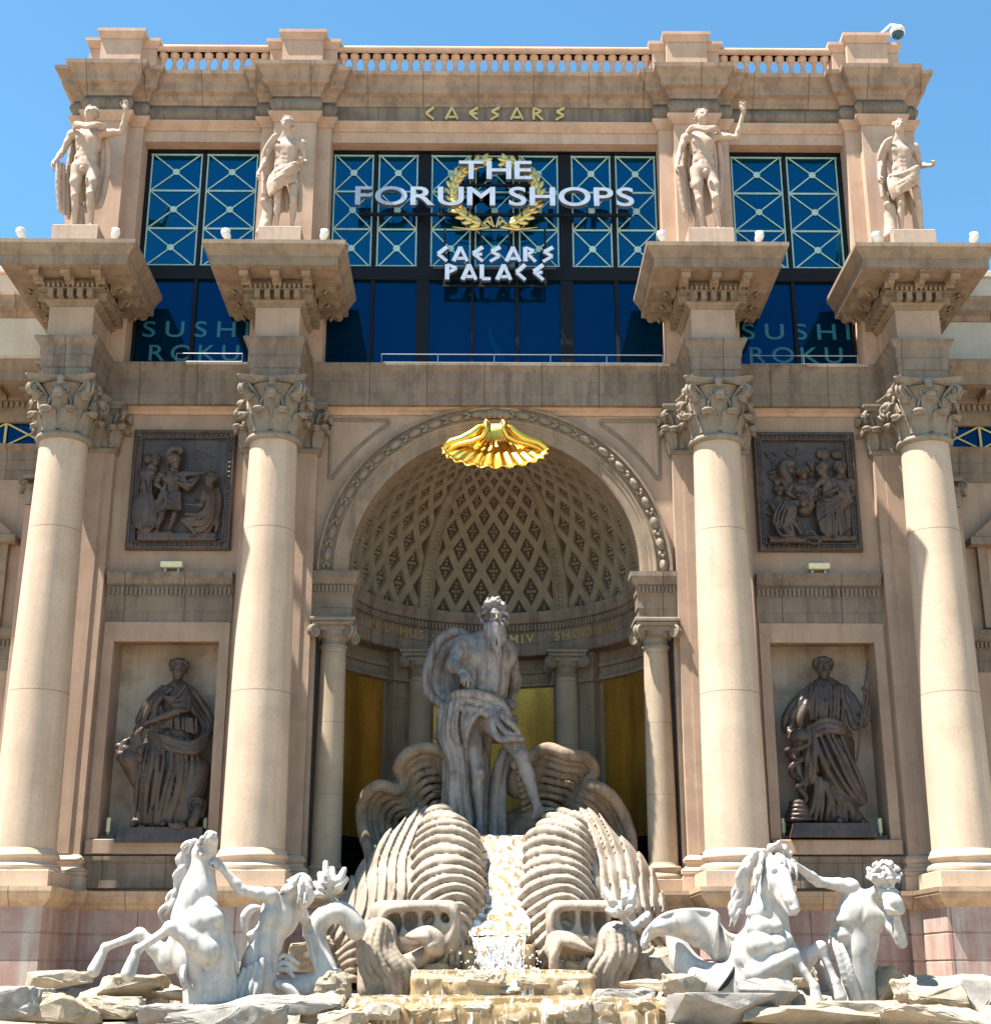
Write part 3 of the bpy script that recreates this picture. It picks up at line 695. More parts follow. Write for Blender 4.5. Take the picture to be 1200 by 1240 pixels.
# ionic columns
def ionic_cap(r, h=.62):
    mb = MB(); mb.lathe([(r, -.12), (r + .04, -.1), (r + .04, -.04), (r, -.02), (r, .12), (r + .12, .26), (r + .12, .3)], n=28)
    for k in range(20):
        a = 2 * math.pi * k / 20; mb.ell(((r + .07) * math.cos(a), (r + .07) * math.sin(a), .2), (.04, .04, .07), None, 6, 4)
    hw = r + .12
    for sy in (-1, 1):
        for sx in (-1, 1):
            c = Vector((sx * (hw + .02), sy * (hw + .02), .26)); u = Vector((sx, sy, 0)).normalized()
            dd = Vector((-u.y, u.x, 0))
            for q in (-1, 1): volute(mb, c + dd * q * .05, u, (0, 0, 1), .15, 1.8, .045, tail=[c - u * .3 + Vector((0, 0, .16))])
            mb.tube([c - dd * .08, c + dd * .08], .1, 10)
    mb.box(-hw, hw, -hw, hw, .3, .44); mb.bevbox(-hw - .1, hw + .1, -hw - .1, hw + .1, .42, .52, .02); mb.bevbox(-hw - .15, hw + .15, -hw - .15, hw + .15, .52, h, .02)
    return mb
ion = []
pos = [(-4.16, .12), (4.16, .12)] + [(4.0 * math.cos(R(a)), .45 + 4.0 * math.sin(R(a))) for a in (59, 121)]
for i, (x, y) in enumerate(pos):
    col = part_empty('ionic_column', palace); col.location = (x, y, 0); k = 1
    if i == 0:
        b = MB(); attic_base(b, .37, 3.6, .72, .5); b1 = b.build('base', M['ionic'], col)
        s_ = MB(); s_.lathe(shaft_profile(.37, .315, 4.3, 9.75, (), 18), n=40); s1 = s_.build('shaft', M['ionic'], col)
        c1 = ionic_cap(.315).build('capital', M['capital'], col, loc=(0, 0, 9.8)); ion = (b1, s1, c1)
    else:
        for o in ion: c = o.copy(); sc.collection.objects.link(c); c.parent = col
# ---- pedestal zone
pl_ = [(-12.3, 3.0), (-12.3, -.55), (-11.97, -.55), (-11.97, -2.52), (-10.23, -2.52), (-10.23, -.55), (-9.95, -.55), (-9.95, -.3), (-6.86, -.3), (-6.86, -.55), (-6.58, -.55), (-6.58, -2.52), (-4.84, -2.52), (-4.84, -.75), (-3.55, -.75), (-3.55, 1.2)]
pr_ = [(-x, y) for x, y in reversed(pl_)]
core = lambda m, z0, z1, e, sg: [m.box(a, b, y0, y1, z0, z1) for a, b, y0, y1 in [q for q0, q1, q2, q3 in ((9.95 + e, 12.3 - e, -.55 + e, 2.9), (10.23 + e, 11.97 - e, -2.52 + e, 0), (6.6, 10.2, -.3 + e, .5), (4.84 + e, 6.58 - e, -2.52 + e, .5), (4.7, 6.86 - e, -.55 + e, .5), (3.55 + e, 4.9, -.75 + e, 1.1)) for q in ((q0, q1, q2, q3), (-q1, -q0, q2, q3))] if a * sg > 0]
for p, sg in ((pl_, -1), (pr_, 1)):
    tp = MB(); bd = MB(); tp.mould(p, [(-.2, 3.16), (.0, 3.16), (.03, 3.2), (.06, 3.2), (.08, 3.26), (.16, 3.34), (.2, 3.44), (.2, 3.48), (.22, 3.5), (.22, 3.6), (-.2, 3.61)], smooth=False)
    bd.mould(p, [(-.2, -1.0), (.06, -1.0), (.06, 1.36), (.02, 1.38), (.0, 1.4), (0, 1.97), (-.025, 1.985), (-.025, 2.015), (0, 2.03), (0, 2.58), (-.025, 2.595), (-.025, 2.625), (0, 2.64), (0, 3.17), (-.2, 3.18)])
    core(tp, 3.17, 3.603, .1, sg); core(bd, -.9, 3.16, .1, sg)
    tp.build('pedestal_moulding', M['pedtop'], palace); bd.build('pedestal', M['ped'], palace)
# ================================================================= WINGS
for s in (-1, 1):
    wg = empty('wing_building', (s * 15, 2, 0), 'lower stone wing set back beyond the %s end column, with a sunlit parapet' % ('left' if s < 0 else 'right'), 'building')
    ox, oy = s * 15, 2
    def P(mb, name, mat): return mb.build(name, mat, wg, origin=(ox, oy, 0))
    X = lambda a, b: (min(s * a, s * b), max(s * a, s * b))
    y = 2.0
    wm = MB(); wm.box(*X(12.0, 22), y, y + 3, -1, 15.95); wm.box(*X(12.0, 22), y + .4, y + 3, 15.9, 17.5); wm.box(*X(12.0, 22), y + .3, y + 3, 18.9, 20.9); P(wm, 'wall', M['wall'])
    pth = lambda yy: [(s * 12.1, yy), (s * 22, yy)] if s > 0 else [(-22, yy), (-12.1, yy)]
    e = MB(); e.mould(pth(y), [(-.1, 14.95), (.05, 14.95), (.05, 15.2), (.09, 15.22), (.09, 15.5), (.13, 15.52), (.13, 15.72), (.26, 15.85), (.3, 15.92), (-.1, 15.95)]); P(e, 'architrave', M['entab'])
    e = MB(); e.box(*X(12.0, 22), y + .08, y + .12, 15.96, 16.66); P(e, 'pane', M['glassd'])
    la = MB()
    for k in range(7):
        x = s * (12.6 + k * 1.3); bar(la, x, 15.97, x + s * 1.3, 16.66, .05, y + .02, y + .05); bar(la, x, 16.66, x + s * 1.3, 15.97, .05, y + .03, y + .06); bar(la, x, 15.96, x, 16.66, .07, y, y + .05)
    P(la, 'lattice', M['goldcream'])
    c = MB(); c.mould(pth(y), [(-.1, 16.66), (.06, 16.66), (.1, 16.8), (.2, 16.9), (.2, 17.0), (.25, 17.0), (.25, 17.2), (.36, 17.25), (.36, 17.4), (1.3, 17.42), (1.3, 17.7), (1.36, 17.75), (1.5, 18.0), (1.5, 18.1), (-.1, 18.15)])
    for k in range(60):
        x = s * (12.1 + k * .16); c.box(x - .05, x + .05, y - .33, y - .2, 17.02, 17.19)
    for k in range(12): modillion(c, (s * (12.35 + k * .8), y - .36, 17.43), (0, -1, 0), .34, .7)
    P(c, 'cornice', M['block'])
    c = MB(); c.box(*X(12.0, 22), y - .1, y + 3, 18.1, 20.0); P(c, 'attic_wall', M['cream'])
    c = MB(); c.mould(pth(y - .1), [(-.1, 19.9), (.05, 19.9), (.1, 20.05), (.3, 20.15), (.3, 20.3), (.42, 20.45), (.42, 20.55), (-.2, 20.6)]); c.box(*X(12.0, 22), y, y + 3, 20.5, 20.58); P(c, 'attic_cornice', M['atticc'])
    c = MB(); c.bevbox(*X(13.6, 15.2), y + .6, y + 1.6, 20.5, 21.7); c.bevbox(*X(13.5, 15.3), y + .5, y + 1.7, 21.7, 21.9); c.bevbox(*X(15.2, 22), y + .9, y + 1.3, 20.5, 21.3); P(c, 'parapet', M['cream'])
    c = MB(); c.mould(pth(y), [(-.1, 9.5), (.03, 9.5), (.03, 9.8), (.06, 9.82), (.06, 10.1), (.1, 10.12), (.1, 10.3), (.24, 10.4), (.28, 10.6), (-.1, 10.62)])
    for k in range(50):
        x = s * (12.1 + k * .115); c.box(x - .03, x + .03, y - .17, y - .1, 10.14, 10.3)
    P(c, 'belt_course', M['entab'])
    c = MB(); c.bevbox(*X(12.2, 13.0), y - .35, y, 3.5, 14.1); P(c, 'pilaster', M['wall'])
    c = MB()
    for k in range(3): acanthus(c, (s * (12.35 + .25 * k), y - .36, 14.1), (0, -1, 0), .5, .3, .15, .08)
    acanthus(c, (s * 13.0, y - .2, 14.1), (s, 0, 0), .5, .34, .15, .08); volute(c, (s * 13.08, y - .4, 14.72), (s, -.5, 0), (0, 0, 1), .13, 1.5, .045)
    c.box(*X(12.2, 13.1), y - .45, y, 14.85, 14.95); P(c, 'capital', M['capital'])
    # small gabled niche head at the far side of the wing wall
    c = MB(); a = s * 14.4
    c.prism([(a - 1.2, 13.2), (a, 14.3), (a + 1.2, 13.2)] if True else [], y - .35, y + .02); c.bevbox(a - 1.25, a + 1.25, y - .45, y, 13.0, 13.22); c.box(a - 1.0, a - .75, y - .2, y, 10.7, 13.0); c.box(a + .75, a + 1.0, y - .2, y, 10.7, 13.0)
    P(c, 'gabled_frame', M['block'])
    c = MB(); c.box(*X(12.1, 22), y - .9, y, -1, 3.3); c.mould(pth(y - .9), [(-.1, 3.16), (.06, 3.2), (.2, 3.44), (.22, 3.6), (-.2, 3.61)]); P(c, 'pedestal', M['ped'])
# ================================================================= GROUND
g = MB(); g.add([(-400, -400, 0), (400, -400, 0), (400, 400, 0), (-400, 400, 0)], [(0, 1, 2, 3)])
tag(g.build('ground', M['paving']), kind='structure')
# ================================================================= SCULPTING: smooth-blended distance fields meshed by surface nets
def V3(p): return np.array(p, float)
def unit(v): v = V3(v); n = np.linalg.norm(v); return v / n if n > 1e-9 else v
def frame_rot(x, y, z): return np.stack([unit(x), unit(y), unit(z)], 0)   # rows: world -> local
class Clay:
    def __init__(s, h=.03): s.h = h; s.pr = []
    def cone(s, a, b, ra, rb=None, k=.06, op=0, sc=None):
        s.pr.append(('c', V3(a), V3(b), float(ra), float(ra if rb is None else rb), k, op, sc)); return s
    def ell(s, c, r, rot=None, k=.06, op=0):
        s.pr.append(('e', V3(c), V3(r if hasattr(r, '__len__') else (r, r, r)), rot, 0, k, op, None)); return s
    def box(s, c, hf, rd=.03, rot=None, k=.04, op=0):
        s.pr.append(('b', V3(c), V3(hf), rot, rd, k, op, None)); return s
    def poly(s, pts, rad, k=.03, op=0, seg=None):
        pts = [V3(p) for p in pts]
        if not hasattr(rad, '__len__'): rad = [rad] * len(pts)
        if seg:   # catmull-rom
            P = [2 * pts[0] - pts[1]] + pts + [2 * pts[-1] - pts[-2]]; Q = []; Rr = []
            for i in range(len(pts) - 1):
                for j in range(seg):
                    t = j / seg; a, b, c, d = P[i:i + 4]
                    Q.append(.5 * (2 * b + (c - a) * t + (2 * a - 5 * b + 4 * c - d) * t * t + (3 * b - a - 3 * c + d) * t ** 3)); Rr.append(rad[i] * (1 - t) + rad[i + 1] * t)
            Q.append(pts[-1]); Rr.append(rad[-1]); pts, rad = Q, Rr
        for i in range(len(pts) - 1): s.cone(pts[i], pts[i + 1], rad[i], rad[i + 1], k, op)
        return s
    def _bbox(s, p):
        if p[0] == 'c': r = max(p[3], p[4]); return np.minimum(p[1], p[2]) - r, np.maximum(p[1], p[2]) + r
        r = np.linalg.norm(p[2]) if p[3] is not None else p[2]
        return p[1] - r - (p[4] if p[0] == 'b' else 0), p[1] + r + (p[4] if p[0] == 'b' else 0)
    def grid(s, warp=None, pad=4):
        h = s.h; lo = np.full(3, 1e9); hi = -lo
        for p in s.pr:
            if p[6] == 0: a, b = s._bbox(p); lo = np.minimum(lo, a); hi = np.maximum(hi, b)
        lo -= pad * h; hi += pad * h; n = np.ceil((hi - lo) / h).astype(int) + 1
        D = np.full(n, 9.0, np.float32)
        for p in s.pr:
            a, b = s._bbox(p); k = p[5]; m = k + 3 * h
            i0 = np.clip(np.floor((a - m - lo) / h).astype(int), 0, n); i1 = np.clip(np.ceil((b + m - lo) / h).astype(int) + 1, 0, n)
            if np.any(i1 <= i0): continue
            X = (lo[0] + h * np.arange(i0[0], i1[0], dtype=np.float32))[:, None, None]; Y = (lo[1] + h * np.arange(i0[1], i1[1], dtype=np.float32))[None, :, None]; Z = (lo[2] + h * np.arange(i0[2], i1[2], dtype=np.float32))[None, None, :]
            if p[0] == 'c':
                A, B = p[1], p[2]; ba = B - A; L2 = max(float(ba @ ba), 1e-9)
                x, y, z = X - A[0], Y - A[1], Z - A[2]
                t = np.clip((x * ba[0] + y * ba[1] + z * ba[2]) / L2, 0, 1)
                d = np.sqrt((x - t * ba[0]) ** 2 + (y - t * ba[1]) ** 2 + (z - t * ba[2]) ** 2) - (p[3] + (p[4] - p[3]) * t)
            else:
                x, y, z = X - p[1][0], Y - p[1][1], Z - p[1][2]
                if p[3] is not None:
                    r_ = p[3]; x, y, z = (r_[0, 0] * x + r_[0, 1] * y + r_[0, 2] * z, r_[1, 0] * x + r_[1, 1] * y + r_[1, 2] * z, r_[2, 0] * x + r_[2, 1] * y + r_[2, 2] * z)
                if p[0] == 'e':
                    r_ = p[2]; k0 = np.sqrt((x / r_[0]) ** 2 + (y / r_[1]) ** 2 + (z / r_[2]) ** 2); k1 = np.sqrt((x / r_[0] ** 2) ** 2 + (y / r_[1] ** 2) ** 2 + (z / r_[2] ** 2) ** 2)
                    d = k0 * (k0 - 1) / np.maximum(k1, 1e-6)
                else:
                    hf, rd = p[2], p[4]; qx, qy, qz = np.abs(x) - hf[0] + rd, np.abs(y) - hf[1] + rd, np.abs(z) - hf[2] + rd
                    d = np.sqrt(np.maximum(qx, 0) ** 2 + np.maximum(qy, 0) ** 2 + np.maximum(qz, 0) ** 2) + np.minimum(np.maximum(np.maximum(qx, qy), qz), 0) - rd
            S_ = D[i0[0]:i1[0], i0[1]:i1[1], i0[2]:i1[2]]
            d = np.asarray(d, np.float32)
            if p[6] == 0:
                hh = np.maximum(k - np.abs(S_ - d), 0) / max(k, 1e-6); S_[...] = np.minimum(S_, d) - hh * hh * k * .25
            else:
                hh = np.maximum(k - np.abs(S_ + d), 0) / max(k, 1e-6); S_[...] = np.maximum(S_, -d) + hh * hh * k * .25
        return D, lo, h
    def mesh(s, name, mat, parent=None, origin=(0, 0, 0), warp=None, smooth=2, disp=None):
        """warp(P, D) may edit the field; disp(verts, normals) returns offsets along the normal"""
        D, lo, h = s.grid()
        if warp is not None:
            n = D.shape; ii = np.nonzero(np.abs(D) < .35); P = np.stack([lo[a] + h * ii[a] for a in range(3)], 1); D[ii] = warp(P, D[ii])
        v, f = surface_nets(D, lo, h)
        return clay_mesh(name, v, f, mat, parent, origin, smooth, disp)
def surface_nets(D, lo, h):
    n = D.shape; ins = D < 0
    c = np.zeros((n[0] - 1, n[1] - 1, n[2] - 1), np.uint8)
    sl = [(slice(0, -1), slice(1, None))] * 3
    for a in (0, 1):
        for b in (0, 1):
            for d in (0, 1): c += ins[sl[0][a], sl[1][b], sl[2][d]]
    act = (c > 0) & (c < 8); I = np.stack(np.nonzero(act), 1); idx = np.full(c.shape, -1, np.int32); idx[act] = np.arange(len(I))
    acc = np.zeros((len(I), 3)); cnt = np.zeros(len(I))
    cs = np.array([(a, b, d) for a in (0, 1) for b in (0, 1) for d in (0, 1)])
    val = [D[I[:, 0] + q[0], I[:, 1] + q[1], I[:, 2] + q[2]] for q in cs]
    for i in range(8):
        for j in range(i + 1, 8):
            if np.abs(cs[i] - cs[j]).sum() != 1: continue
            a, b = val[i], val[j]; m = (a < 0) != (b < 0); t = np.where(m, a / np.where(m, a - b, 1), 0)
            acc[m] += cs[i] + t[m, None] * (cs[j] - cs[i]); cnt[m] += 1
    V = lo + h * (I + acc / cnt[:, None]); F = []
    for ax in range(3):
        o = [a for a in range(3) if a != ax]
        s0 = [slice(None)] * 3; s1 = [slice(None)] * 3; s0[ax] = slice(0, -1); s1[ax] = slice(1, None)
        A, B = ins[tuple(s0)], ins[tuple(s1)]; m = A != B; E = np.stack(np.nonzero(m), 1); fl = A[m]
        ok = np.ones(len(E), bool)
        for a in o: ok &= (E[:, a] > 0) & (E[:, a] < n[a] - 1)
        E, fl = E[ok], fl[ok]; q = []
        for (du, dv) in ((-1, -1), (0, -1), (0, 0), (-1, 0)):
            e_ = E.copy(); e_[:, o[0]] += du; e_[:, o[1]] += dv; q.append(idx[e_[:, 0], e_[:, 1], e_[:, 2]])
        q = np.stack(q, 1); flip = fl if ax != 1 else ~fl
        q[~flip] = q[~flip][:, ::-1]; F.append(q)
    return V, np.concatenate(F)
def vnormals(v, f):
    a = np.cross(v[f[:, 2]] - v[f[:, 0]], v[f[:, 3]] - v[f[:, 1]]); nn = np.zeros_like(v)
    for k in range(4): 
        for q in range(3): nn[:, q] += np.bincount(f[:, k], a[:, q], len(v))
    return nn / np.maximum(np.linalg.norm(nn, axis=1, keepdims=True), 1e-9)
def clay_mesh(name, v, f, mat, parent, origin, smooth, disp):
    for _ in range(smooth):
        acc = np.zeros_like(v); cnt = np.zeros(len(v))
        for k in range(4):
            a, b = f[:, k], f[:, (k + 1) % 4]
            for q in range(3): acc[:, q] += np.bincount(a, v[b, q], len(v)) + np.bincount(b, v[a, q], len(v))
            cnt += np.bincount(a, minlength=len(v)) + np.bincount(b, minlength=len(v))
        v = v * .5 + acc / cnt[:, None] * .5
    if disp is not None: nn = vnormals(v, f); v = v + nn * np.asarray(disp(v, nn))[:, None]
    me = bpy.data.meshes.new(name); v = v - V3(origin)
    me.vertices.add(len(v)); me.vertices.foreach_set('co', v.astype(np.float32).ravel())
    me.loops.add(len(f) * 4); me.loops.foreach_set('vertex_index', f.astype(np.int32).ravel())
    me.polygons.add(len(f)); me.polygons.foreach_set('loop_start', np.arange(0, len(f) * 4, 4, dtype=np.int32))
    me.polygons.foreach_set('use_smooth', np.ones(len(f), bool)); me.materials.append(mat); me.update(calc_edges=True); me.validate()
    return link_mesh(name, me, parent)
def vnoise(P, s, seed=0):
    """cheap smooth noise from summed sines"""
    rs = np.random.RandomState(seed); o = np.zeros(len(P))
    for k in range(6):
        d = rs.normal(size=3); d /= np.linalg.norm(d); o += np.sin(P @ d * s * (1 + .35 * k) + rs.uniform(0, 6.28) + 1.7 * np.sin(P @ rs.normal(size=3) * s * .4))
    return o / 6
# ---------------------------------------------------------------- anatomy
def head(B, H, c, up, fwd, h, beard=0, hair='short', face=True, seed=1):
    """B: clay of the body, H: clay of the hair (may equal B); c head centre; h head height"""
    up = unit(up); fwd = unit(fwd - up * (V3(fwd) @ up)); rt = np.cross(fwd, up); rot = frame_rot(rt, fwd, up)
    P = lambda x, y, z: c + rt * x * h + fwd * y * h + up * z * h
    B.ell(P(0, -.05, .13), (.33 * h, .41 * h, .36 * h), rot, .03 * h)
    B.ell(P(0, .1, -.14), (.26 * h, .29 * h, .32 * h), rot, .08 * h)
    B.ell(P(0, .25, -.37), (.11 * h, .10 * h, .09 * h), rot, .08 * h)
    if face:
        for s_ in (-1, 1):
            B.ell(P(.135 * s_, .375, .035), (.095 * h, .07 * h, .065 * h), rot, .05 * h, 1)
            B.ell(P(.13 * s_, .31, .03), (.062 * h, .06 * h, .05 * h), rot, .015 * h)
            B.cone(P(.05 * s_, .385, .115), P(.23 * s_, .31, .12), .035 * h, .03 * h, .04 * h)
            B.ell(P(.17 * s_, .27, -.09), (.08 * h, .07 * h, .07 * h), rot, .06 * h)
            B.ell(P(.345 * s_, -.02, .0), (.035 * h, .08 * h, .12 * h), rot, .03 * h)
            B.ell(P(.05 * s_, .40, -.115), (.04 * h, .05 * h, .035 * h), rot, .02 * h)
        B.cone(P(0, .375, .11), P(0, .475, -.09), .035 * h, .055 * h, .03 * h)
        B.cone(P(-.07, .375, -.215), P(.07, .375, -.215), .03 * h, .03 * h, .02 * h); B.cone(P(-.06, .36, -.275), P(.06, .36, -.275), .034 * h, .034 * h, .02 * h)
        B.cone(P(-.09, .41, -.245), P(.09, .41, -.245), .012 * h, .012 * h, .02 * h, 1)
    r = random.Random(seed)
    if hair == 'short':
        for i in range(70):
            a = r.uniform(0, 2 * math.pi); e = r.uniform(-.35, 1.0); el = math.asin(max(-1, min(1, e)))
            d = V3((math.cos(a) * math.cos(el), math.sin(a) * math.cos(el), math.sin(el)))
            if d[1] > .45 and d[2] < .45: continue
            if abs(d[0]) > .75 and d[2] < -.05 and d[1] > -.2: continue
            p = P(d[0] * .35, -.05 + d[1] * .43, .14 + d[2] * .38); H.ell(p, .065 * h, None, .02 * h)
    if hair in ('long', 'wild', 'bun', 'curly'):
        nst = {'long': 22, 'wild': 26, 'bun': 20, 'curly': 60}[hair]
        H.ell(P(0, -.1, .17), (.37 * h, .42 * h, .37 * h), rot, .03 * h)
        H.ell(P(0, .42, .0), (.26 * h, .2 * h, .3 * h), rot, .02 * h, 1) if H is not B else None
        for i in range(nst):
            a = R(-140 + 280 * i / nst) - math.pi / 2 + r.uniform(-.1, .1)
            d = V3((math.cos(a), math.sin(a), 0)); ln = {'long': .75, 'wild': .5, 'bun': .0, 'curly': .25}[hair] * r.uniform(.7, 1.15)
            if d[1] > .55: ln *= .2
            p0 = P(d[0] * .12, d[1] * .14 - .02, .5); p1 = P(d[0] * .37, d[1] * .42 - .06, .30); w1 = r.uniform(-.13, .13)
            p2 = P(d[0] * .42 + w1, d[1] * .44 - .08, .05); p3 = P(d[0] * (.42 + ln * .25) - w1, d[1] * .42 - .12 - ln * .2, .05 - ln * .5); p4 = P(d[0] * (.40 + ln * .4) + w1, d[1] * .4 - .14 - ln * .35, .02 - ln)
            if hair == 'bun': H.poly([p0, p1, P(d[0] * .36, d[1] * .36 - .1, .1), P(d[0] * .1, -.48, .1)], [.03 * h, .05 * h, .05 * h, .04 * h], .012 * h, seg=3)
            elif hair == 'curly':
                for q in range(2): t = r.random(); pp = p0 * (1 - t) + p1 * t if q else p1 * (1 - t) + p2 * t; H.ell(pp + up * .02 * h, .08 * h, None, .015 * h)
            else: H.poly([p0, p1, p2, p3, p4], [.03 * h, .055 * h, .06 * h, .05 * h, .022 * h], .012 * h, seg=3)
        if hair == 'bun':
            H.ell(P(0, -.5, .15), .17 * h, None, .03 * h); H.poly([P(.36 * math.cos(R(t)), .34 * math.sin(R(t)) - .05, .36) for t in range(0, 361, 30)], .05 * h, .02 * h)
    if beard:
        for i in range(14):
            a = R(-78 + 156 * i / 13); x = math.sin(a) * .3; y = .12 + math.cos(a) * .27; L_ = beard * (1 - .45 * abs(math.sin(a))) * r.uniform(.8, 1.1); w1 = r.uniform(-.06, .06)
            H.poly([P(x, y, -.2), P(x * 1.1 + w1, y + .05, -.32), P(x * .9 - w1, y + .06, -.36 - L_ * .5), P(x * .55 + w1 * 2, y + .03, -.36 - L_)], [.05 * h, .065 * h, .06 * h, .02 * h], .006 * h, seg=3)
        for s_ in (-1, 1): H.poly([P(.02 * s_, .42, -.19), P(.12 * s_, .39, -.22), P(.2 * s_, .32, -.34)], [.03 * h, .04 * h, .02 * h], .012 * h, seg=3)
def hand(B, w, d, palm, thumb, L, curl=.5, k=.3, spread=.12, curls=None):
    """w wrist, d pointing direction, palm = direction the palm faces, thumb = side of the thumb, L hand length"""
    w = V3(w); d = unit(d); palm = unit(V3(palm) - d * (V3(palm) @ d)); th = unit(V3(thumb) - d * (V3(thumb) @ d) - palm * (V3(thumb) @ palm)); rot = frame_rot(th, d, palm)
    B.cone(w - d * L * .1, w + d * .12 * L, .16 * L, .17 * L, .06 * L)
    B.box(w + d * L * .28, (.22 * L, .25 * L, .10 * L), .09 * L, rot, .06 * L)
    for i in range(4):
        o = (.17 - .113 * i) * L; fl = (.42, .48, .45, .36)[i] * L; c = (curls[i] if curls else curl)
        p = w + d * L * .5 + th * o; dr = unit(d + th * (.5 - i / 3) * spread * 2); a = 0; rr = .062 * L
        for seg, fr in enumerate((.42, .32, .26)):
            a += c * (.9, 1.25, .9)[seg]; q = p + (dr * math.cos(a) + palm * math.sin(a)) * fl * fr
            B.cone(p, q, rr, rr * .88, .02 * L); p = q; rr *= .88
    p = w + d * L * .16 + th * L * .18 + palm * .04 * L; q = p + (d * .62 + th * (.65 - .3 * curl) + palm * (.25 + .5 * curl)) * L * .27
    B.cone(p, q, .09 * L, .07 * L, .05 * L); B.cone(q, q + (d * .85 + th * (.25 - .5 * curl) + palm * (.1 + .5 * curl)) * L * .22, .07 * L, .055 * L, .02 * L)
def limb(B, a, b, c, ra, rb, rc, bulge=None, k=.05):
    """upper segment a-b, lower b-c with muscle bellies; bulge = direction of the lower belly"""
    a, b, c = V3(a), V3(b), V3(c)
    m = a + (b - a) * .42; B.cone(a, m, ra, ra * .98, k); B.cone(m, b, ra * .98, rb, k)
    m = b + (c - b) * .3; o = unit(bulge) * rb * .28 if bulge is not None else 0
    B.cone(b, m + o, rb, rb * 1.04, k); B.cone(m + o, c, rb * 1.02, rc, k); B.ell(b, rb * 1.02, None, k)
def figure(B, J, u, fwd, muscles=1.0, male=True, feet=True, legs=True, k=.22, arm=1.0):
    """J: joints (world); u: head height. Builds neck, torso, arms, legs as one surface."""
    g = {n: V3(p) for n, p in J.items()}; sh = (g['shL'] + g['shR']) / 2; hp = (g['hipL'] + g['hipR']) / 2
    up = unit(sh - hp); rt = unit(g['shL'] - g['shR']); rt = unit(rt - up * (rt @ up)); fw = unit(np.cross(up, rt)); fw = fw if fw @ unit(fwd) > 0 else -fw
    rh = unit(g['hipL'] - g['hipR']); T = np.linalg.norm(sh - hp)
    P = lambda x, y, t: hp + up * T * t + rt * x * u + fw * y * u
    rot = frame_rot(rt, fw, up); kk = k * u
    sw = np.linalg.norm(g['shL'] - g['shR']) / 2 / u; wst = .56 if male else .46
    B.ell(P(0, 0, .78), (sw * .78 * u, .42 * u, .30 * T), rot, kk); B.ell(P(0, -.02, .52), (wst * 1.02 * u, .37 * u, .34 * T), rot, kk)
    B.ell(P(0, -.01, .26), ((wst * .9) * u, .34 * u, .26 * T), rot, kk); B.ell(P(0, -.02, .04), (.60 * u, .40 * u, .2 * T), frame_rot(rh, fw, up), kk)
    B.cone(P(-sw * .78, -.02, .96), P(sw * .78, -.02, .96), .17 * u, .17 * u, kk)
    B.cone(sh + up * .02 * u, g['head'] - up * .1 * u, .25 * u, .2 * u, kk * .7); B.cone(P(-sw * .6, -.08, .99), g['head'] - up * .25 * u, .13 * u, .1 * u, kk * .6); B.cone(P(sw * .6, -.08, .99), g['head'] - up * .25 * u, .13 * u, .1 * u, kk * .6)
    q = muscles
    if q:
        for s_ in (-1, 1):
            if male:
                B.ell(P(.29 * s_, .315, .80), (.31 * u, .105 * u, .12 * T), rot, .06 * u)
                for j, t in enumerate((.60, .47, .34)): B.ell(P(.115 * s_, .34 - .02 * j, t), (.115 * u, .07 * u, .06 * T), rot, .025 * u)
                B.ell(P(.1 * s_, .31, .19), (.12 * u, .07 * u, .1 * T), rot, .03 * u)
                for j, t in enumerate((.66, .59, .52)): B.ell(P((.43 - .01 * j) * s_, .2, t), (.13 * u, .1 * u, .028 * T), rot, .02 * u)
                B.ell(P(.46 * s_, .08, .27), (.14 * u, .22 * u, .12 * T), rot, .05 * u)
                B.ell(P(.50 * s_, -.12, .72), (.2 * u, .24 * u, .22 * T), rot, .06 * u)
            else: B.ell(P(.27 * s_, .36, .72), (.2 * u, .19 * u, .19 * u), rot, .06 * u)
            B.ell(P(.26 * s_, -.3, .0), (.29 * u, .24 * u, .19 * T), rot, .08 * u)
            B.cone(P(.05 * s_, .28, .965), P(sw * .8 * s_, .14, 1.0), .05 * u, .06 * u, .04 * u)
        if male: B.cone(P(0, .44, .9), P(0, .41, .66), .02 * u, .02 * u, .05 * u, 1); B.cone(P(0, .42, .62), P(0, .36, .2), .012 * u, .012 * u, .04 * u, 1); B.ell(P(0, .38, .29), .025 * u, None, .03 * u, 1)
    for s_ in 'LR':
        a, b, c = g['sh' + s_], g['el' + s_], g['wr' + s_]; ab = (.94 if not male else 1.0) * arm
        B.ell(a + (b - a) * .1, (.25 * u * ab, .25 * u * ab, .25 * u * ab), None, kk * .7)
        pole = unit((b - a) + (b - c) * .8) if np.linalg.norm((b - a) + (b - c)) > 1e-3 else fw
        limb(B, a, b, c, .20 * u * ab, .145 * u * ab, .10 * u * ab, None, kk * .4)
        if q and male: B.ell(a + (b - a) * .55 + fw * .07 * u, (.15 * u,) * 3, None, .08 * u); B.ell(a + (b - a) * .5 - fw * .1 * u, (.15 * u,) * 3, None, .08 * u); B.ell(b + (c - b) * .22, .165 * u, None, .08 * u)
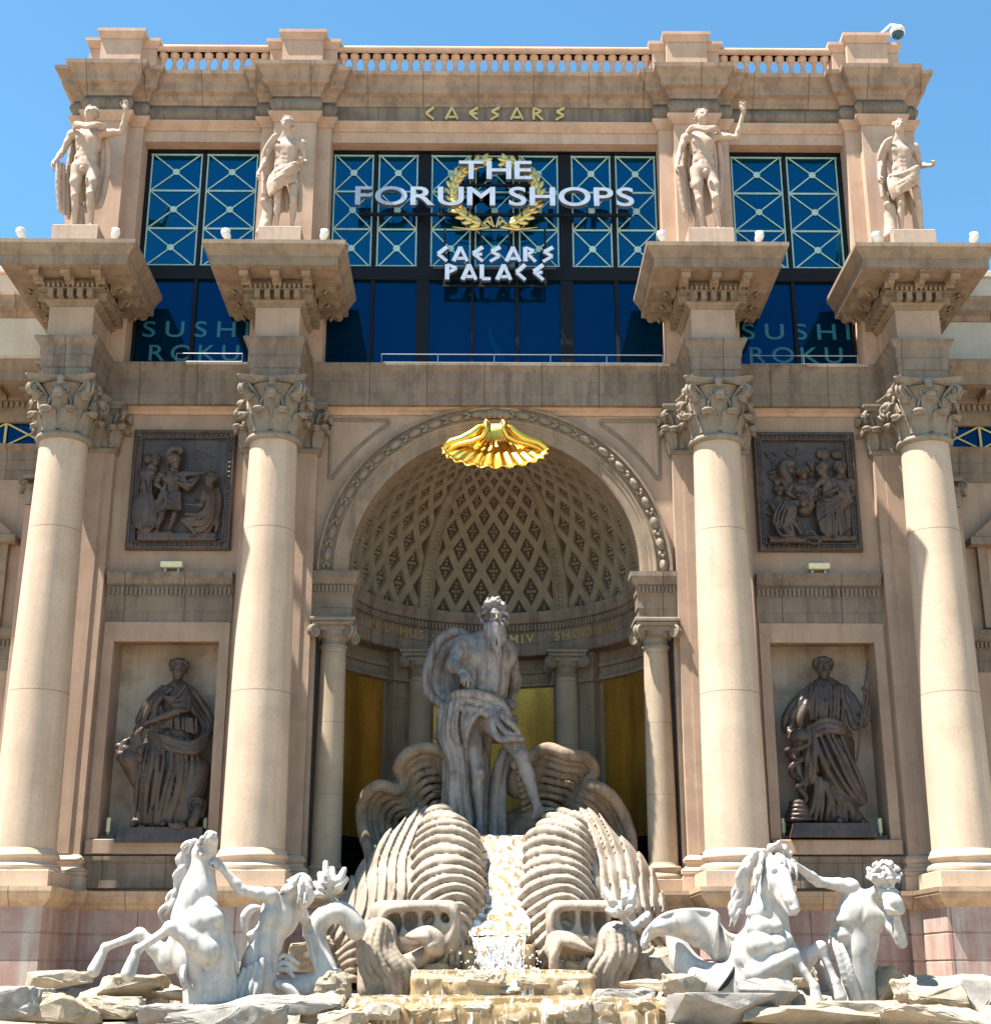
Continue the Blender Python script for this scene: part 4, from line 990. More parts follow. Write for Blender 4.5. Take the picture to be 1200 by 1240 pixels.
    if legs:
        for s_ in 'LR':
            a, b, c = g['hip' + s_], g['kn' + s_], g['an' + s_]; o = rh * (1 if s_ == 'L' else -1)
            f2 = unit(fw + .0 * up); thd = unit(b - a); shn = unit(c - b)
            B.cone(a - o * .02 * u, a + (b - a) * .45, .36 * u, .31 * u, kk * .6); B.cone(a + (b - a) * .45, b, .31 * u, .205 * u, kk * .5)
            kf = unit(fw - thd * (fw @ thd)); cf = unit(fw - shn * (fw @ shn)) if abs(fw @ shn) < .95 else kf
            if q: B.ell(a + (b - a) * .55 + kf * .09 * u + o * .06 * u, (.25 * u,) * 3, None, .12 * u); B.ell(a + (b - a) * .82 + kf * .04 * u - o * .09 * u, .14 * u, None, .06 * u); B.ell(a + (b - a) * .80 + kf * .05 * u + o * .1 * u, .13 * u, None, .06 * u)
            B.ell(b + kf * .05 * u, (.19 * u,) * 3, None, .06 * u); B.ell(b + kf * .15 * u, .10 * u, None, .05 * u)
            B.cone(b, b + shn * np.linalg.norm(c - b) * .32 - cf * .08 * u, .19 * u, .215 * u, kk * .4); B.cone(b + (c - b) * .32 - cf * .08 * u, c, .215 * u, .10 * u, kk * .4)
            B.cone(b + cf * .06 * u, c + cf * .03 * u, .12 * u, .085 * u, .06 * u)
            if feet:
                t = V3(J.get('toe' + s_, c + fw * .85 * u - up * .2 * u)); fd = unit(t - c); hl = c - up * .16 * u - unit(V3((fd[0], fd[1], 0))) * .14 * u
                fl_ = unit(V3((fd[0], fd[1], 0))); sd_ = np.cross(fl_, V3((0, 0, 1)))
                B.ell(c, .12 * u, None, .05 * u); B.cone(hl, c, .12 * u, .1 * u, .08 * u); B.cone(c - up * .02 * u, t - fl_ * .16 * u, .13 * u, .085 * u, .1 * u); B.cone(hl, t - fl_ * .12 * u, .10 * u, .08 * u, .08 * u)
                for j in range(5): B.cone(t - fl_ * .2 * u + sd_ * (.13 - .065 * j) * u, t + fl_ * (.07 - .02 * abs(j)) * u + sd_ * (.15 - .075 * j) * u, .05 * u, .042 * u, .015 * u)
    return dict(P=P, rt=rt, up=up, fw=fw, T=T)
# ================================================================= STATUES
def at(u, v, Y):
    """photo point -> world point on the vertical plane at depth Y"""
    th, ps = R(17.98), R(-0.55); x, y = (u - 600) / 1727, (620 - v) / 1727
    f = (-math.sin(ps) * math.cos(th), math.cos(ps) * math.cos(th), math.sin(th)); r_ = (math.cos(ps), math.sin(ps), 0); up = (math.sin(ps) * math.sin(th), -math.cos(ps) * math.sin(th), math.cos(th))
    d = [f[i] + x * r_[i] + y * up[i] for i in range(3)]; t = (Y + 36) / d[1]
    return V3((-.33 + t * d[0], Y, 1.7 + t * d[2]))
def crop(u0, v0, s): return lambda x, y, Y: at(u0 + x / s, v0 + y / s, Y)
def drapes(B, guides, n, rad, k=.03, seed=0, jit=.0, seg=4):
    """family of parallel folds between guide lines (each a list of the same number of points)"""
    G = np.array([[V3(p) for p in g] for g in guides]); r = random.Random(seed); m = len(G)
    wd = sum(float(np.mean(np.linalg.norm(G[i + 1] - G[i], axis=1))) for i in range(m - 1)); n = max(3, int(round(wd / (1.72 * rad)))); k = min(k, .2 * rad + .004); seg = 4
    for i in range(n):
        t = i / max(1, n - 1) * (m - 1); a = min(int(t), m - 2) if m > 1 else 0; q = t - a
        L_ = G[a] * (1 - q) + G[min(a + 1, m - 1)] * q if m > 1 else G[0]
        L_ = L_ + np.array([[r.uniform(-jit, jit) for _ in range(3)] for _ in L_]); rr = rad * r.uniform(.93, 1.16)
        B.poly(list(L_), [rr * .8] + [rr] * (len(L_) - 2) + [rr * .85], k, seg=seg)
def loc_(o): return lambda x, y, z: V3((o[0] + x, o[1] + y, o[2] + z))
# ---- statues on the entablature blocks
def plinth_box(root, w, d, h, z0, mat, o):
    b = MB(); b.bevbox(-w, w, -d, d, z0 - o[2], z0 + h - o[2], .02); b.build('plinth', mat, root)
def nude(xc, mirror, label, seed):
    o = V3((xc, -1.95, 19.7)); root = empty('statue', o, label, 'statue', None); plinth_box(root, .62, .5, .88, 19.7, M['fig'], o)
    Bc = Clay(.03); Q = loc_((xc - .02, -1.95, 20.58)); u = .53
    J = dict(head=Q(.02, -.12, 3.70), shL=Q(.43, -.0, 3.17), shR=Q(-.48, .0, 3.17), hipL=Q(.2, .02, 1.98), hipR=Q(-.24, -.02, 2.05), elL=Q(.98, -.22, 3.08), wrL=Q(1.08, -.42, 3.66),
             elR=Q(-.7, -.02, 2.55), wrR=Q(-.82, -.28, 2.05), knL=Q(.26, -.22, 1.08), knR=Q(-.2, -.08, 1.1), anL=Q(.3, .02, .22), anR=Q(-.14, .0, .2), toeL=Q(.42, -.36, .05), toeR=Q(-.16, -.42, .05))
    if seed == 3: J.update(wrL=Q(1.12, -.4, 3.74), elL=Q(.94, -.2, 3.02), head=Q(-.02, -.12, 3.72), knL=Q(.24, -.2, 1.08))
    figure(Bc, J, u, (0, -1, 0)); hd = V3((-.25, -1, .05)) if seed == 1 else V3((.3, -1, 0))
    Hc = Clay(.028); head(Bc, Hc, J['head'], (0.03, 0, 1), hd, u, hair='short', seed=seed)
    hand(Bc, J['wrL'], unit(V3((-.05, -.1, 1))), (0, -1, 0), (-1, 0, 0), .4, curls=[.2, .45, .8, .9]); hand(Bc, J['wrR'], unit(V3((-.1, -.2, -1))), (1, 0, 0), (0, -1, 0), .38, .45)
    Bc.ell(Q(-.02, -.3, 1.86), (.07, .08, .1), None, .03)
    Bc.mesh('body', M['fig'], root, o); Hc.mesh('hair', M['fig'], root, o, smooth=1)
    D = Clay(.03)
    D.poly([Q(-.42, -.05, 3.32), Q(-.3, -.3, 3.3), Q(0, -.38, 3.2), Q(.3, -.3, 3.28), Q(.45, -.05, 3.32)], .062, .02, seg=4); D.poly([Q(-.46, -.02, 3.26), Q(-.25, -.34, 3.2), Q(0, -.4, 3.1), Q(.28, -.34, 3.2), Q(.5, -.02, 3.26)], .05, .02, seg=4)
    drapes(D, [[Q(-.4, .12, 3.3), Q(-.55, .3, 2.4), Q(-.5, .3, 1.4), Q(-.42, .25, .75)], [Q(0, .2, 3.3), Q(0, .36, 2.3), Q(.0, .36, 1.3), Q(.05, .3, .9)], [Q(.42, .1, 3.3), Q(.5, .3, 2.4), Q(.45, .3, 1.5), Q(.42, .25, 1.0)]], 11, .085, .05, seed, .03)
    drapes(D, [[Q(-.75, -.1, 2.15), Q(-.72, -.02, 1.6), Q(-.62, .05, .75)], [Q(-.55, .15, 2.2), Q(-.5, .2, 1.5), Q(-.42, .2, .6)]], 5, .075, .03, seed + 5, .02)
    D.cone(Q(-.1, .28, 0), Q(-.15, .25, .9), .2, .14, .06)
    D.mesh('cloak', M['fig'], root, o); root.scale = (.97, .97, .97)
nude(-11.1, 1, 'naked cloaked statue with raised arm on the leftmost column block', 1)
nude(5.71, 1, 'naked cloaked statue with raised arm right of the big sign', 3)
def draped(xc, label, seed):
    o = V3((xc, -1.95, 19.7)); root = empty('statue', o, label, 'statue', None); plinth_box(root, .58, .5, .86, 19.7, M['fig'], o)
    Bc = Clay(.03); Q = loc_((xc, -1.95, 20.56)); u = .5; s2 = .1 if seed == 4 else 0
    J = dict(head=Q(.0, -.12, 3.44), shL=Q(.42, -.0, 2.92), shR=Q(-.42, .0, 2.92), hipL=Q(.2, .0, 1.82), hipR=Q(-.22, -.02, 1.86), elL=Q(.55, .05, 2.32), wrL=Q(.52 + s2 * 2, -.4, 2.05),
             elR=Q(-.58, .02, 2.35), wrR=Q(-.72, -.18, 1.82), knL=Q(.3, -.2, 1.02), knR=Q(-.16, -.1, 1.02), anL=Q(.26 + s2, .0, .2), anR=Q(-.18, .02, .2), toeL=Q(.42 + s2 * 2, -.32, .05), toeR=Q(-.2, -.38, .05))
    figure(Bc, J, u, (0, -1, 0)); Hc = Clay(.028); head(Bc, Hc, J['head'], (0, 0, 1), (-.15, -1, 0), u, hair='short', seed=seed)
    hand(Bc, J['wrL'], unit(V3((.2, -1, -.1))), (-1, 0, 0), (0, 0, 1), .34, 1.2); hand(Bc, J['wrR'], unit(V3((-.1, -.2, -1))), (1, 0, 0), (0, -1, 0), .34, .7)
    Bc.mesh('body', M['fig'], root, o); Hc.mesh('hair', M['fig'], root, o, smooth=1)
    D = Clay(.03)
    drapes(D, [[Q(-.38, .0, 1.95), Q(-.1, -.4, 1.78), Q(.3, -.36, 2.02), Q(.42, .0, 2.1)], [Q(-.4, .0, 1.4), Q(-.1, -.38, 1.45), Q(.2, -.42, 1.7), Q(.42, -.2, 1.95)]], 6, .06, .035, seed, .02)
    drapes(D, [[Q(-.42, -.05, 1.85), Q(-.42, -.1, 1.5), Q(-.38, -.12, 1.15)], [Q(-.1, -.32, 1.7), Q(-.12, -.36, 1.45), Q(-.1, -.34, 1.3)], [Q(.3, -.25, 1.9), Q(.3, -.3, 1.65), Q(.28, -.3, 1.5)]], 9, .06, .05, seed, .02)
    drapes(D, [[Q(.36, .1, 2.0), Q(.4, .2, 1.4), Q(.4, .2, .9)], [Q(-.38, .1, 2.0), Q(-.35, .25, 1.4), Q(-.3, .25, .9)]], 7, .09, .05, seed, .02)
    drapes(D, [[Q(-.42, -.12, 3.0), Q(-.6, -.02, 2.6), Q(-.62, .08, 2.1), Q(-.6, .05, 1.3)], [Q(-.28, -.2, 3.04), Q(-.4, .15, 2.6), Q(-.45, .2, 2.0), Q(-.45, .1, 1.2)]], 4, .07, .03, seed, .01)
    D.mesh('drapery', M['fig'], root, o)
    T = Clay(.03); T.cone(Q(-.5, .05, 0), Q(-.42, .05, .95), .2, .15, .05); T.cone(Q(-.45, .05, .7), Q(-.55, -.1, 1.0), .1, .09, .05); T.cone(Q(-.6, -.1, 0), Q(-.48, .0, .4), .12, .1, .05)
    root.scale = (.97, .97, .97); T.mesh('tree_stump', M['fig'], root, o, disp=lambda v, n: .02 * vnoise(v, 9, seed))
draped(-5.71, 'statue with cloth round its hips and a tree stump left of the big sign', 2)
draped(11.1, 'statue with cloth round its hips and a tree stump on the rightmost column block', 4)
# ---- the colossus in the niche
def colossus():
    C = crop(480, 710, 3.873); o = at(578, 1012, .5); root = empty('colossal_statue', o, 'colossal bearded marble sea god striding in the arched niche above the cascade', 'statue')
    u = .86; B = Clay(.024)
    J = dict(head=C(457, 155, .25), shR=C(312, 262, .30), shL=C(522, 300, .72), elR=C(262, 372, -.18), wrR=C(305, 398, -.62), elL=C(560, 440, 1.2), wrL=C(530, 560, 1.35),
             hipR=C(330, 600, .55), hipL=C(475, 630, .6), knR=C(382, 880, .2), anR=C(395, 1120, .35), toeR=C(392, 1175, -.25), knL=C(590, 800, -.25), anL=C(662, 1060, -.1), toeL=C(700, 1052, -.75))
    J['anL'] = C(668, 1052, -.2); J['toeL'] = C(742, 1050, -.62)
    fr = figure(B, J, u, (.35, -1, 0), arm=1.12); H = Clay(.026)
    head(B, H, J['head'], (.0, .0, 1), (.22, -1, -.22), u * .93, beard=1.15, hair='curly', seed=11)
    r = random.Random(5); hc = J['head']
    for i in range(46):
        a = r.uniform(0, 6.28); e = r.uniform(-.5, 1.45); d = V3((math.cos(a) * math.cos(e), math.sin(a) * math.cos(e), math.sin(e)))
        if d[1] < -.45 and d[2] < .55: continue
        p = hc + V3((0, .04, .1)) + d * V3((.31, .36, .36)); s1 = V3((r.uniform(-1, 1), r.uniform(-1, 1), r.uniform(-1, .6))) * .12; H.poly([p - s1, p + d * .07, p + s1], [.04, .06, .025], .008, seg=3)
    B.ell(C(415, 325, .52), (.84, .46, .62), None, .2); B.ell(C(430, 440, .5), (.56, .40, .6), None, .2); B.ell(C(365, 310, .12), (.3, .12, .24), None, .05); B.ell(C(470, 320, .2), (.3, .12, .24), None, .05)
    for i, y in enumerate((385, 430, 475)): B.ell(C(400, y, .13), (.13, .08, .13), None, .03); B.ell(C(460, y + 4, .18), (.13, .08, .13), None, .03)
    hand(B, J['wrR'], unit(C(332, 440, -.95) - J['wrR']), unit(V3((.2, -.2, -1))), (1, -.2, .4), .62, curls=[.15, .5, .75, .9]); hand(B, J['wrL'], (0, 0, -1), (-1, 0, 0), (0, -1, 0), .6, .6)
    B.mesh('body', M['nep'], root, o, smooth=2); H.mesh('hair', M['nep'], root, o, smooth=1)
    D = Clay(.024)
    D.ell(C(370, 590, .55), (.86, .55, .62), None, .1); D.cone(C(300, 620, .4), C(300, 1080, .75), .42, .45, .1); D.cone(C(450, 620, .3), C(520, 690, .0), .42, .3, .1)
    # cloth rolled round the waist
    drapes(D, [[C(240, 530, .6), C(300, 505, -.05), C(400, 515, -.15), C(500, 560, .0), C(545, 640, .3)], [C(205, 600, .6), C(300, 570, -.15), C(420, 600, -.2), C(500, 690, -.15), C(560, 720, .2)]], 8, .10, .045, 4, .03)
    drapes(D, [[C(545, 560, 1.0), C(440, 520, 1.35), C(300, 510, 1.3), C(215, 560, .8)], [C(560, 700, 1.0), C(440, 700, 1.4), C(300, 700, 1.3), C(205, 700, .8)]], 6, .17, .09, 4, .03)
    # folds falling outside the near leg
    drapes(D, [[C(205, 560, .6), C(200, 700, .5), C(235, 850, .5), C(225, 1010, .5), C(215, 1070, .5)], [C(240, 560, .1), C(225, 700, .05), C(262, 860, .1), C(262, 1010, .2), C(285, 1130, .3)], [C(290, 545, -.15), C(275, 680, -.15), C(305, 800, .0), C(318, 960, .1), C(345, 1160, .3)]], 11, .095, .035, 5, .025)
    drapes(D, [[C(330, 545, -.15), C(310, 640, -.2), C(330, 760, -.05)], [C(420, 560, -.2), C(350, 640, -.25), C(330, 740, -.1)]], 5, .07, .03, 5, .02)
    # swag over the forward thigh
    drapes(D, [[C(440, 560, -.15), C(450, 650, -.4), C(480, 715, -.5), C(540, 715, -.45), C(590, 720, -.1)], [C(470, 560, -.1), C(500, 620, -.35), C(545, 655, -.4), C(570, 690, -.2), C(560, 700, .0)]], 5, .075, .04, 6, .015)
    # curtain between and behind the legs
    drapes(D, [[C(400, 760, .9), C(415, 900, .9), C(405, 1050, .8), C(420, 1180, .7)], [C(500, 780, .8), C(470, 900, .75), C(455, 1050, .7), C(455, 1190, .5)], [C(560, 760, 1.0), C(500, 880, .9), C(490, 1000, .8), C(495, 1160, .7)]], 9, .15, .05, 7, .0)
    drapes(D, [[C(250, 640, 1.1), C(250, 900, 1.0), C(250, 1100, .9)], [C(420, 640, 1.2), C(400, 900, 1.1), C(400, 1180, 1.0)]], 7, .2, .1, 7, .03)
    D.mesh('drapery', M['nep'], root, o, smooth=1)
    K = Clay(.03)
    drapes(K, [[C(345, 235, .5), C(270, 215, .8), C(190, 270, .8), C(145, 400, .75), C(150, 500, .7), C(215, 560, .6)], [C(340, 260, .7), C(280, 260, 1.0), C(215, 320, 1.0), C(185, 420, .95), C(195, 500, .9), C(240, 540, .8)], [C(350, 300, .9), C(300, 320, 1.1), C(260, 380, 1.1), C(245, 450, 1.1), C(250, 510, 1.0), C(290, 530, .9)]], 10, .13, .045, 9, .02)
    drapes(K, [[C(340, 250, .75), C(285, 255, 1.05), C(210, 310, 1.0), C(175, 410, .95), C(180, 500, .9), C(235, 550, .8)], [C(350, 310, 1.05), C(320, 330, 1.25), C(290, 390, 1.25), C(270, 460, 1.2), C(280, 520, 1.1), C(320, 550, 1.0)]], 10, .2, .045, 9, .0)
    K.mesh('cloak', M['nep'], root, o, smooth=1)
colossus()
# ---- women in the rectangular niches
def woman(C, J, u, label, hair, seed, parts, hd, plinth):
    o = plinth[0]; root = empty('niche_statue', o, label, 'statue'); H = Clay(.024); B = Clay(.024)
    B.cone(J['neck'], J['head'] - V3((0, 0, .1 * u)), .21 * u, .17 * u, .08); head(B, H, J['head'], hd[1], hd[0], u, hair='bun', seed=seed)
    for s_ in 'LR':
        limb(B, J['sh' + s_], J['el' + s_], J['wr' + s_], .2 * u, .15 * u, .095 * u, None, .06)
        hand(B, J['wr' + s_], J['hd' + s_][0], J['hd' + s_][1], J['hd' + s_][2], .68 * u, J['hd' + s_][3])
    B.cone(J['shL'], J['shR'], .2 * u, .2 * u, .1); B.ell(J['neck'] - V3((0, -.02, .3 * u)), (.62 * u, .36 * u, .5 * u), None, .12)
    B.mesh('body', M['bronze'], root, o); H.mesh('hair', M['bronze'], root, o, smooth=1)
    D = Clay(.024); parts(D, C); [D.cone(t + V3((0, .3, .05)), t, .11, .075, .05) for t in J['toes']]; D.mesh('robe', M['bronze'], root, o, smooth=1, disp=lambda v, n: .012 * vnoise(v * V3((1, 1, .35)), 16, seed))
    return root, o
CL = crop(120, 780, 4.9625); Yn = .35
def left_robe(D, C):
    D.ell(C(470, 330, Yn), (.42, .28, .5), None, .1); D.ell(C(480, 480, Yn), (.36, .3, .45), None, .1); D.ell(C(460, 620, Yn), (.52, .3, .5), None, .15)
    D.cone(C(440, 680, Yn), C(390, 1060, Yn), .42, .48, .2); D.cone(C(390, 620, Yn - .1), C(330, 800, Yn - .3), .3, .2, .12); D.cone(C(330, 800, Yn - .3), C(300, 1040, Yn - .1), .19, .19, .1)
    drapes(D, [[C(300, 550, .1), C(250, 680, -.05), C(235, 850, -.02), C(215, 1060, .1)], [C(340, 540, -.02), C(320, 700, -.22), C(290, 860, -.2), C(270, 1080, -.05)], [C(400, 540, -.05), C(430, 700, -.15), C(400, 880, -.15), C(360, 1080, -.05)], [C(470, 560, 0), C(500, 720, -.05), C(480, 900, -.08), C(430, 1080, .0)], [C(560, 580, .1), C(590, 720, .1), C(540, 900, .08), C(500, 1060, .1)]], 17, .062, .022, seed=3, jit=.03)
    drapes(D, [[C(310, 535, -.02), C(400, 560, -.15), C(540, 600, -.1), C(655, 540, .1)], [C(300, 555, .0), C(420, 620, -.15), C(560, 650, -.08), C(640, 610, .1)]], 6, .075, .025, seed=4, jit=.02)
    drapes(D, [[C(550, 270, .3), C(620, 370, .4), C(680, 480, .45), C(650, 560, .3)], [C(530, 330, .15), C(580, 420, .25), C(630, 490, .35), C(620, 560, .25)]], 6, .09, .03, seed=5, jit=.02)
    drapes(D, [[C(380, 260, .2), C(300, 350, .2), C(240, 450, .25), C(250, 500, .3)], [C(430, 270, .1), C(350, 350, .05), C(330, 430, .1), C(320, 480, .15)]], 6, .08, .03, seed=6, jit=.02)
    drapes(D, [[C(370, 290, .05), C(410, 320, -.05), C(470, 310, -.05), C(520, 250, .05)], [C(430, 370, .0), C(480, 400, -.12), C(530, 400, -.05), C(550, 340, .1)]], 6, .05, .02, seed=7, jit=.02)
    drapes(D, [[C(380, 450, .02), C(370, 500, 0)], [C(480, 440, -.05), C(480, 510, -.05)], [C(580, 450, .1), C(590, 540, .1)]], 11, .05, .02, seed=8, jit=.02)
    D.cone(C(600, 760, .3), C(520, 1050, .3), .3, .35, .1)
J = dict(head=CL(478, 158, Yn - .08), neck=CL(470, 262, Yn + .02), shL=CL(535, 285, Yn), shR=CL(385, 300, Yn + .05), elL=CL(470, 405, Yn - .45), wrL=CL(275, 478, Yn - .5), elR=CL(270, 440, Yn), wrR=CL(250, 520, Yn - .3),
         hdL=(unit(V3((-1, -.1, -.4))), (0, 0, -1), (0, -1, 0), .5), hdR=(unit(V3((-.5, -.2, -1))), (0, 1, 0), (-1, 0, 0), .6), toes=[CL(200, 1083, -.2), CL(385, 1082, -.2)])
rt_, o_ = woman(CL, J, .62, 'dark draped woman statue holding fruit in the left rectangular niche', 'bun', 3, left_robe, ((.35, -1, -.35), (.12, 0, 1)), (CL(370, 1185, .3),))
F = Clay(.022); r = random.Random(2)
F.cone(CL(190, 690, .0), CL(235, 860, .1), .3, .12, .1)
for i in range(26): F.ell(CL(110 + r.random() * 150, 610 + r.random() * 100, .05 - r.random() * .25), .05 + r.random() * .07, None, .012)
for i in range(36): F.ell(CL(192 + (i % 6) * 12, 556 + (i // 6) * 16, -.22 + abs(i % 6 - 2.5) * .02), .035, None, .008)
for i in range(6): F.poly([CL(200, 560, 0), CL(150 - i * 6, 590 + i * 14, -.1), CL(110, 620 + i * 16, .0)], [.03, .06, .02], .02, seg=3)
F.mesh('fruit_basket', M['bronze'], rt_, o_, smooth=1)
U = Clay(.022); U.cone(CL(590, 1000, .2), CL(580, 965, -.05), .26, .2, .08); U.ell(CL(578, 962, -.2), (.14, .12, .14), None, .03, 1); U.poly([CL(585, 975, -.12), CL(590, 1010, -.25), CL(560, 1080, -.3)], [.08, .1, .12], .04, seg=3)
for i in range(8): U.ell(CL(430 + i * 11, 1085 + (i % 3) * 10, -.3), .07, None, .01)
U.poly([CL(540, 960, .0), CL(580, 920, .05), CL(630, 960, .05), CL(620, 1040, .05)], .06, .02, seg=4)
U.mesh('spilling_urn', M['bronze'], rt_, o_, smooth=1, disp=lambda v, n: .01 * vnoise(v, 22, 1))
def slab_plinth(C, x0, x1, y0, y1, root, o, mat, steps=2, seed=0):
    b = MB(); a = C(x0, y1, -.35); c = C(x1, y0, -.35); r = random.Random(seed)
    for k in range(steps):
        z0 = a[2] + (c[2] - a[2]) * k / steps; z1 = a[2] + (c[2] - a[2]) * (k + 1) / steps; e = .06 * k
        b.frustum((a[0] + e, c[0] - e, -.4 + e, .9), (a[0] + e + .05, c[0] - e - .03, -.37 + e, .9), z0, z1)
    b.build('plinth', mat, root, origin=o)
slab_plinth(CL, 90, 640, 1100, 1192, rt_, o_, M['bronze'])
CR = crop(930, 780, 4.96)
def right_robe(D, C):
    D.ell(C(350, 300, Yn), (.48, .3, .45), None, .1); D.ell(C(350, 430, Yn), (.38, .3, .45), None, .1); D.ell(C(380, 580, Yn), (.48, .3, .45), None, .15)
    D.cone(C(390, 620, Yn), C(390, 1030, Yn), .42, .45, .2); D.cone(C(330, 600, Yn - .1), C(350, 720, Yn - .35), .28, .2, .1); D.cone(C(460, 600, Yn), C(490, 900, Yn - .1), .24, .2, .1)
    drapes(D, [[C(265, 260, .1), C(250, 350, .05), C(255, 450, .1)], [C(350, 250, .0), C(340, 350, -.08), C(340, 460, -.05)], [C(440, 260, .1), C(450, 350, .05), C(440, 460, .05)]], 13, .05, .02, seed=1, jit=.02)
    drapes(D, [[C(250, 500, .0), C(340, 460, -.15), C(430, 480, -.12), C(490, 540, .05)], [C(260, 560, .0), C(350, 520, -.18), C(440, 530, -.15), C(490, 560, .05)]], 5, .08, .025, seed=2, jit=.02)
    drapes(D, [[C(280, 540, -.1), C(330, 700, -.25), C(420, 850, -.15), C(540, 980, .05)], [C(340, 530, -.15), C(420, 690, -.2), C(500, 840, -.1), C(580, 950, .05)], [C(440, 560, -.1), C(500, 690, -.1), C(550, 820, .0), C(590, 930, .1)]], 9, .065, .024, seed=3, jit=.03)
    drapes(D, [[C(250, 520, .0), C(235, 650, -.1), C(230, 760, -.08), C(225, 850, 0)], [C(275, 540, -.1), C(280, 650, -.2), C(275, 750, -.15), C(265, 830, -.1)]], 5, .07, .025, seed=4, jit=.02)
    drapes(D, [[C(290, 800, -.15), C(280, 920, -.1), C(255, 1050, .0)], [C(330, 820, -.15), C(370, 930, -.15), C(370, 1060, -.05)], [C(400, 860, -.1), C(470, 960, -.05), C(500, 1060, .05)], [C(480, 920, .0), C(530, 1000, .05), C(590, 1070, .1)]], 14, .06, .022, seed=5, jit=.03)
    drapes(D, [[C(260, 250, .25), C(180, 330, .25), C(110, 430, .25), C(95, 520, .3)], [C(280, 290, .1), C(230, 370, .1), C(190, 440, .1), C(190, 500, .15)]], 7, .09, .03, seed=6, jit=.02)
    drapes(D, [[C(460, 260, .2), C(520, 330, .1), C(560, 400, .0), C(600, 450, -.05)], [C(440, 300, .1), C(480, 400, .05), C(510, 490, .0), C(560, 500, -.05)]], 7, .08, .03, seed=7, jit=.02)
J = dict(head=CR(332, 150, Yn - .1), neck=CR(345, 240, Yn + .02), shL=CR(455, 275, Yn), shR=CR(262, 275, Yn), elL=CR(565, 480, Yn - .3), wrL=CR(596, 320, Yn - .5), elR=CR(165, 420, Yn - .05), wrR=CR(125, 520, Yn - .35),
         hdL=(unit(V3((-.05, -.1, 1))), (-1, 0, 0), (0, -1, 0), 1.0), hdR=(unit(V3((.1, -.3, -1))), (1, 0, 0), (0, -1, 0), .6), toes=[CR(430, 1060, -.25), CR(570, 1070, -.1)])
rt_, o_ = woman(CR, J, .64, 'dark draped woman statue holding a staff and bowl in the right rectangular niche', 'bun', 5, right_robe, ((-.15, -1, -.1), (.02, 0, 1)), (CR(370, 1160, .3),))
S_ = Clay(.02); S_.cone(CR(598, 110, -.25), CR(535, 700, -.2), .03, .035); S_.mesh('staff', M['bronze'], rt_, o_, smooth=0)
W = Clay(.022); W.cone(CR(190, 575, -.15), CR(190, 600, -.15), .3, .18, .05); W.ell(CR(190, 560, -.15), (.24, .24, .1), None, .02, 1)
W.poly([CR(245, 500, -.25), CR(250, 590, -.35), CR(180, 630, -.35), CR(115, 640, -.1), CR(140, 680, .1), CR(200, 690, -.1), CR(140, 740, -.15), CR(150, 790, .1), CR(210, 830, -.05), CR(180, 860, -.1), CR(230, 920, 0), CR(200, 980, 0)], [.03, .05, .07, .07, .07, .07, .07, .07, .07, .06, .06, .05], .015, seg=5)
W.cone(CR(160, 650, .15), CR(220, 930, .2), .18, .13, .04)
W.mesh('bowl_and_serpent', M['bronze'], rt_, o_, smooth=1)
K = Clay(.03)
for i in range(5): K.ell(CR(190 - i * 3, 1060 - i * 26, .2), (.42 - .05 * i, .35, .09), None, .03)
K.mesh('rock_seat', M['bronze'], rt_, o_, disp=lambda v, n: .015 * vnoise(v, 12, 4))
slab_plinth(CR, 140, 650, 1075, 1162, rt_, o_, M['bronze'], 2)
# ---- relief panels
def relief_frame(xa, xb, za, zb, label, cat='relief'):
    o = V3(((xa + xb) / 2, -.1, za)); root = empty('relief_panel', o, label, cat)
    b = MB(); fw = .26
    pr = [(0, 0), (.0, -.10), (.05, -.15), (.09, -.15), (.10, -.10), (.19, -.10), (.2, -.13), (.235, -.13), (.26, -.06), (.26, .03)]
    def side(p, q, inn):   # mitred profile run
        v = []; d = (V3(q) - V3(p)); d /= np.linalg.norm(d)
        for e, sg in ((p, 1), (q, -1)):
            for w_, y in pr: pt = V3(e) + inn * w_ + d * w_ * sg; v.append((pt[0], -.02 + y, pt[2]))
        L = len(pr); b.add(v, [(k, k + 1, L + k + 1, L + k) for k in range(L - 1)])
        n = int(np.linalg.norm(V3(q) - V3(p)) / .15)
        for k in range(n):
            pt = V3(p) + inn * .145 + d * (.2 + (np.linalg.norm(V3(q) - V3(p)) - .4) * (k + .5) / n)
            b.ell((pt[0], -.125, pt[2]), (.05, .05, .05) if k % 2 else (.07 if abs(d[0]) < .5 else .045, .05, .045 if abs(d[0]) < .5 else .07), None, 8, 5)
    P = [V3((xa, 0, za)), V3((xb, 0, za)), V3((xb, 0, zb)), V3((xa, 0, zb))]
    for i, inn in enumerate((V3((0, 0, 1)), V3((-1, 0, 0)), V3((0, 0, -1)), V3((1, 0, 0)))): side(P[i], P[(i + 1) % 4], inn)
    for p_ in P: b.ell((p_[0] + (.13 if p_[0] < o[0] else -.13), -.12, p_[2] + (.13 if p_[2] < za + 1 else -.13)), (.1, .05, .1), None, 10, 6)
    b.build('frame', M['bronze'], root, origin=o)
    b = MB(); b.box(xa + .2, xb - .2, -.04, .0, za + .2, zb - .2); b.build('back_panel', M['bronze'], root, origin=o)
    return root, o
def mini(B, J, u, fwd, hr='short', cloth=None, seed=1, female=False, legs=True):
    figure(B, J, u, fwd, muscles=.0 if female else 1, male=not female, feet=legs, legs=legs, k=.18); head(B, B, V3(J['head']), J.get('hup', (0, 0, 1)), J.get('look', fwd), u * 1.05, hair=hr, seed=seed)
C = crop(130, 500, 6.52); YR = -.12
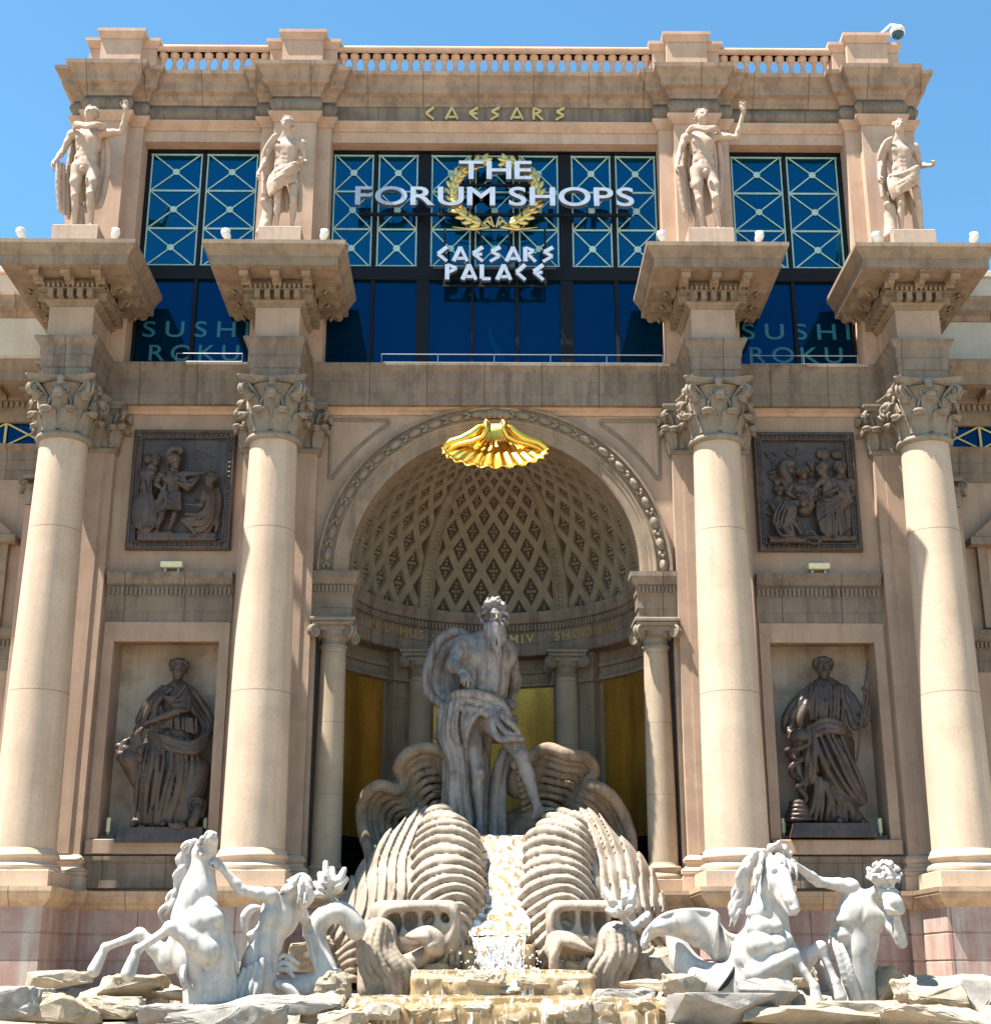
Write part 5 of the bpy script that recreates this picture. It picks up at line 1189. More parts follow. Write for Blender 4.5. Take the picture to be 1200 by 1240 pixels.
root, o = relief_frame(-9.68, -6.93, 12.28, 15.64, 'square relief panel with a helmeted soldier pointing over a seated man', 'relief panel')
B = Clay(.022)
B.box(C(560, 985, YR) + V3((0, 0, 0)), (1.0, .14, .11), .03, None, .03); B.box(C(370, 985, YR), (.42, .18, .12), .04, None, .03)
u = .40
J = dict(head=C(533, 395, -.32), look=(.6, -.7, -.1), shL=C(600, 480, -.3), shR=C(420, 490, -.28), hipL=C(560, 690, -.2), hipR=C(460, 690, -.22), elL=C(690, 480, -.32), wrL=C(770, 470, -.34), elR=C(385, 560, -.36), wrR=C(430, 600, -.42), knL=C(530, 800, -.3), anL=C(490, 915, -.2), toeL=C(500, 935, -.34), knR=C(430, 800, -.34), anR=C(395, 905, -.22), toeR=C(380, 930, -.36))
mini(B, J, u, (.3, -1, 0)); B.poly([C(480, 400, -.25), C(480, 330, -.28), C(520, 285, -.3), C(580, 290, -.3), C(570, 320, -.3)], [.05, .08, .1, .1, .05], .03, seg=3); B.ell(C(530, 360, -.32), (.2, .2, .15), None, .02)
drapes(B, [[C(440, 620, -.4), C(430, 740, -.4)], [C(510, 620, -.48), C(500, 760, -.5)], [C(580, 630, -.38), C(580, 760, -.38)]], 12, .035, .012, 1, .01)
drapes(B, [[C(590, 460, -.3), C(640, 560, -.35), C(700, 540, -.3), C(740, 480, -.25)], [C(560, 500, -.35), C(600, 590, -.3), C(660, 600, -.25), C(720, 500, -.2)], [C(480, 460, -.4), C(540, 540, -.42), C(600, 560, -.35), C(660, 520, -.3)]], 8, .035, .014, 2, .01)
drapes(B, [[C(350, 540, -.25), C(345, 640, -.3), C(390, 700, -.35), C(460, 560, -.45)], [C(345, 640, -.2), C(370, 720, -.25), C(400, 780, -.3), C(450, 640, -.4)]], 5, .04, .015, 3, .01)
J = dict(head=C(385, 375, -.2), look=(.3, -1, 0), shL=C(370, 440, -.12), shR=C(270, 450, -.15), hipL=C(350, 640, -.1), hipR=C(290, 640, -.1), elL=C(390, 540, -.1), wrL=C(390, 620, -.1), elR=C(285, 550, -.28), wrR=C(300, 650, -.3), knL=C(350, 780, -.1), anL=C(340, 900, -.1), knR=C(300, 780, -.1), anR=C(300, 900, -.1))
mini(B, J, .37, (.2, -1, 0)); B.ell(C(280, 770, -.28), (.29, .1, .55), None, .02); B.ell(C(320, 365, -.1), (.13, .1, .16), None, .03)
drapes(B, [[C(340, 700, -.25), C(350, 800, -.3), C(300, 910, -.3), C(240, 940, -.2)], [C(370, 720, -.2), C(385, 820, -.25), C(350, 910, -.3), C(260, 950, -.2)]], 6, .045, .015, 3, .01)
J = dict(head=C(815, 525, -.32), look=(-.9, -.5, .2), hup=(-.1, 0, 1), shL=C(845, 610, -.15), shR=C(765, 620, -.4), hipL=C(830, 800, -.1), hipR=C(760, 810, -.3), elL=C(790, 700, -.1), wrL=C(690, 680, -.2), elR=C(740, 730, -.48), wrR=C(620, 720, -.44), knL=C(870, 830, -.1), anL=C(850, 960, -.15), knR=C(600, 850, -.42), anR=C(690, 950, -.32), toeR=C(660, 972, -.4), toeL=C(860, 985, -.3))
mini(B, J, .38, (-.8, -.6, 0), 'curly', seed=5)
drapes(B, [[C(790, 600, -.4), C(800, 700, -.42), C(740, 790, -.45), C(620, 800, -.5)], [C(840, 640, -.3), C(830, 760, -.35), C(760, 860, -.42), C(640, 880, -.45)], [C(860, 700, -.2), C(830, 830, -.3), C(760, 920, -.3), C(700, 940, -.3)]], 10, .045, .016, 6, .015)
drapes(B, [[C(870, 570, -.1), C(890, 660, -.15), C(870, 760, -.2), C(790, 880, -.25), C(770, 950, -.25)], [C(890, 600, -.05), C(900, 700, -.1), C(880, 800, -.15), C(830, 880, -.2), C(800, 950, -.2)]], 6, .045, .016, 7, .01)
for i in range(14): r = random.Random(i); B.ell(C(660 + r.random() * 190, 300 + r.random() * 60, -.02), (.05, .05, .045), None, .02)
B.mesh('carved_figures', M['bronze'], root, o, smooth=1)
C = crop(900, 500, 6.525)
root, o = relief_frame(6.93, 9.68, 12.28, 15.64, 'square relief panel with a crowd and a man kneeling before a robed woman', 'relief panel')
B = Clay(.022); B.box(C(540, 1000, YR), (1.15, .16, .07), .03, None, .03)
J = dict(head=C(470, 695, -.36), look=(.5, -.6, -.7), hup=(.5, 0, .8), shL=C(400, 740, -.42), shR=C(320, 700, -.2), hipL=C(290, 890, -.3), hipR=C(270, 870, -.15), elL=C(400, 860, -.46), wrL=C(460, 955, -.42), elR=C(420, 830, -.2), wrR=C(470, 950, -.25), knL=C(390, 970, -.38), anL=C(260, 985, -.3), toeL=C(220, 990, -.3), knR=C(360, 980, -.2), anR=C(240, 985, -.2))
mini(B, J, .38, (.5, -.6, -.5), 'curly', seed=3)
drapes(B, [[C(310, 690, -.4), C(260, 780, -.42), C(240, 860, -.38)], [C(380, 710, -.45), C(340, 820, -.5), C(330, 890, -.45)], [C(400, 760, -.45), C(390, 850, -.45), C(370, 900, -.4)]], 8, .04, .015, 1, .01); drapes(B, [[C(240, 850, -.35), C(300, 960, -.45), C(390, 970, -.45)], [C(300, 830, -.4), C(370, 880, -.48), C(400, 950, -.45)]], 5, .045, .02, 2, .01)
J = dict(head=C(620, 440, -.36), look=(-.9, -.5, -.1), shL=C(710, 530, -.25), shR=C(620, 530, -.3), hipL=C(720, 700, -.2), hipR=C(630, 690, -.25), elL=C(740, 600, -.38), wrL=C(660, 640, -.45), elR=C(550, 610, -.3), wrR=C(545, 700, -.3), knL=C(740, 830, -.25), anL=C(790, 950, -.2), knR=C(640, 830, -.3), anR=C(690, 970, -.2))
mini(B, J, .38, (-.4, -1, 0), 'bun', female=True)
drapes(B, [[C(590, 700, -.3), C(590, 820, -.32), C(620, 940, -.3)], [C(660, 680, -.42), C(660, 800, -.42), C(670, 980, -.32)], [C(730, 690, -.35), C(740, 800, -.35), C(740, 970, -.25)], [C(760, 690, -.25), C(780, 800, -.2), C(810, 940, -.15)]], 14, .045, .016, 4, .015); drapes(B, [[C(590, 660, -.3), C(660, 690, -.45), C(760, 650, -.3)], [C(600, 860, -.35), C(700, 790, -.45), C(760, 700, -.3)]], 6, .045, .016, 5, .01)
for (hx, hy, dep, uu, sd_, hr) in ((470, 480, -.26, .40, 7, 'curly'), (765, 440, -.22, .42, 8, 'bun'), (540, 425, -.1, .34, 9, 'short'), (370, 440, -.12, .36, 10, 'short'), (280, 620, -.12, .3, 11, 'curly')):
    J = dict(head=C(hx, hy, dep), look=(.1, -1, -.1), shL=C(hx + 90, hy + 95, dep + .08), shR=C(hx - 80, hy + 90, dep + .08), hipL=C(hx + 60, hy + 300, dep + .1), hipR=C(hx - 40, hy + 300, dep + .1), elL=C(hx + 110, hy + 190, dep + .08), wrL=C(hx + 60, hy + 240, dep), elR=C(hx - 120, hy + 150, dep + .05), wrR=C(hx - 60, hy + 190, dep), knL=C(hx + 60, hy + 420, dep + .1), anL=C(hx + 60, hy + 520, dep + .1), knR=C(hx - 30, hy + 420, dep + .1), anR=C(hx - 30, hy + 500, dep + .1))
    mini(B, J, uu, (0, -1, 0), hr, seed=sd_, legs=False)
    drapes(B, [[C(hx - 70, hy + 90, dep - .03), C(hx, hy + 200, dep - .1), C(hx + 60, hy + 290, dep - .05)], [C(hx + 10, hy + 90, dep - .08), C(hx + 60, hy + 170, dep - .08), C(hx + 90, hy + 260, dep)]], 5, .035, .015, sd_, .01)
drapes(B, [[C(770, 550, -.15), C(800, 700, -.12), C(820, 920, -.1)], [C(820, 560, -.1), C(835, 700, -.1), C(840, 900, -.1)]], 5, .05, .02, 6, .01)
for hx in (610, 650): B.ell(C(hx, 320, -.15), (.12, .06, .15), None, .02)
B.ell(C(740, 330, -.1), (.17, .08, .14), None, .02); B.cone(C(640, 370, -.1), C(640, 420, -.15), .06, .1, .03)
for i in range(40): r = random.Random(i); B.ell(C(180 + r.random() * 260, 290 + r.random() * 260, -.04 - r.random() * .06), (.04 + r.random() * .05, .05, .03 + r.random() * .05), None, .015)
B.poly([C(350, 520, -.15), C(310, 440, -.2), C(330, 390, -.2), C(400, 400, -.2)], [.14, .12, .1, .06], .04, seg=3)
drapes(B, [[C(490, 960, -.35), C(540, 930, -.4), C(610, 1000, -.35)], [C(500, 1020, -.35), C(560, 1030, -.38), C(620, 1010, -.3)]], 5, .04, .014, 7, .02); B.poly([C(220, 1010, -.3), C(400, 1000, -.35), C(480, 1010, -.35)], [.06, .09, .05], .03, seg=3)
B.mesh('carved_figures', M['bronze'], root, o, smooth=1)
# ================================================================= FOUNTAIN
import bmesh
def horse_leg(B, sh, el, kn, ft, hf, r):
    sh, el, kn, ft, hf = map(V3, (sh, el, kn, ft, hf)); B.cone(sh, el, r * 1.35, r, .15); m = el + (kn - el) * .45
    B.cone(el, m, r * 1.05, r * .72, .08); B.cone(m, kn, r * .72, r * .5, .06); B.ell(kn, r * .56, None, .05); B.ell(kn + unit(kn - el) * r * .2, r * .42, None, .04)
    B.cone(kn, kn + (ft - kn) * .5, r * .44, r * .33, .04); B.cone(kn + (ft - kn) * .5, ft, r * .33, r * .36, .04); B.ell(ft, r * .42, None, .03)
    q = ft + (hf - ft) * .42; B.cone(ft, q, r * .36, r * .42, .03); B.cone(q, hf, r * .46, r * .58, .02); B.poly([ft - unit(kn - ft) * r * .1 + V3((.02, 0, 0)), ft + (hf - ft) * .35 + V3((.07, .03, -.02))], [.03, .015], .02)
def mane(B, pts, out, L, n, rad, seed, droop=.5):
    r = random.Random(seed); P = [V3(p) for p in pts]; out = unit(out)
    for i in range(n):
        t = i / (n - 1) * (len(P) - 1); a = min(int(t), len(P) - 2); p = P[a] + (P[a + 1] - P[a]) * (t - a); l = L * r.uniform(.7, 1.2); w1 = V3((r.uniform(-1, 1), r.uniform(-1, .3), r.uniform(-.6, .6))) * L * .22
        B.poly([p, p + out * l * .4 + w1 * .5 + V3((0, 0, l * .1)), p + out * l * .7 + w1 - V3((0, 0, l * droop * .5)), p + out * l * .75 - w1 * .4 - V3((0, 0, l * (droop + .35)))], [rad, rad * 1.25, rad, rad * .35], .008, seg=3)
H1 = crop(100, 1000, 5.636)
def horse_left():
    C = H1; o = C(870, 1190, -5.9); root = empty('horse_statue', o, 'white marble horse rearing with raised forelegs left of the cascade', 'statue'); B = Clay(.025)
    B.cone(C(760, 640, -6.0), C(790, 450, -6.0), .46, .36, .1); B.cone(C(790, 450, -6.0), C(828, 250, -6.0), .36, .235, .1)
    B.ell(C(740, 610, -6.1), (.34, .4, .42), None, .12); B.ell(C(845, 560, -6.35), (.25, .2, .16), None, .03); B.ell(C(865, 640, -6.45), (.29, .22, .23), None, .03); B.ell(C(775, 650, -6.5), (.24, .2, .27), None, .03); B.ell(C(885, 705, -6.5), (.12, .12, .1), None, .02); B.ell(C(730, 520, -6.35), (.2, .16, .34), None, .04); B.ell(C(850, 860, -6.35), (.3, .2, .2), None, .04)
    B.cone(C(820, 720, -6.0), C(860, 900, -5.9), .55, .55, .15); B.cone(C(860, 900, -5.9), C(880, 1190, -5.9), .55, .56, .15); B.ell(C(760, 900, -6.0), (.4, .45, .5), None, .15)
    for a, b, r0, r1 in (((720, 600), (760, 440), .12, .05), ((860, 520), (880, 640), .1, .12), ((740, 700), (820, 740), .16, .16), ((700, 560), (700, 680), .13, .15)): B.cone(C(*a, -6.32), C(*b, -6.4), r0, r1, .03)
    for i in range(5): B.cone(C(930 - 8 * i, 700 + 55 * i, -6.3), C(820 - 6 * i, 790 + 55 * i, -6.5), .018, .02, .03, 1)
    # head thrown back, muzzle up
    pol, muz = C(812, 190, -6.05), C(882, 78, -6.45)
    B.cone(C(828, 250, -6.0), pol, .235, .2, .08); B.ell(C(850, 175, -6.12), (.2, .22, .2), None, .06); B.cone(pol, C(862, 112, -6.3), .19, .13, .05); B.cone(C(862, 112, -6.3), muz, .12, .115, .04); B.cone(C(868, 180, -6.1), C(905, 105, -6.42), .14, .07, .04)
    for s_ in (-1, 1): B.ell(muz + V3((.07 * s_, -.08, .03)), .03, None, .02, 1); B.ell(C(838 + 26 * s_, 140, -6.36), .045, None, .01)
    B.cone(C(790, 170, -6.1), C(770, 110, -6.05), .06, .02, .03); B.cone(C(895, 130, -6.5), C(925, 150, -6.45), .02, .02, .02, 1)
    horse_leg(B, C(800, 720, -6.3), C(855, 850, -6.45), C(600, 700, -6.75), C(372, 850, -6.9), C(312, 1010, -6.95), .25)
    horse_leg(B, C(700, 780, -5.9), C(590, 925, -5.8), C(392, 742, -5.9), C(155, 832, -6.0), C(78, 990, -6.05), .235)
    B.mesh('body', M['marble'], root, o, smooth=2); D = Clay(.024)
    mane(D, [C(800, 120, -6.0), C(752, 200, -5.95), C(742, 320, -5.95), C(690, 450, -5.95), C(632, 560, -5.95)], (-1, -.2, .1), .34, 20, .042, 3, .6)
    mane(D, [C(830, 90, -6.3), C(800, 150, -6.25), C(820, 200, -6.25)], (-.2, -1, .2), .16, 9, .035, 4, .3); D.poly([C(905, 60, -6.45), C(860, 50, -6.45), C(840, 80, -6.4)], .05, .02, seg=3)
    D.mesh('mane', M['marble'], root, o, smooth=1); D = Clay(.024)
    drapes(D, [[C(945, 690, -6.05), C(975, 780, -6.1), C(1040, 900, -6.1), C(1062, 1000, -6.05)], [C(950, 690, -5.9), C(960, 800, -6.0), C(1000, 900, -6.05), C(1055, 1010, -6.0)]], 4, .04, .01, 3)
    drapes(D, [[C(690, 900, -6.3), C(672, 1000, -6.4), C(680, 1090, -6.4)], [C(720, 900, -6.45), C(700, 1040, -6.5), C(740, 1130, -6.5)]], 5, .035, .01, 4)
    D.mesh('fins', M['marble'], root, o, smooth=1)
horse_left()
def petals(D, C, base, tips, Y, r):
    b = C(*base, Y)
    for i, t in enumerate(tips):
        e = C(*t, Y - .12); m = b * .45 + e * .55 + V3((0, -.12, 0)) + (e - b) * 0; s2 = unit(np.cross(e - b, V3((0, 1, 0))))
        sg = 1 if t[0] > base[0] else -1
        D.poly([b, b * .6 + e * .4 + V3((sg * .05, -.06, 0)), m + V3((sg * .03, 0, .02)), e], [r * .5, r * .95, r * 1.15, r * .85], .012, seg=3)
        D.poly([b + V3((0, -.03, 0)), m + V3((-.04 * sg, -.06, 0)), e + V3((0, -.03, 0))], [r * .3, r * .45, r * .25], .01, seg=3)
T1 = crop(250, 1030, 6.2)
def triton_left():
    C = T1; o = C(380, 1140, -5.5); root = empty('triton_statue', o, 'white marble triton seen from behind, reaching up to the rearing horse', 'statue'); u = .57; B = Clay(.024)
    J = dict(head=C(690, 262, -5.7), shR=C(495, 345, -5.75), shL=C(668, 420, -5.35), elR=C(275, 335, -5.95), wrR=C(120, 135, -6.15), elL=C(770, 560, -4.95), wrL=C(745, 640, -4.9), hipR=C(330, 850, -5.5), hipL=C(450, 870, -5.4), knR=C(300, 1100, -5.6), anR=C(200, 1160, -5.8), knL=C(450, 1100, -5.4), anL=C(420, 1150, -5.4))
    J['elR'] = C(262, 300, -6.0)
    figure(B, J, u, (-.4, 1, 0), legs=False, arm=1.22); B.cone(C(385, 860, -5.5), C(390, 1150, -5.5), .34, .42, .12); B.cone(C(330, 950, -5.6), C(215, 1150, -5.8), .24, .2, .1); B.ell(C(400, 950, -5.65), (.32, .3, .35), None, .1)
    B.ell(C(565, 480, -5.5), (.36, .3, .42), None, .15); B.ell(C(440, 720, -5.5), (.32, .3, .4), None, .15)
    for p, q in (((500, 560), (330, 640)), ((430, 690), (330, 760)), ((520, 480), (430, 500))): B.cone(C(*p, -5.68), C(*q, -5.7), .09, .09, .07)
    hand(B, J['wrR'], unit(C(70, 80, -6.25) - J['wrR']), (.3, .6, -.6), (-.6, -.5, .1), .42, 1.1)
    hd = unit(V3((-.75, -.25, .62))); Hh = Clay(.022); head(B, Hh, J['head'], unit(V3((.5, .1, .86))), hd, u * .9, hair='long', beard=.35, seed=4)
    for i in range(9): t = i / 8; Hh.poly([C(700 - 60 * t, 190 + 20 * t, -5.75), C(760 - 60 * t, 260 + 30 * t, -5.9 + .1 * t), C(800 - 90 * t, 350 + 20 * t, -5.85), C(760 - 60 * t, 430 + 30 * t, -5.75)], [.03, .05, .045, .015], .008, seg=3)
    B.mesh('body', M['marble'], root, o, smooth=2); Hh.mesh('hair', M['marble'], root, o, smooth=1)
    T = Clay(.026)
    T.poly([C(440, 1080, -5.2), C(640, 1060, -5.1), C(800, 1020, -5.1), C(900, 930, -5.05), C(840, 740, -5.0), C(820, 600, -5.0), C(900, 490, -5.0), C(1020, 470, -4.95), C(1110, 570, -4.9), C(1120, 610, -4.85)], [.36, .3, .25, .22, .2, .2, .205, .205, .2, .17], .06, seg=5)
    T.poly([C(1110, 580, -4.8), C(1060, 470, -4.7), C(990, 410, -4.75), C(935, 340, -4.9)], [.14, .1, .06, .045], .03, seg=4)
    T.cone(C(770, 640, -5.25), C(830, 930, -5.3), .06, .05, .05); T.ell(C(985, 915, -5.2), (.1, .1, .07), None, .03)
    petals(T, C, (935, 350), [(815, 250), (850, 180), (895, 95), (945, 140), (1035, 145), (1050, 215), (810, 330)], -4.9, .075)
    T.mesh('tail', M['marble'], root, o, smooth=2); D = Clay(.022)
    drapes(D, [[C(280, 900, -5.9), C(230, 1040, -5.95), C(190, 1160, -6.0)], [C(420, 820, -5.9), C(400, 980, -6.0), C(370, 1090, -6.0)]], 6, .07, .02, 2)
    drapes(D, [[C(520, 830, -5.5), C(590, 790, -5.5), C(690, 850, -5.45)], [C(530, 900, -5.5), C(600, 900, -5.5), C(650, 950, -5.45)]], 5, .05, .015, 3)
    D.mesh('fins', M['marble'], root, o, smooth=1); D = Clay(.022)
    D.poly([C(530, 1000, -5.7), C(620, 1040, -5.7), C(690, 1120, -5.7), C(730, 1200, -5.7)], [.08, .1, .07, .03], .02, seg=4); D.mesh('fin', M['marble'], root, o, smooth=1); D = Clay(.022); D.poly([C(290, 600, -5.2), C(290, 500, -5.2), C(340, 440, -5.2), C(400, 430, -5.2)], [.06, .1, .09, .04], .02, seg=3)
    D.mesh('fin', M['marble'], root, o, smooth=1)
triton_left()
H2 = crop(760, 1010, 5.0)
def horse_right():
    C = H2; o = C(820, 960, -5.9); root = empty('horse_statue', o, 'white marble winged sea horse with lowered head right of the cascade', 'statue'); B = Clay(.025)
    B.cone(C(840, 620, -6.0), C(850, 430, -6.0), .5, .38, .1); B.cone(C(850, 430, -6.0), C(870, 230, -6.05), .38, .26, .1)
    for x, y, dy, r in ((800, 570, -6.45, .27), (885, 565, -6.45, .19), (800, 672, -6.55, .31), (900, 668, -6.55, .22), (945, 640, -6.35, .2), (740, 745, -6.3, .3), (900, 730, -6.4, .28), (780, 480, -6.3, .22)): B.ell(C(x, y, dy), (r, r * .8, r * .8), None, .025)
    B.cone(C(800, 740, -6.0), C(800, 930, -5.9), .58, .62, .15); B.cone(C(800, 930, -5.9), C(830, 1060, -5.8), .62, .5, .15); B.cone(C(760, 860, -5.9), C(620, 920, -5.7), .5, .42, .15); B.cone(C(620, 920, -5.7), C(450, 900, -5.5), .42, .36, .12)
    B.poly([C(560, 930, -5.6), C(430, 880, -5.4), C(345, 780, -5.3), C(300, 680, -5.25), C(255, 600, -5.2), C(175, 585, -5.15), C(110, 640, -5.1), C(95, 690, -5.1)], [.42, .36, .27, .2, .13, .1, .08, .04], .06, seg=4)
    pol = C(880, 190, -6.2); B.ell(C(880, 215, -6.25), (.26, .3, .26), None, .08); B.ell(C(878, 300, -6.35), (.24, .22, .28), None, .06); B.cone(C(915, 190, -6.35), C(985, 400, -6.75), .19, .125, .06); B.cone(C(985, 390, -6.75), C(1012, 450, -6.8), .13, .115, .04); B.cone(C(895, 330, -6.4), C(985, 480, -6.68), .15, .06, .05)
    B.ell(C(1008, 487, -6.75), (.06, .07, .035), None, .02); B.ell(C(1018, 455, -6.86), (.08, .06, .05), None, .02); B.cone(C(960, 440, -6.9), C(1030, 478, -6.95), .018, .018, .015, 1)
    B.ell(C(992, 435, -6.9), (.035, .04, .05), None, .015, 1); B.ell(C(1040, 440, -6.85), (.025, .04, .04), None, .015, 1); B.ell(C(905, 235, -6.52), (.075, .05, .06), None, .03, 1); B.ell(C(908, 242, -6.5), .055, None, .01); B.cone(C(875, 225, -6.5), C(945, 210, -6.52), .035, .03, .03)
    B.cone(C(930, 270, -6.5), C(975, 380, -6.8), .05, .04, .04); B.cone(C(850, 380, -6.5), C(840, 270, -6.5), .03, .03, .03, 1)
    for x in (868, 942): B.cone(C(x, 150, -6.3), C(x - 4, 92, -6.32), .065, .02, .03); B.ell(C(x, 135, -6.38), (.03, .03, .07), None, .01, 1)
    horse_leg(B, C(780, 760, -6.35), C(790, 840, -6.5), C(1000, 735, -6.9), C(1130, 925, -7.0), C(1150, 1030, -7.02), .23)
    horse_leg(B, C(960, 740, -6.0), C(1040, 790, -6.1), C(1165, 690, -6.5), C(1258, 900, -6.6), C(1285, 990, -6.62), .235)
    for a, b in (((690, 800), (800, 860)), ((690, 760), (780, 830))): B.cone(C(*a, -6.45), C(*b, -6.5), .02, .02, .03, 1)
    B.mesh('body', M['marble'], root, o, smooth=2); D = Clay(.024)
    mane(D, [C(850, 120, -6.1), C(790, 170, -6.1), C(740, 260, -6.1), C(720, 380, -6.05), C(700, 480, -6.05)], (-1, -.15, .15), .38, 24, .045, 3, .75); mane(D, [C(820, 130, -6.3), C(790, 220, -6.35), C(780, 300, -6.35)], (-.3, -1, 0), .2, 10, .04, 7, .8)
    mane(D, [C(850, 110, -6.25), C(920, 90, -6.25), C(980, 150, -6.2)], (.1, -.6, .8), .2, 14, .038, 5, .2); mane(D, [C(900, 130, -6.35), C(1000, 190, -6.4)], (.1, -1, -.2), .22, 9, .035, 6, .9)
    D.mesh('mane', M['marble'], root, o, smooth=1)
    g = MB(); c = C(590, 880, -5.75); ax = unit(C(660, 780, -5.85) - C(540, 960, -5.6)); d2 = unit(np.cross(ax, V3((0, 1, 0))))
    pts = [c + ax * .43 * math.cos(t) * 1.02 + V3((0, 1, 0)) * .47 * math.sin(t) for t in [math.pi + .0 + k * math.pi / 10 for k in range(11)]]
    g.tube([tuple(p) for p in pts], .06, 8, flat=.6); g.build('girth_strap', M['dark'], root, origin=o)
    # bat wing: ribbed membrane between the leading edge and a scalloped hem
    def spl(P, n):
        P = [V3(p) for p in P]; Q = [2 * P[0] - P[1]] + P + [2 * P[-1] - P[-2]]; out = []
        for k in range(n + 1):
            t = k / n * (len(P) - 1); i = min(int(t), len(P) - 2); q = t - i; a, b, c_, d = Q[i:i + 4]
            out.append(.5 * (2 * b + (c_ - a) * q + (2 * a - 5 * b + 4 * c_ - d) * q * q + (3 * b - a - 3 * c_ + d) * q ** 3))
        return out
    n, mm = 60, 10; Ld = spl([C(*p, -5.75) for p in ((690, 640), (600, 612), (548, 545), (525, 482), (380, 465), (220, 495), (115, 590), (88, 660))], n); Tr = spl([C(*p, -5.5) for p in ((690, 690), (640, 780), (590, 825), (500, 760), (420, 700), (300, 640), (180, 610), (100, 675))], n)
    wg = MB(); v = []
    for sd_ in (0, 1):
        for i in range(n + 1):
            t = i / n; sc_ = abs(math.sin(t * math.pi * 5)) * .5
            for j in range(mm + 1):
                q = j / mm; p = Ld[i] * (1 - q) + Tr[i] * q + (Ld[i] - Tr[i]) * (.16 * sc_ * q * q); rib = .2 * abs(math.cos(t * math.pi * 5)) ** 3 * (1 - .5 * q)
                v.append(tuple(p + V3((0, -rib - .16 * math.sin(math.pi * q) + (.05 if sd_ else 0), 0))))
    Lw = mm + 1; nb_ = (n + 1) * Lw; f = []
    for i in range(n):
        for j in range(mm): a = i * Lw + j; f += [(a, a + 1, a + Lw + 1, a + Lw), (nb_ + a, nb_ + a + Lw, nb_ + a + Lw + 1, nb_ + a + 1)]
        a = i * Lw + mm; f.append((a, a + nb_, a + nb_ + Lw, a + Lw))
    wg.add(v, f, True); wg.tube([tuple(p) for p in Ld], [.07 - .03 * k / n for k in range(n + 1)], 10); wg.build('wing', M['marble'], root, origin=o)
horse_right()
T2 = crop(940, 1020, 5.906)
def triton_right():
    C = T2; o = C(600, 1160, -5.2); root = empty('triton_statue', o, 'white marble curly haired triton blowing a shell horn beside the winged horse', 'statue'); u = .6; B = Clay(.024)
    J = dict(head=C(775, 285, -5.75), shR=C(550, 320, -5.35), shL=C(770, 520, -5.45), elR=C(300, 285, -5.45), wrR=C(130, 160, -5.9), elL=C(895, 720, -5.75), wrL=C(858, 520, -6.0), hipR=C(500, 790, -5.2), hipL=C(630, 830, -5.15), knR=C(500, 1100, -5), anR=C(500, 1150, -5), knL=C(600, 1100, -5), anL=C(600, 1150, -5))
    figure(B, J, u, (.3, -1, 0), legs=False, arm=1.15); B.cone(C(570, 800, -5.2), C(600, 1160, -5.1), .34, .36, .12)
    B.ell(C(600, 510, -5.32), (.5, .32, .46), None, .15); B.ell(C(600, 700, -5.25), (.36, .3, .4), None, .15)
    for x, y, r in ((520, 470, .15), (450, 560, .16), (470, 610, .13), (430, 670, .18), (400, 720, .14), (520, 590, .1)): B.ell(C(x + 25, y, -5.38), (r * 1.15, r, r * .75), None, .08)
    B.cone(C(640, 420, -5.7), C(560, 800, -5.6), .03, .03, .06, 1)
    hand(B, J['wrR'], unit(V3((-.8, -.3, .5))), (0, -.5, -1), (-.3, -1, 0), .4, .6); hand(B, J['wrL'], unit(V3((-.15, -.35, .9))), (-1, 0, 0), (0, 1, .3), .42, .8)
    Hh = Clay(.022); head(B, Hh, J['head'], unit(V3((.05, -.25, 1))), unit(V3((.25, -1, -.45))), u * .97, hair='curly', beard=.3, seed=6); Hh.ell(J['head'] + V3((0, .03, .1)), (.26, .28, .26), None, .02)
    r = random.Random(3)
    for i in range(60):
        a = r.uniform(0, 6.28); e = r.uniform(-.1, 1.4); d = V3((math.cos(a) * math.cos(e), math.sin(a) * math.cos(e), math.sin(e))); p = J['head'] + V3((.0, 0, .06)) + d * .31; s1 = V3((r.uniform(-1, 1), r.uniform(-1, 1), r.uniform(-1, 1))) * .07; Hh.poly([p - s1, p + d * .04, p + s1], [.03, .045, .02], .006, seg=2)
    B.mesh('body', M['marble'], root, o, smooth=2); Hh.mesh('hair', M['marble'], root, o, smooth=1)
    S_ = Clay(.02); a = C(835, 455, -6.12); S_.poly([C(790, 395, -6.1), C(840, 430, -6.2), C(880, 480, -6.2)], [.1, .17, .12], .03, seg=3)
    for i in range(7): S_.poly([C(770 + 15 * i, 430 + 5 * i, -6.2), C(790 + 14 * i, 480 + 4 * i, -6.3), C(800 + 12 * i, 520 - i, -6.2)], [.03, .045, .02], .008, seg=2)
    S_.mesh('shell_horn', M['marble'], root, o, smooth=1); D = Clay(.022)
    drapes(D, [[C(400, 690, -5.6), C(440, 800, -5.75), C(500, 980, -5.8), C(560, 1170, -5.7)], [C(460, 740, -5.6), C(510, 860, -5.75), C(560, 1000, -5.75), C(600, 1160, -5.6)]], 5, .06, .015, 3, .02)
    drapes(D, [[C(520, 800, -5.3), C(570, 950, -5.3), C(580, 1150, -5.3)], [C(670, 800, -5.1), C(680, 950, -5.1), C(690, 1150, -5.1)]], 6, .08, .03, 4, .02)
    for i in range(6): D.poly([C(330 + 16 * i, 860 + 40 * i, -5.6), C(350 + 14 * i, 920 + 40 * i, -5.7), C(385 + 12 * i, 960 + 38 * i, -5.7)], [.05, .06, .015], .01, seg=3)
    D.mesh('fins', M['marble'], root, o, smooth=1)
triton_right()
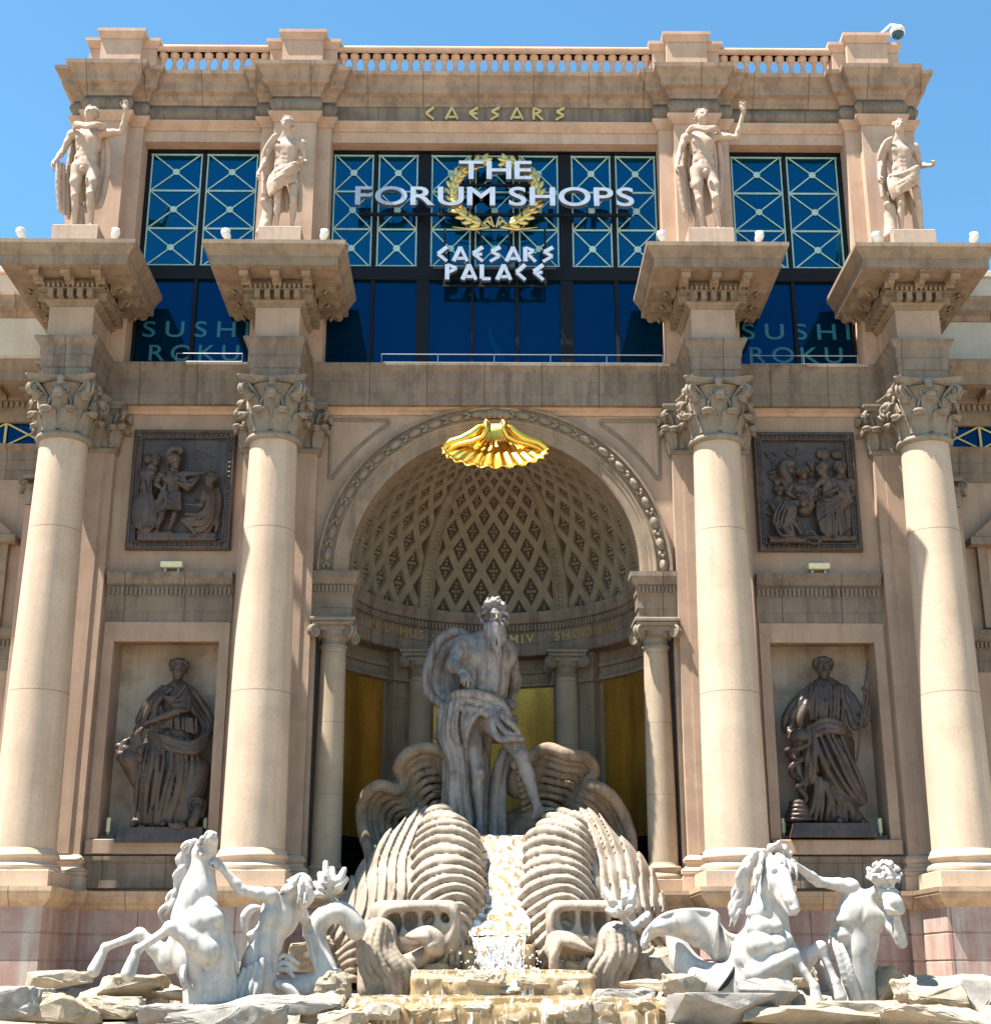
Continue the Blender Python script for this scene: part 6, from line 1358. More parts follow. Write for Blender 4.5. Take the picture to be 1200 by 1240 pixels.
# ---- the ridged stone waves
W = crop(380, 960, 2.609)
def ridges(ctr, sp, amp, wob=1.2, ys=.35, zs=1.0, xs=1.0, sd=5):
    c = V3(ctr)
    def f(P, D):
        q = P - c; q = q * V3((xs, ys, zs)); d = np.sqrt((q ** 2).sum(1)); an = np.arctan2(q[:, 2], q[:, 0])
        ph = d / sp * math.pi + wob * np.sin(an * 3.1 + d * 1.3) + .9 * vnoise(P, 1.6, sd)
        f_ = np.mod(ph / math.pi, 1); rg_ = np.minimum(1, (f_ ** .55) * 1.25) * (1 - f_ ** 7); return D - amp * (rg_ - .6) - .07 * vnoise(P, 2.6, 9)
    return f
WAVE = empty('fountain_wave', at(600, 1150, -2.4), 'tan ridged stone waves curling up on both sides of the cascade', 'sculpture')
wo = at(600, 1150, -2.4)
def wave(mir, name):
    B = Clay(.035); X = (lambda x, y, Y: W(x, y, Y)) if not mir else (lambda x, y, Y: W(1195 - x, y, Y))
    e = 8 if mir else 0
    B.cone(X(405, 120 + e, -1.0), X(425, 200, -1.8), .60, .78, .2); B.cone(X(425, 200, -1.8), X(425, 330, -2.7), .78, .8, .2); B.cone(X(425, 330, -2.7), X(400, 480, -3.2), .8, .75, .2)
    B.cone(X(440, 110, -.8), X(485, 220, -1.6), .28, .3, .2); B.cone(X(482, 210, -1.6), X(480, 440, -2.9), .3, .34, .2)
    B.mesh(name, M['wave'], WAVE, wo, warp=ridges(X(432, 560, -2.8), .215, .15, wob=1.4, xs=1.75, sd=5 + 6 * mir), smooth=1, disp=lambda v, n: .010 * vnoise(v, 14, 3))
    B = Clay(.035); sg = -1 if mir else 1
    B.cone(X(345, 120, -.5), X(290, 230, -1.0), .5, .7, .3); B.cone(X(290, 230, -1.0), X(250, 420, -1.6), .8, .95, .3); B.cone(X(250, 220, -.7), X(185, 290, -.7), .6, .5, .3); B.cone(X(185, 290, -.8), X(150, 430, -1.1), .5, .7, .3); B.cone(X(345, 150, -.9), X(330, 350, -2.0), .5, .7, .3)
    c0 = X(340, 300, -1.0)
    def vf(P, D):
        q = P - c0; ph = (q[:, 0] * sg * 1.0 - .38 * q[:, 2] + .22 * q[:, 1] + .12 * np.sin(q[:, 2] * 2.2)) / .20 * math.pi + 1.3 * vnoise(P, 1.3, 8 + mir)
        f_ = np.mod(ph / math.pi, 1); rg_ = np.minimum(1, (f_ ** .55) * 1.25) * (1 - f_ ** 7); return D - .13 * (rg_ - .6) - .14 * vnoise(P, 2.2, 4 + mir)
    B.mesh('outer_wave', M['wave'], WAVE, wo, warp=vf, smooth=1, disp=lambda v, n: .010 * vnoise(v, 14, 3))
    G = Clay(.028); G.box(X(320, 428, -3.78), (.98, .28, .58), .26, None, .1); 
    for x, y, r1, r2 in (((250, 415, .19, .26), (305, 405, .17, .23), (362, 398, .14, .18), (418, 392, .13, .13)) if not mir else ((392, 395, .17, .28), (335, 400, .12, .33), (290, 400, .15, .30), (228, 402, .18, .24))): G.ell(X(x, y, -4.08), (r1, .35, r2), None, .05, 1)
    G.poly([X(212, 440, -4.0), X(230, 375, -4.04), X(320, 362, -4.06), X(420, 366, -4.04), X(445, 420, -4.0), X(420, 480, -4.0)], .09, .04, seg=5)
    G.mesh('pierced_shell', M['wave'], WAVE, wo, smooth=1, disp=lambda v, n: .006 * vnoise(v, 20, 3))
wave(False, 'wave'); wave(True, 'wave')
K2 = crop(380, 700, 2.609)
for sg, ctr, outl in ((-1, (470, 905), ((470, 590), (400, 548), (345, 538), (298, 555), (268, 600), (285, 645), (262, 672), (212, 655), (170, 680), (150, 740), (158, 810), (178, 880), (168, 960), (150, 1040))),
                      (1, (690, 905), ((640, 590), (695, 558), (742, 538), (800, 558), (858, 568), (886, 610), (868, 652), (905, 664), (948, 700), (985, 765), (1003, 830), (1000, 900), (990, 980), (1000, 1050)))):
    Bk = Clay(.032); NL = 11
    for k in range(NL):
        t = 1.0 - .066 * k; w_ = 1.0 - .05 * k
        pts = [K2(ctr[0] + (x - ctr[0]) * t + 7 * math.sin(m_ * 1.9 + k * .5) * (k / NL), ctr[1] + (y - ctr[1]) * t + 6 * math.cos(m_ * 2.3 + k * .4) * (k / NL), .25 + .11 * k + .22 * math.sin(m_ * 1.5 + .3) - .12 * (k == 0)) for m_, (x, y) in enumerate(outl)]
        Bk.poly(pts, [(.15 if k == 0 else .105) * w_] * len(pts), .012, seg=4)
    for m_, (x, y) in enumerate(outl):
        q = K2(ctr[0] + (x - ctr[0]) * .82, ctr[1] + (y - ctr[1]) * .82, 1.15); Bk.ell(q, (.42, .28, .42), None, .1)
    for (x, y, r_) in ((ctr[0] + sg * 60, 800, .9), (ctr[0] + sg * 160, 860, .9), (ctr[0] + sg * 90, 930, 1.0), (ctr[0] - sg * 20, 850, 1.0)): Bk.ell(K2(x, y, 1.5), (r_, .3, r_), None, .2)
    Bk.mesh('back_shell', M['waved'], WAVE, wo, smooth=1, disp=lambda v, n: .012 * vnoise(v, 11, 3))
pf = Clay(.04); pf.cone(at(560, 1050, .2), at(650, 1050, .2), .55, .55, .2); pf.cone(at(560, 1090, .2), at(650, 1090, .2), .8, .8, .2); pf.box(at(603, 1130, -.4), (1.6, 1.0, 1.4), .3, None, .2); pf.mesh('rock_foot', M['nep'], WAVE, wo, smooth=1, disp=lambda v, n: .03 * vnoise(v, 7, 3))
S3 = crop(420, 1060, 3.158)
def scroll(pieces, label, sd_, o):
    root = empty('wave_scroll', o, label, 'sculpture'); k = 0
    for nm, fn in pieces: B = Clay(.022); fn(B); B.mesh(nm, M['wave'], root, o, smooth=1, disp=lambda v, n: .006 * vnoise(v, 24, 3))
def sl1(B):
    B.cone(S3(120, 240, -4.1), S3(120, 420, -4.1), .42, .45, .15); B.cone(S3(190, 380, -4.1), S3(220, 440, -4.1), .4, .35, .15)
    drapes(B, [[S3(85, 180, -4.4), S3(55, 260, -4.5), S3(58, 360, -4.5), S3(90, 410, -4.45), S3(110, 470, -4.4)], [S3(135, 185, -4.55), S3(115, 270, -4.65), S3(140, 350, -4.7), S3(170, 400, -4.6), S3(180, 470, -4.5)], [S3(170, 230, -4.4), S3(190, 300, -4.5), S3(250, 350, -4.5), S3(265, 400, -4.45), S3(255, 460, -4.4)]], 9, .075, .015, 2, .02)
def sl2(B):
    for i in range(6):
        a = i * .07; B.poly([S3(300, 300 + 6 * i, -4.1 - .0 * i), S3(350 - i * 7, 295 - i * 3, -4.2 - a), S3(352 - i * 9, 240 + i * 5, -4.2 - a), S3(310 - i * 3, 212 + i * 5, -4.25 - a), S3(262, 222 + i * 3, -4.3 - a * .6), S3(232, 235, -4.35)], [.1, .1, .1, .1, .08, .045], .015, seg=4)
    B.cone(S3(300, 310, -4.1), S3(230, 340, -4.2), .2, .2, .1)
scroll((('seaweed_folds', sl1), ('curl', sl2)), 'ridged stone scroll with a curled tip left of the water steps', 1, S3(170, 460, -4.2))
def sr1(B):
    B.cone(S3(1030, 250, -4.1), S3(1000, 420, -4.1), .4, .4, .15)
    drapes(B, [[S3(975, 230, -4.4), S3(975, 300, -4.5), S3(930, 360, -4.5), S3(930, 460, -4.4)], [S3(1030, 210, -4.5), S3(1040, 290, -4.6), S3(1000, 380, -4.6), S3(990, 450, -4.5)], [S3(1095, 230, -4.4), S3(1100, 300, -4.45), S3(1070, 370, -4.4), S3(1050, 430, -4.4)]], 8, .075, .015, 2, .02)
    B.poly([S3(880, 420, -4.3), S3(890, 370, -4.35), S3(920, 330, -4.4)], .08, .03, seg=3)
def sr2(B):
    for i in range(6):
        a = i * .06; B.poly([S3(835 - 4 * i, 415, -4.15 - a), S3(815 - i * 5, 350, -4.25 - a), S3(775 + i * 5, 290, -4.3 - a), S3(790 + i * 6, 235 + i * 3, -4.25 - a), S3(850, 235 + i * 5, -4.3 - a), S3(895, 262 + 3 * i, -4.35 - a * .5), S3(938, 290, -4.4)], [.09, .1, .1, .1, .09, .07, .03], .015, seg=4)
scroll((('seaweed_folds', sr1), ('curl', sr2)), 'ridged stone scroll with a drooping beak tip right of the water steps', 2, S3(930, 440, -4.2))
o = S3(1060, 200, -4.35); root = empty('fish_tail_fluke', o, 'small white marble fluke sticking up between right wave and wing', 'sculpture'); D = Clay(.022)
petals(D, S3, (1055, 160), [(985, 55), (1000, 135), (1025, 110), (1062, 30), (1098, 50), (1095, 100)], -4.35, .085); D.mesh('petals', M['marble'], root, o, smooth=1)
D = Clay(.022); D.poly([S3(1055, 160, -4.3), S3(1090, 200, -4.15), S3(1140, 170, -4.2), S3(1150, 150, -4.2)], [.06, .1, .12, .07], .02, seg=3); D.mesh('tail', M['marble'], root, o, smooth=1)
o = S3(20, 320, -3.7); root = empty('stone_fin', o, 'ribbed tan stone fin behind the left scroll', 'sculpture'); D = Clay(.025)
drapes(D, [[S3(48, 240, -3.7), S3(10, 270, -3.75), S3(-40, 310, -3.7)], [S3(50, 400, -3.7), S3(20, 395, -3.8), S3(0, 390, -3.7)]], 6, .08, .02, 3); D.mesh('ribs', M['wave'], root, o, smooth=1)
o = S3(1140, 380, -3.7); root = empty('stone_fin', o, 'rounded tan ribbed stone mass behind the right scroll', 'sculpture'); D = Clay(.03)
D.cone(S3(1120, 330, -3.6), S3(1130, 400, -3.6), .42, .45, .1); D.cone(S3(1060, 300, -3.5), S3(1100, 300, -3.5), .35, .35, .1); D.mesh('ribs', M['wave'], root, o, smooth=1, warp=ridges(S3(1080, 200, -3.6), .11, .05))
# ---- podium wall under the apse floor
g = MB(); g.box(-3.7, 3.7, .95, 1.3, -1, 3.32); g.build('podium', M['ped'], palace)
# ---- rocky ground, boulders
def rocky(name, mat, x0, x1, y0, y1, fz, nx, ny, kind=None):
    xs = np.linspace(x0, x1, nx); ys = np.linspace(y0, y1, ny); Xg, Yg = np.meshgrid(xs, ys); P = np.stack([Xg.ravel(), Yg.ravel(), np.zeros(Xg.size)], 1)
    z = fz(P); v = np.stack([P[:, 0], P[:, 1], z], 1); m = MB(); f = [(j * nx + i, j * nx + i + 1, (j + 1) * nx + i + 1, (j + 1) * nx + i) for j in range(ny - 1) for i in range(nx - 1)]
    m.add(v.tolist(), f, False); return m.build(name, mat)
rs = np.random.RandomState(4); cells = np.stack([rs.uniform(-15, 15, 420), rs.uniform(-11, -.3, 420)], 1); ch = rs.uniform(-.16, .16, 420); cg = rs.uniform(-.18, .18, (420, 2))
def bedz(P):
    d = np.sqrt((P[:, None, 0] - cells[None, :, 0]) ** 2 + (P[:, None, 1] - cells[None, :, 1]) ** 2); o = np.argsort(d, 1)[:, :2]; i = o[:, 0]; d1 = np.take_along_axis(d, o, 1); cr = np.clip((d1[:, 1] - d1[:, 0]) / .12, 0, 1)
    base = np.interp(P[:, 1], [-11, -8.5, -6.5, -3, -.3], [-.2, .55, 1.0, 1.25, 1.4])
    return base + ch[i] + cg[i, 0] * (P[:, 0] - cells[i, 0]) + cg[i, 1] * (P[:, 1] - cells[i, 1]) - .14 * (1 - cr) + .02 * vnoise(P, 9, 1)
tag(rocky('rocky_ground', M['rock'], -15, 15, -11, -.3, bedz, 260, 100), kind='structure')
def boulder(c, size, mat, label, seed, flat=.0, rot=0, cuts=15, group=None):
    r = random.Random(seed); bm = bmesh.new(); q = Matrix.Rotation(rot, 3, 'Z') @ Matrix.Rotation(r.uniform(-.15, .15), 3, 'X')
    for i in range(cuts):
        d = Vector((r.gauss(0, 1), r.gauss(0, 1), r.gauss(0, 1) * (1 - flat))).normalized(); p = Vector((max(-.82, min(.82, d.x * 1.25)), max(-.82, min(.82, d.y * 1.25)), max(-.8, min(.8, d.z * 1.3))))
        bm.verts.new(q @ Vector((p.x * size[0], p.y * size[1], p.z * size[2])))
    bmesh.ops.convex_hull(bm, input=bm.verts); bmesh.ops.delete(bm, geom=[v for v in bm.verts if not v.link_faces], context='VERTS')
    bmesh.ops.dissolve_limit(bm, angle_limit=R(9), verts=bm.verts, edges=bm.edges); mn = min(size)
    bmesh.ops.bevel(bm, geom=list(bm.edges), offset=mn * .13, segments=2, affect='EDGES', profile=.5, clamp_overlap=True); bmesh.ops.triangulate(bm, faces=bm.faces)
    for _ in range(2):
        L_ = max(size) * .12; es = [e for e in bm.edges if e.calc_length() > L_]
        if es: bmesh.ops.subdivide_edges(bm, edges=es, cuts=1, use_grid_fill=False); bmesh.ops.triangulate(bm, faces=bm.faces)
    bm.normal_update()
    for v in bm.verts:
        p = v.co * (2.2 / mn) + Vector((seed * 3.1, 0, 0)); n_ = mnoise.fractal(p, 1.0, 2.0, 4); v.co += v.normal * n_ * mn * .14; st = mnoise.noise(Vector((seed, 0, v.co.z * 9 / mn))); v.co += v.normal * (mn * .05 if st > .15 else 0)
    me = bpy.data.meshes.new('boulder'); bm.to_mesh(me); bm.free(); me.materials.append(mat)
    me.polygons.foreach_set('use_smooth', [True] * len(me.polygons))
    try: me.set_sharp_from_angle(angle=R(32))
    except Exception: pass
    o = link_mesh('boulder', me, None, tuple(c)); 
    if label: tag(o, label, 'rock', group)
    return o
ROCKS = [  # u, v, Y, half width m, half height m, half depth m, material, label
 (62, 1222, -8.2, 1.15, .34, .7, 'rock', 'broad cracked pale boulder at the bottom left corner'),
 (20, 1215, -8.6, .8, .3, .5, 'rockg', 'rough boulder cut off by the left picture edge'),
 (75, 1190, -4.0, .9, .25, .6, 'rock', 'low shadowed stone against the left pedestal'),
 (160, 1195, -5.2, .8, .26, .5, 'rock', 'golden flat topped block under the far raised hoof'),
 (178, 1192, -4.6, .5, .2, .4, 'rock', 'small block behind the golden flat topped block'),
 (130, 1222, -7.6, .95, .22, .5, 'rock', 'flat pale slab below the raised hooves'),
 (205, 1205, -5.4, .4, .13, .4, 'rock', 'thin wedge of stone between block and rearing horse'),
 (200, 1228, -8.0, .6, .2, .4, 'rockg', 'jagged slab in front of the rearing horse'),
 (275, 1232, -8.3, 1.35, .3, .6, 'rockg', 'long pale ledge below the left triton'),
 (345, 1217, -7.6, 1.3, .16, .45, 'rockg', 'thin layered slab at the foot of the left triton'),
 (402, 1196, -6.0, .42, .32, .4, 'rock', 'pitted round boulder right of the left triton tail'),
 (395, 1222, -7.4, .5, .3, .45, 'rock', 'rounded boulder below the pitted round one'),
 (372, 1150, -3.8, .55, .5, .5, 'rock', 'tall rough rock inside the loop of the fish tail'),
 (415, 1236, -8.0, .55, .2, .4, 'rock', 'low pebble like boulder left of the wet ledge'),
 (462, 1222, -6.8, .45, .36, .4, 'rockg', 'grey upright boulder below the left scroll'),
 (520, 1196, -4.6, .5, .2, .4, 'rockg', 'dark shaded wedge beside the left scroll'),
 (755, 1215, -6.9, .75, .34, .5, 'rockg', 'smooth grey slanting boulder right of the wet ledge'),
 (800, 1196, -5.6, 1.0, .16, .5, 'rock', 'long flat pale slab under the wing'),
 (828, 1198, -6.4, .42, .3, .4, 'rock', 'rounded pale boulder below the winged horse tail'),
 (808, 1170, -3.6, .7, .45, .5, 'rock', 'rock seen under the bat wing'),
 (880, 1222, -8.2, 1.3, .32, .5, 'rockg', 'large grey slab leaning under the winged horse'),
 (930, 1205, -7.6, .7, .42, .5, 'rockg', 'dark faced end of the leaning grey slab'),
 (985, 1232, -8.2, 1.6, .22, .6, 'rock', 'low sunlit ledge below the horse hooves'),
 (1030, 1222, -7.2, 1.0, .16, .5, 'rock', 'flat stone under the right triton'),
 (1082, 1192, -5.0, .62, .36, .5, 'rock', 'cracked golden boulder right of the right triton'),
 (1100, 1200, -5.6, .45, .26, .4, 'rock', 'block in front of the cracked golden boulder'),
 (1150, 1205, -6.0, 1.0, .4, .6, 'rock', 'high pale boulder before the right pedestal'),
 (1192, 1208, -6.6, .5, .42, .5, 'rockg', 'boulder with a shaded face at the right picture edge'),
 (1130, 1235, -8.2, 1.2, .26, .6, 'rock', 'broad ledge at the bottom right corner'),
 (960, 1180, -4.0, .6, .3, .5, 'rock', 'small pale rock between horse legs and wall'),
 (690, 1176, -4.2, .4, .22, .3, 'rockwet', 'wet golden stone beside the falling water on its right'),
 (525, 1178, -4.2, .42, .22, .3, 'rockwet', 'wet golden stone beside the falling water on its left'),
]
for i, (u, v, Y, a, b, c, m_, lb) in enumerate(ROCKS):
    p = at(u, v, Y); boulder(p, (a, c, b * 1.1), M[m_], lb, i + 11, .2, (i * 1.7) % .6 - .3, 16, 'rocks round the fountain')
# ---- stepped wet ledges and water
def ledge(name, x0, x1, y0, y1, z0, z1, label, seed):
    B = Clay(.04); r = random.Random(seed); n = max(3, int((x1 - x0) / .8)); 
    for i in range(n):
        xa = x0 + (x1 - x0) * i / n; xb = x0 + (x1 - x0) * (i + 1) / n; j = r.uniform(-.3, .15)
        B.box(((xa + xb) / 2, (y0 + y1) / 2 + j, (z0 + z1) / 2 + r.uniform(-.09, .02)), ((xb - xa) / 2 * r.uniform(.9, 1.2), (y1 - y0) / 2, (z1 - z0) / 2), .09, frame_rot((1, r.uniform(-.15, .15), r.uniform(-.03, .03)), (0, 1, 0), (0, 0, 1)), .02)
    o = B.mesh(name, M['rockwet'], None, (0, 0, 0), smooth=1, disp=lambda v, n: .05 * vnoise(v, 4, seed) + .03 * vnoise(v, 13, seed)); tag(o, label, 'rock ledge')
    for i in range(n + 3):
        x = x0 + (x1 - x0) * (i + r.uniform(0, 1)) / (n + 3); hz = r.uniform(.18, .34); b_ = boulder((x, y0 + r.uniform(-.15, .2), z1 - hz * r.uniform(.75, 1.15)), (r.uniform(.3, .55), r.uniform(.25, .4), hz), M['rockwet' if r.random() < .6 else 'rock'], None, seed * 40 + i, .2, r.uniform(-.4, .4), 15); b_.name = 'rock'; b_.parent = o
    return o
za, zb, zc = float(at(600, 1168, -4.0)[2]), float(at(600, 1186, -5.2)[2]), float(at(600, 1212, -6.6)[2])
ledge('wet_ledge', -1.75, 1.9, -5.4, -4.0, .3, 1.72, 'upper wet golden stone step under the falling water', 3)
ledge('wet_ledge', -2.9, 3.1, -7.6, -5.4, -.1, 1.22, 'lower wide golden stone ledge with water sheeting over it', 5)
ch_ = Clay(.035); ch_.box((0.05, -2.6, 1.9), (.8, 1.15, .42), .1, None, .05); ch_.cone((.05, -.6, 4.1), (.05, -3.2, 1.9), .7, .6, .1)
for i in range(6): t = i / 5; ch_.ell((.05, -.95 - 2.3 * t, 4.55 - 2.2 * t), (.42, .3, .2), None, .05)
o_ = ch_.mesh('cascade_chute', M['rockwet'], WAVE, wo, smooth=1, disp=lambda v, n: .02 * vnoise(v, 11, 3))
def water_mat(name, lo, hi):
    m, t, p = newmat(name); L = t.links; tc = N(t, 'ShaderNodeTexCoord'); mp = N(t, 'ShaderNodeMapping'); mp.inputs['Scale'].default_value = (4.0, 3, .55); L.new(tc.outputs['Object'], mp.inputs[0])
    n1 = N(t, 'ShaderNodeTexNoise'); n1.inputs['Scale'].default_value = 2.2; n1.inputs['Detail'].default_value = 5; n1.inputs['Roughness'].default_value = .6; L.new(mp.outputs[0], n1.inputs[0])
    fo = ramp(t, n1.outputs[0], lo, hi); c = mixc(t, fo, (.50, .33, .14), (.86, .88, .90)); L.new(c, p.inputs['Base Color'])
    p.inputs['Roughness'].default_value = .12; p.inputs['Specular IOR Level'].default_value = .6; b = N(t, 'ShaderNodeBump'); b.inputs['Strength'].default_value = .9; b.inputs['Distance'].default_value = .05; L.new(n1.outputs[0], b.inputs['Height']); L.new(b.outputs[0], p.inputs['Normal'])
    tr = N(t, 'ShaderNodeBsdfTransparent'); mx = N(t, 'ShaderNodeMixShader'); L.new(math_(t, 'ADD', math_(t, 'MULTIPLY', fo, .6), .35), mx.inputs[0]); L.new(tr.outputs[0], mx.inputs[1]); L.new(p.outputs[0], mx.inputs[2]); L.new(mx.outputs[0], t.nodes['Material Output'].inputs[0]); return m
M['water'] = water_mat('falling_white_water', .43, .58); M['waterg'] = water_mat('golden_running_water', .53, .66)
def sheet(name, rows, nx, seed, amp=.03, mt='water'):
    """rows: list of (x0,x1,y,z) from top to bottom, resampled smoothly"""
    m = MB(); K_ = 14; pts = []
    for i in range((len(rows) - 1) * K_ + 1):
        t = i / K_; a = min(int(t), len(rows) - 2); q = t - a; q = q * q * (3 - 2 * q) if False else q; pts.append([rows[a][k] * (1 - q) + rows[a + 1][k] * q for k in range(4)])
    P = np.array([[x0 + (x1 - x0) * j / nx, y, z] for x0, x1, y, z in pts for j in range(nx + 1)]); P[:, 1] -= amp * (1 + vnoise(P * V3((1, .4, .4)), 12, seed)) ; P[:, 2] += amp * vnoise(P, 9, seed + 1)
    n = nx + 1; m.add(P.tolist(), [(i * n + j, (i + 1) * n + j, (i + 1) * n + j + 1, i * n + j + 1) for i in range(len(pts) - 1) for j in range(nx)], True); o = m.build(name, M[mt]); tag(o, kind='structure'); return o
sheet('cascade_water', [(-.55, .65, -.7, 4.92), (-.6, .72, -1.15, 4.85), (-.6, .72, -2.3, 3.75), (-.6, .74, -3.4, 2.72), (-.6, .74, -3.75, 2.5)], 40, 1, .04)
sheet('falling_water', [(-.5, .64, -3.78, 2.48), (-.46, .6, -3.95, 2.2), (-.36, .5, -4.02, 1.75)], 40, 2, .05)
sheet('step_water', [(-1.7, 1.8, -4.1, 1.79), (-1.75, 1.85, -5.38, 1.78), (-1.75, 1.85, -5.5, 1.6), (-1.75, 1.85, -5.56, 1.28)], 60, 3, .03, 'waterg')
sheet('ledge_water', [(-2.6, 2.9, -5.6, 1.3), (-2.8, 3.0, -7.6, 1.28), (-2.8, 3.0, -7.72, 1.0), (-2.8, 3.0, -7.75, .4)], 80, 4, .03, 'waterg')
fo = MB(); r = random.Random(9)
for i in range(450):
    t = r.random(); x = r.gauss(.05, .25); 
    if i < 300: z = 2.5 - 2.0 * t * t * .4 - t * .5; y = -3.85 - .35 * t - r.random() * .12; l = r.uniform(.04, .2); rr = r.uniform(.008, .022); fo.tube([(x, y, z), (x + r.uniform(-.03, .03), y - .02, z - l * .5), (x + r.uniform(-.04, .04), y - .03, z - l)], [rr * .6, rr, rr * .4], 5)
    elif i < 420: fo.ell((r.gauss(.05, .5), -4.1 - r.random() * .5, 1.8 + r.random() ** 2 * .45), (r.uniform(.01, .03),) * 3, None, 6, 4)
    else: x = r.uniform(-1.7, 1.8); z = r.uniform(1.2, 1.78); fo.tube([(x, -5.6, z), (x + .01, -5.62, z - r.uniform(.05, .25))], [.006, .012], 5)
m, t_, p_ = newmat('white_spray'); p_.inputs['Base Color'].default_value = (.85, .87, .9, 1); p_.inputs['Roughness'].default_value = .15
tag(fo.build('water_spray', m), kind='stuff')
# ================================================================= SIGNS AND LETTERING
FONT = bpy.data.fonts.load('<builtin>') if '<builtin>' in [f.filepath for f in bpy.data.fonts] else None
def glyph(ch, h, depth, wide=1.0, bold=0.0, bev=0.0):
    cu = bpy.data.curves.new('glyph', 'FONT'); cu.body = ch; cu.size = h / .73; cu.extrude = depth / 2; cu.offset = bold; cu.bevel_depth = bev; cu.bevel_resolution = 1; cu.resolution_u = 6
    ob = bpy.data.objects.new('glyph', cu); sc.collection.objects.link(ob); bpy.context.view_layer.update()
    me = bpy.data.meshes.new_from_object(ob.evaluated_get(bpy.context.evaluated_depsgraph_get())); bpy.data.objects.remove(ob); bpy.data.curves.remove(cu)
    n = len(me.vertices); co = np.zeros(n * 3); me.vertices.foreach_get('co', co); co = co.reshape(-1, 3)
    if n: x0 = co[:, 0].min(); co[:, 0] = (co[:, 0] - x0) * wide; w_ = co[:, 0].max()
    else: w_ = .3 * h
    v = np.stack([co[:, 0], -co[:, 2], co[:, 1]], 1)     # stand upright, facing -y
    me.vertices.foreach_set('co', v.ravel()); me.update(); return me, w_
def word(root, o, text, x0, x1, y, z, h, mats, depth, wide=1.0, bold=0.0, gap=.12, space=.45):
    gs = [glyph(c, h, depth, wide, bold) if c != ' ' else (None, space * h) for c in text]
    tot = sum(g[1] for g in gs) + gap * h * (len(gs) - 1); k = (x1 - x0) / tot; x = x0
    for (me, w_), c in zip(gs, text):
        if me is not None:
            me.materials.clear(); me.name = 'letter'
            for m_ in mats: me.materials.append(m_)
            if len(mats) > 1:
                me.update(); 
                for p in me.polygons: p.material_index = 0 if abs(p.normal.y) > .6 else 1
            ob = link_mesh('letter', me, root); ob.location = (x - o[0], y - o[1], z - o[2]); ob.scale = (k, 1, 1)
        x += (w_ + gap * h) * k
STROKES = {'C': [[(.8, 1), (.15, .5), (.8, 0)]], 'A': [[(0, 0), (.5, 1), (1, 0)], [(.22, .2), (.78, .2)]], 'E': [[(.85, 1), (.15, .55), (.85, 0)], [(.2, .5), (.8, .5)]], 'S': [[(.85, 1), (.2, .68), (.8, .38), (.1, 0)]], 'R': [[(.1, 0), (.1, 1)], [(.1, .98), (.75, .75), (.12, .45)], [(.3, .5), (.85, 0)]],
           'P': [[(.15, 0), (.15, 1)], [(.15, .98), (.85, .75), (.15, .45)]], 'L': [[(.15, 1), (.15, .06), (.8, .06)]]}
def greek_word(root, o, text, x0, x1, y, z, h, mats, depth, st=.17):
    n = len(text); pitch = (x1 - x0) / n; w_ = pitch * .78
    for i, c in enumerate(text):
        m = MB()
        for si, s_ in enumerate(STROKES[c]):
            for j in range(len(s_) - 1):
                (ax, az), (bx_, bz) = s_[j], s_[j + 1]; e = .002 * (j + 2 * si)
                bar(m, ax * w_, az * h, bx_ * w_, bz * h, st * h * (1.25 if j == 0 and si == 0 else 1), -depth + e, 0)
        ob = m.build('letter', mats[0], root)
        if len(mats) > 1:
            ob.data.materials.append(mats[1])
            for p in ob.data.polygons: p.material_index = 0 if p.normal.y < -.6 else 1
        ob.location = (x0 + pitch * i + pitch * .1 - o[0], y - o[1], z - o[2])
ls = (M['silver'], M['letterside'])
def sign_root(o, label, cat='sign'): return empty('sign', o, label, cat)
o = V3((0, -.55, 22.1)); r_ = sign_root(o, 'large silver lettering reading THE FORUM SHOPS across the centre window')
word(r_, o, 'THE', -1.02, 1.04, -.62, 23.04, .60, ls, .16, 1.3, .012, .14); word(r_, o, 'FORUM SHOPS', -3.92, 3.9, -.62, 22.2, .60, ls, .16, 1.3, .012, .14, .3)
m = MB()
for z in (22.02,): m.box(-3.8, 3.85, -.5, -.42, z - .04, z + .04)
m.box(-1.1, 1.1, -.5, -.42, 22.93, 23.0)
for x in (-3.2, -2.1, -1.0, 0, 1.0, 2.2, 3.3):
    m.box(x - .025, x + .025, -.42, .3, 21.99, 22.05)
for x in (-.9, .9): m.box(x - .025, x + .025, -.42, .3, 22.94, 22.99)
for x in (-3.6, -2.9, -2.2, -1.5, 1.2, 1.9, 2.6, 3.4): m.box(x - .02, x + .02, -.5, -.45, 22.0, 22.3)
m.build('mounting_rail', M['black'], r_, origin=o)
o = V3((0, -.55, 19.8)); r_ = sign_root(o, 'silver angular lettering reading CAESARS PALACE below the laurel wreath')
greek_word(r_, o, 'CAESARS', -1.68, 1.72, -.6, 20.42, .44, ls, .14, .21); greek_word(r_, o, 'PALACE', -1.42, 1.44, -.6, 19.86, .46, ls, .14, .21)
m = MB(); m.box(-1.7, 1.7, -.5, -.44, 20.3, 20.36); m.box(-1.45, 1.45, -.5, -.44, 19.76, 19.82)
for x in (-1.4, -.4, .4, 1.4): m.box(x - .03, x + .03, -.46, -.42, 19.8, 21.6)
for x in (-1.3, 1.3): m.box(x - .025, x + .025, -.42, .3, 20.9, 20.95); m.box(x - .025, x + .025, -.42, .3, 19.8, 19.84)
m.build('mounting_rail', M['black'], r_, origin=o)
_signs = [ob for ob in sc.objects if ob.name.startswith('sign') and ob.parent is None]
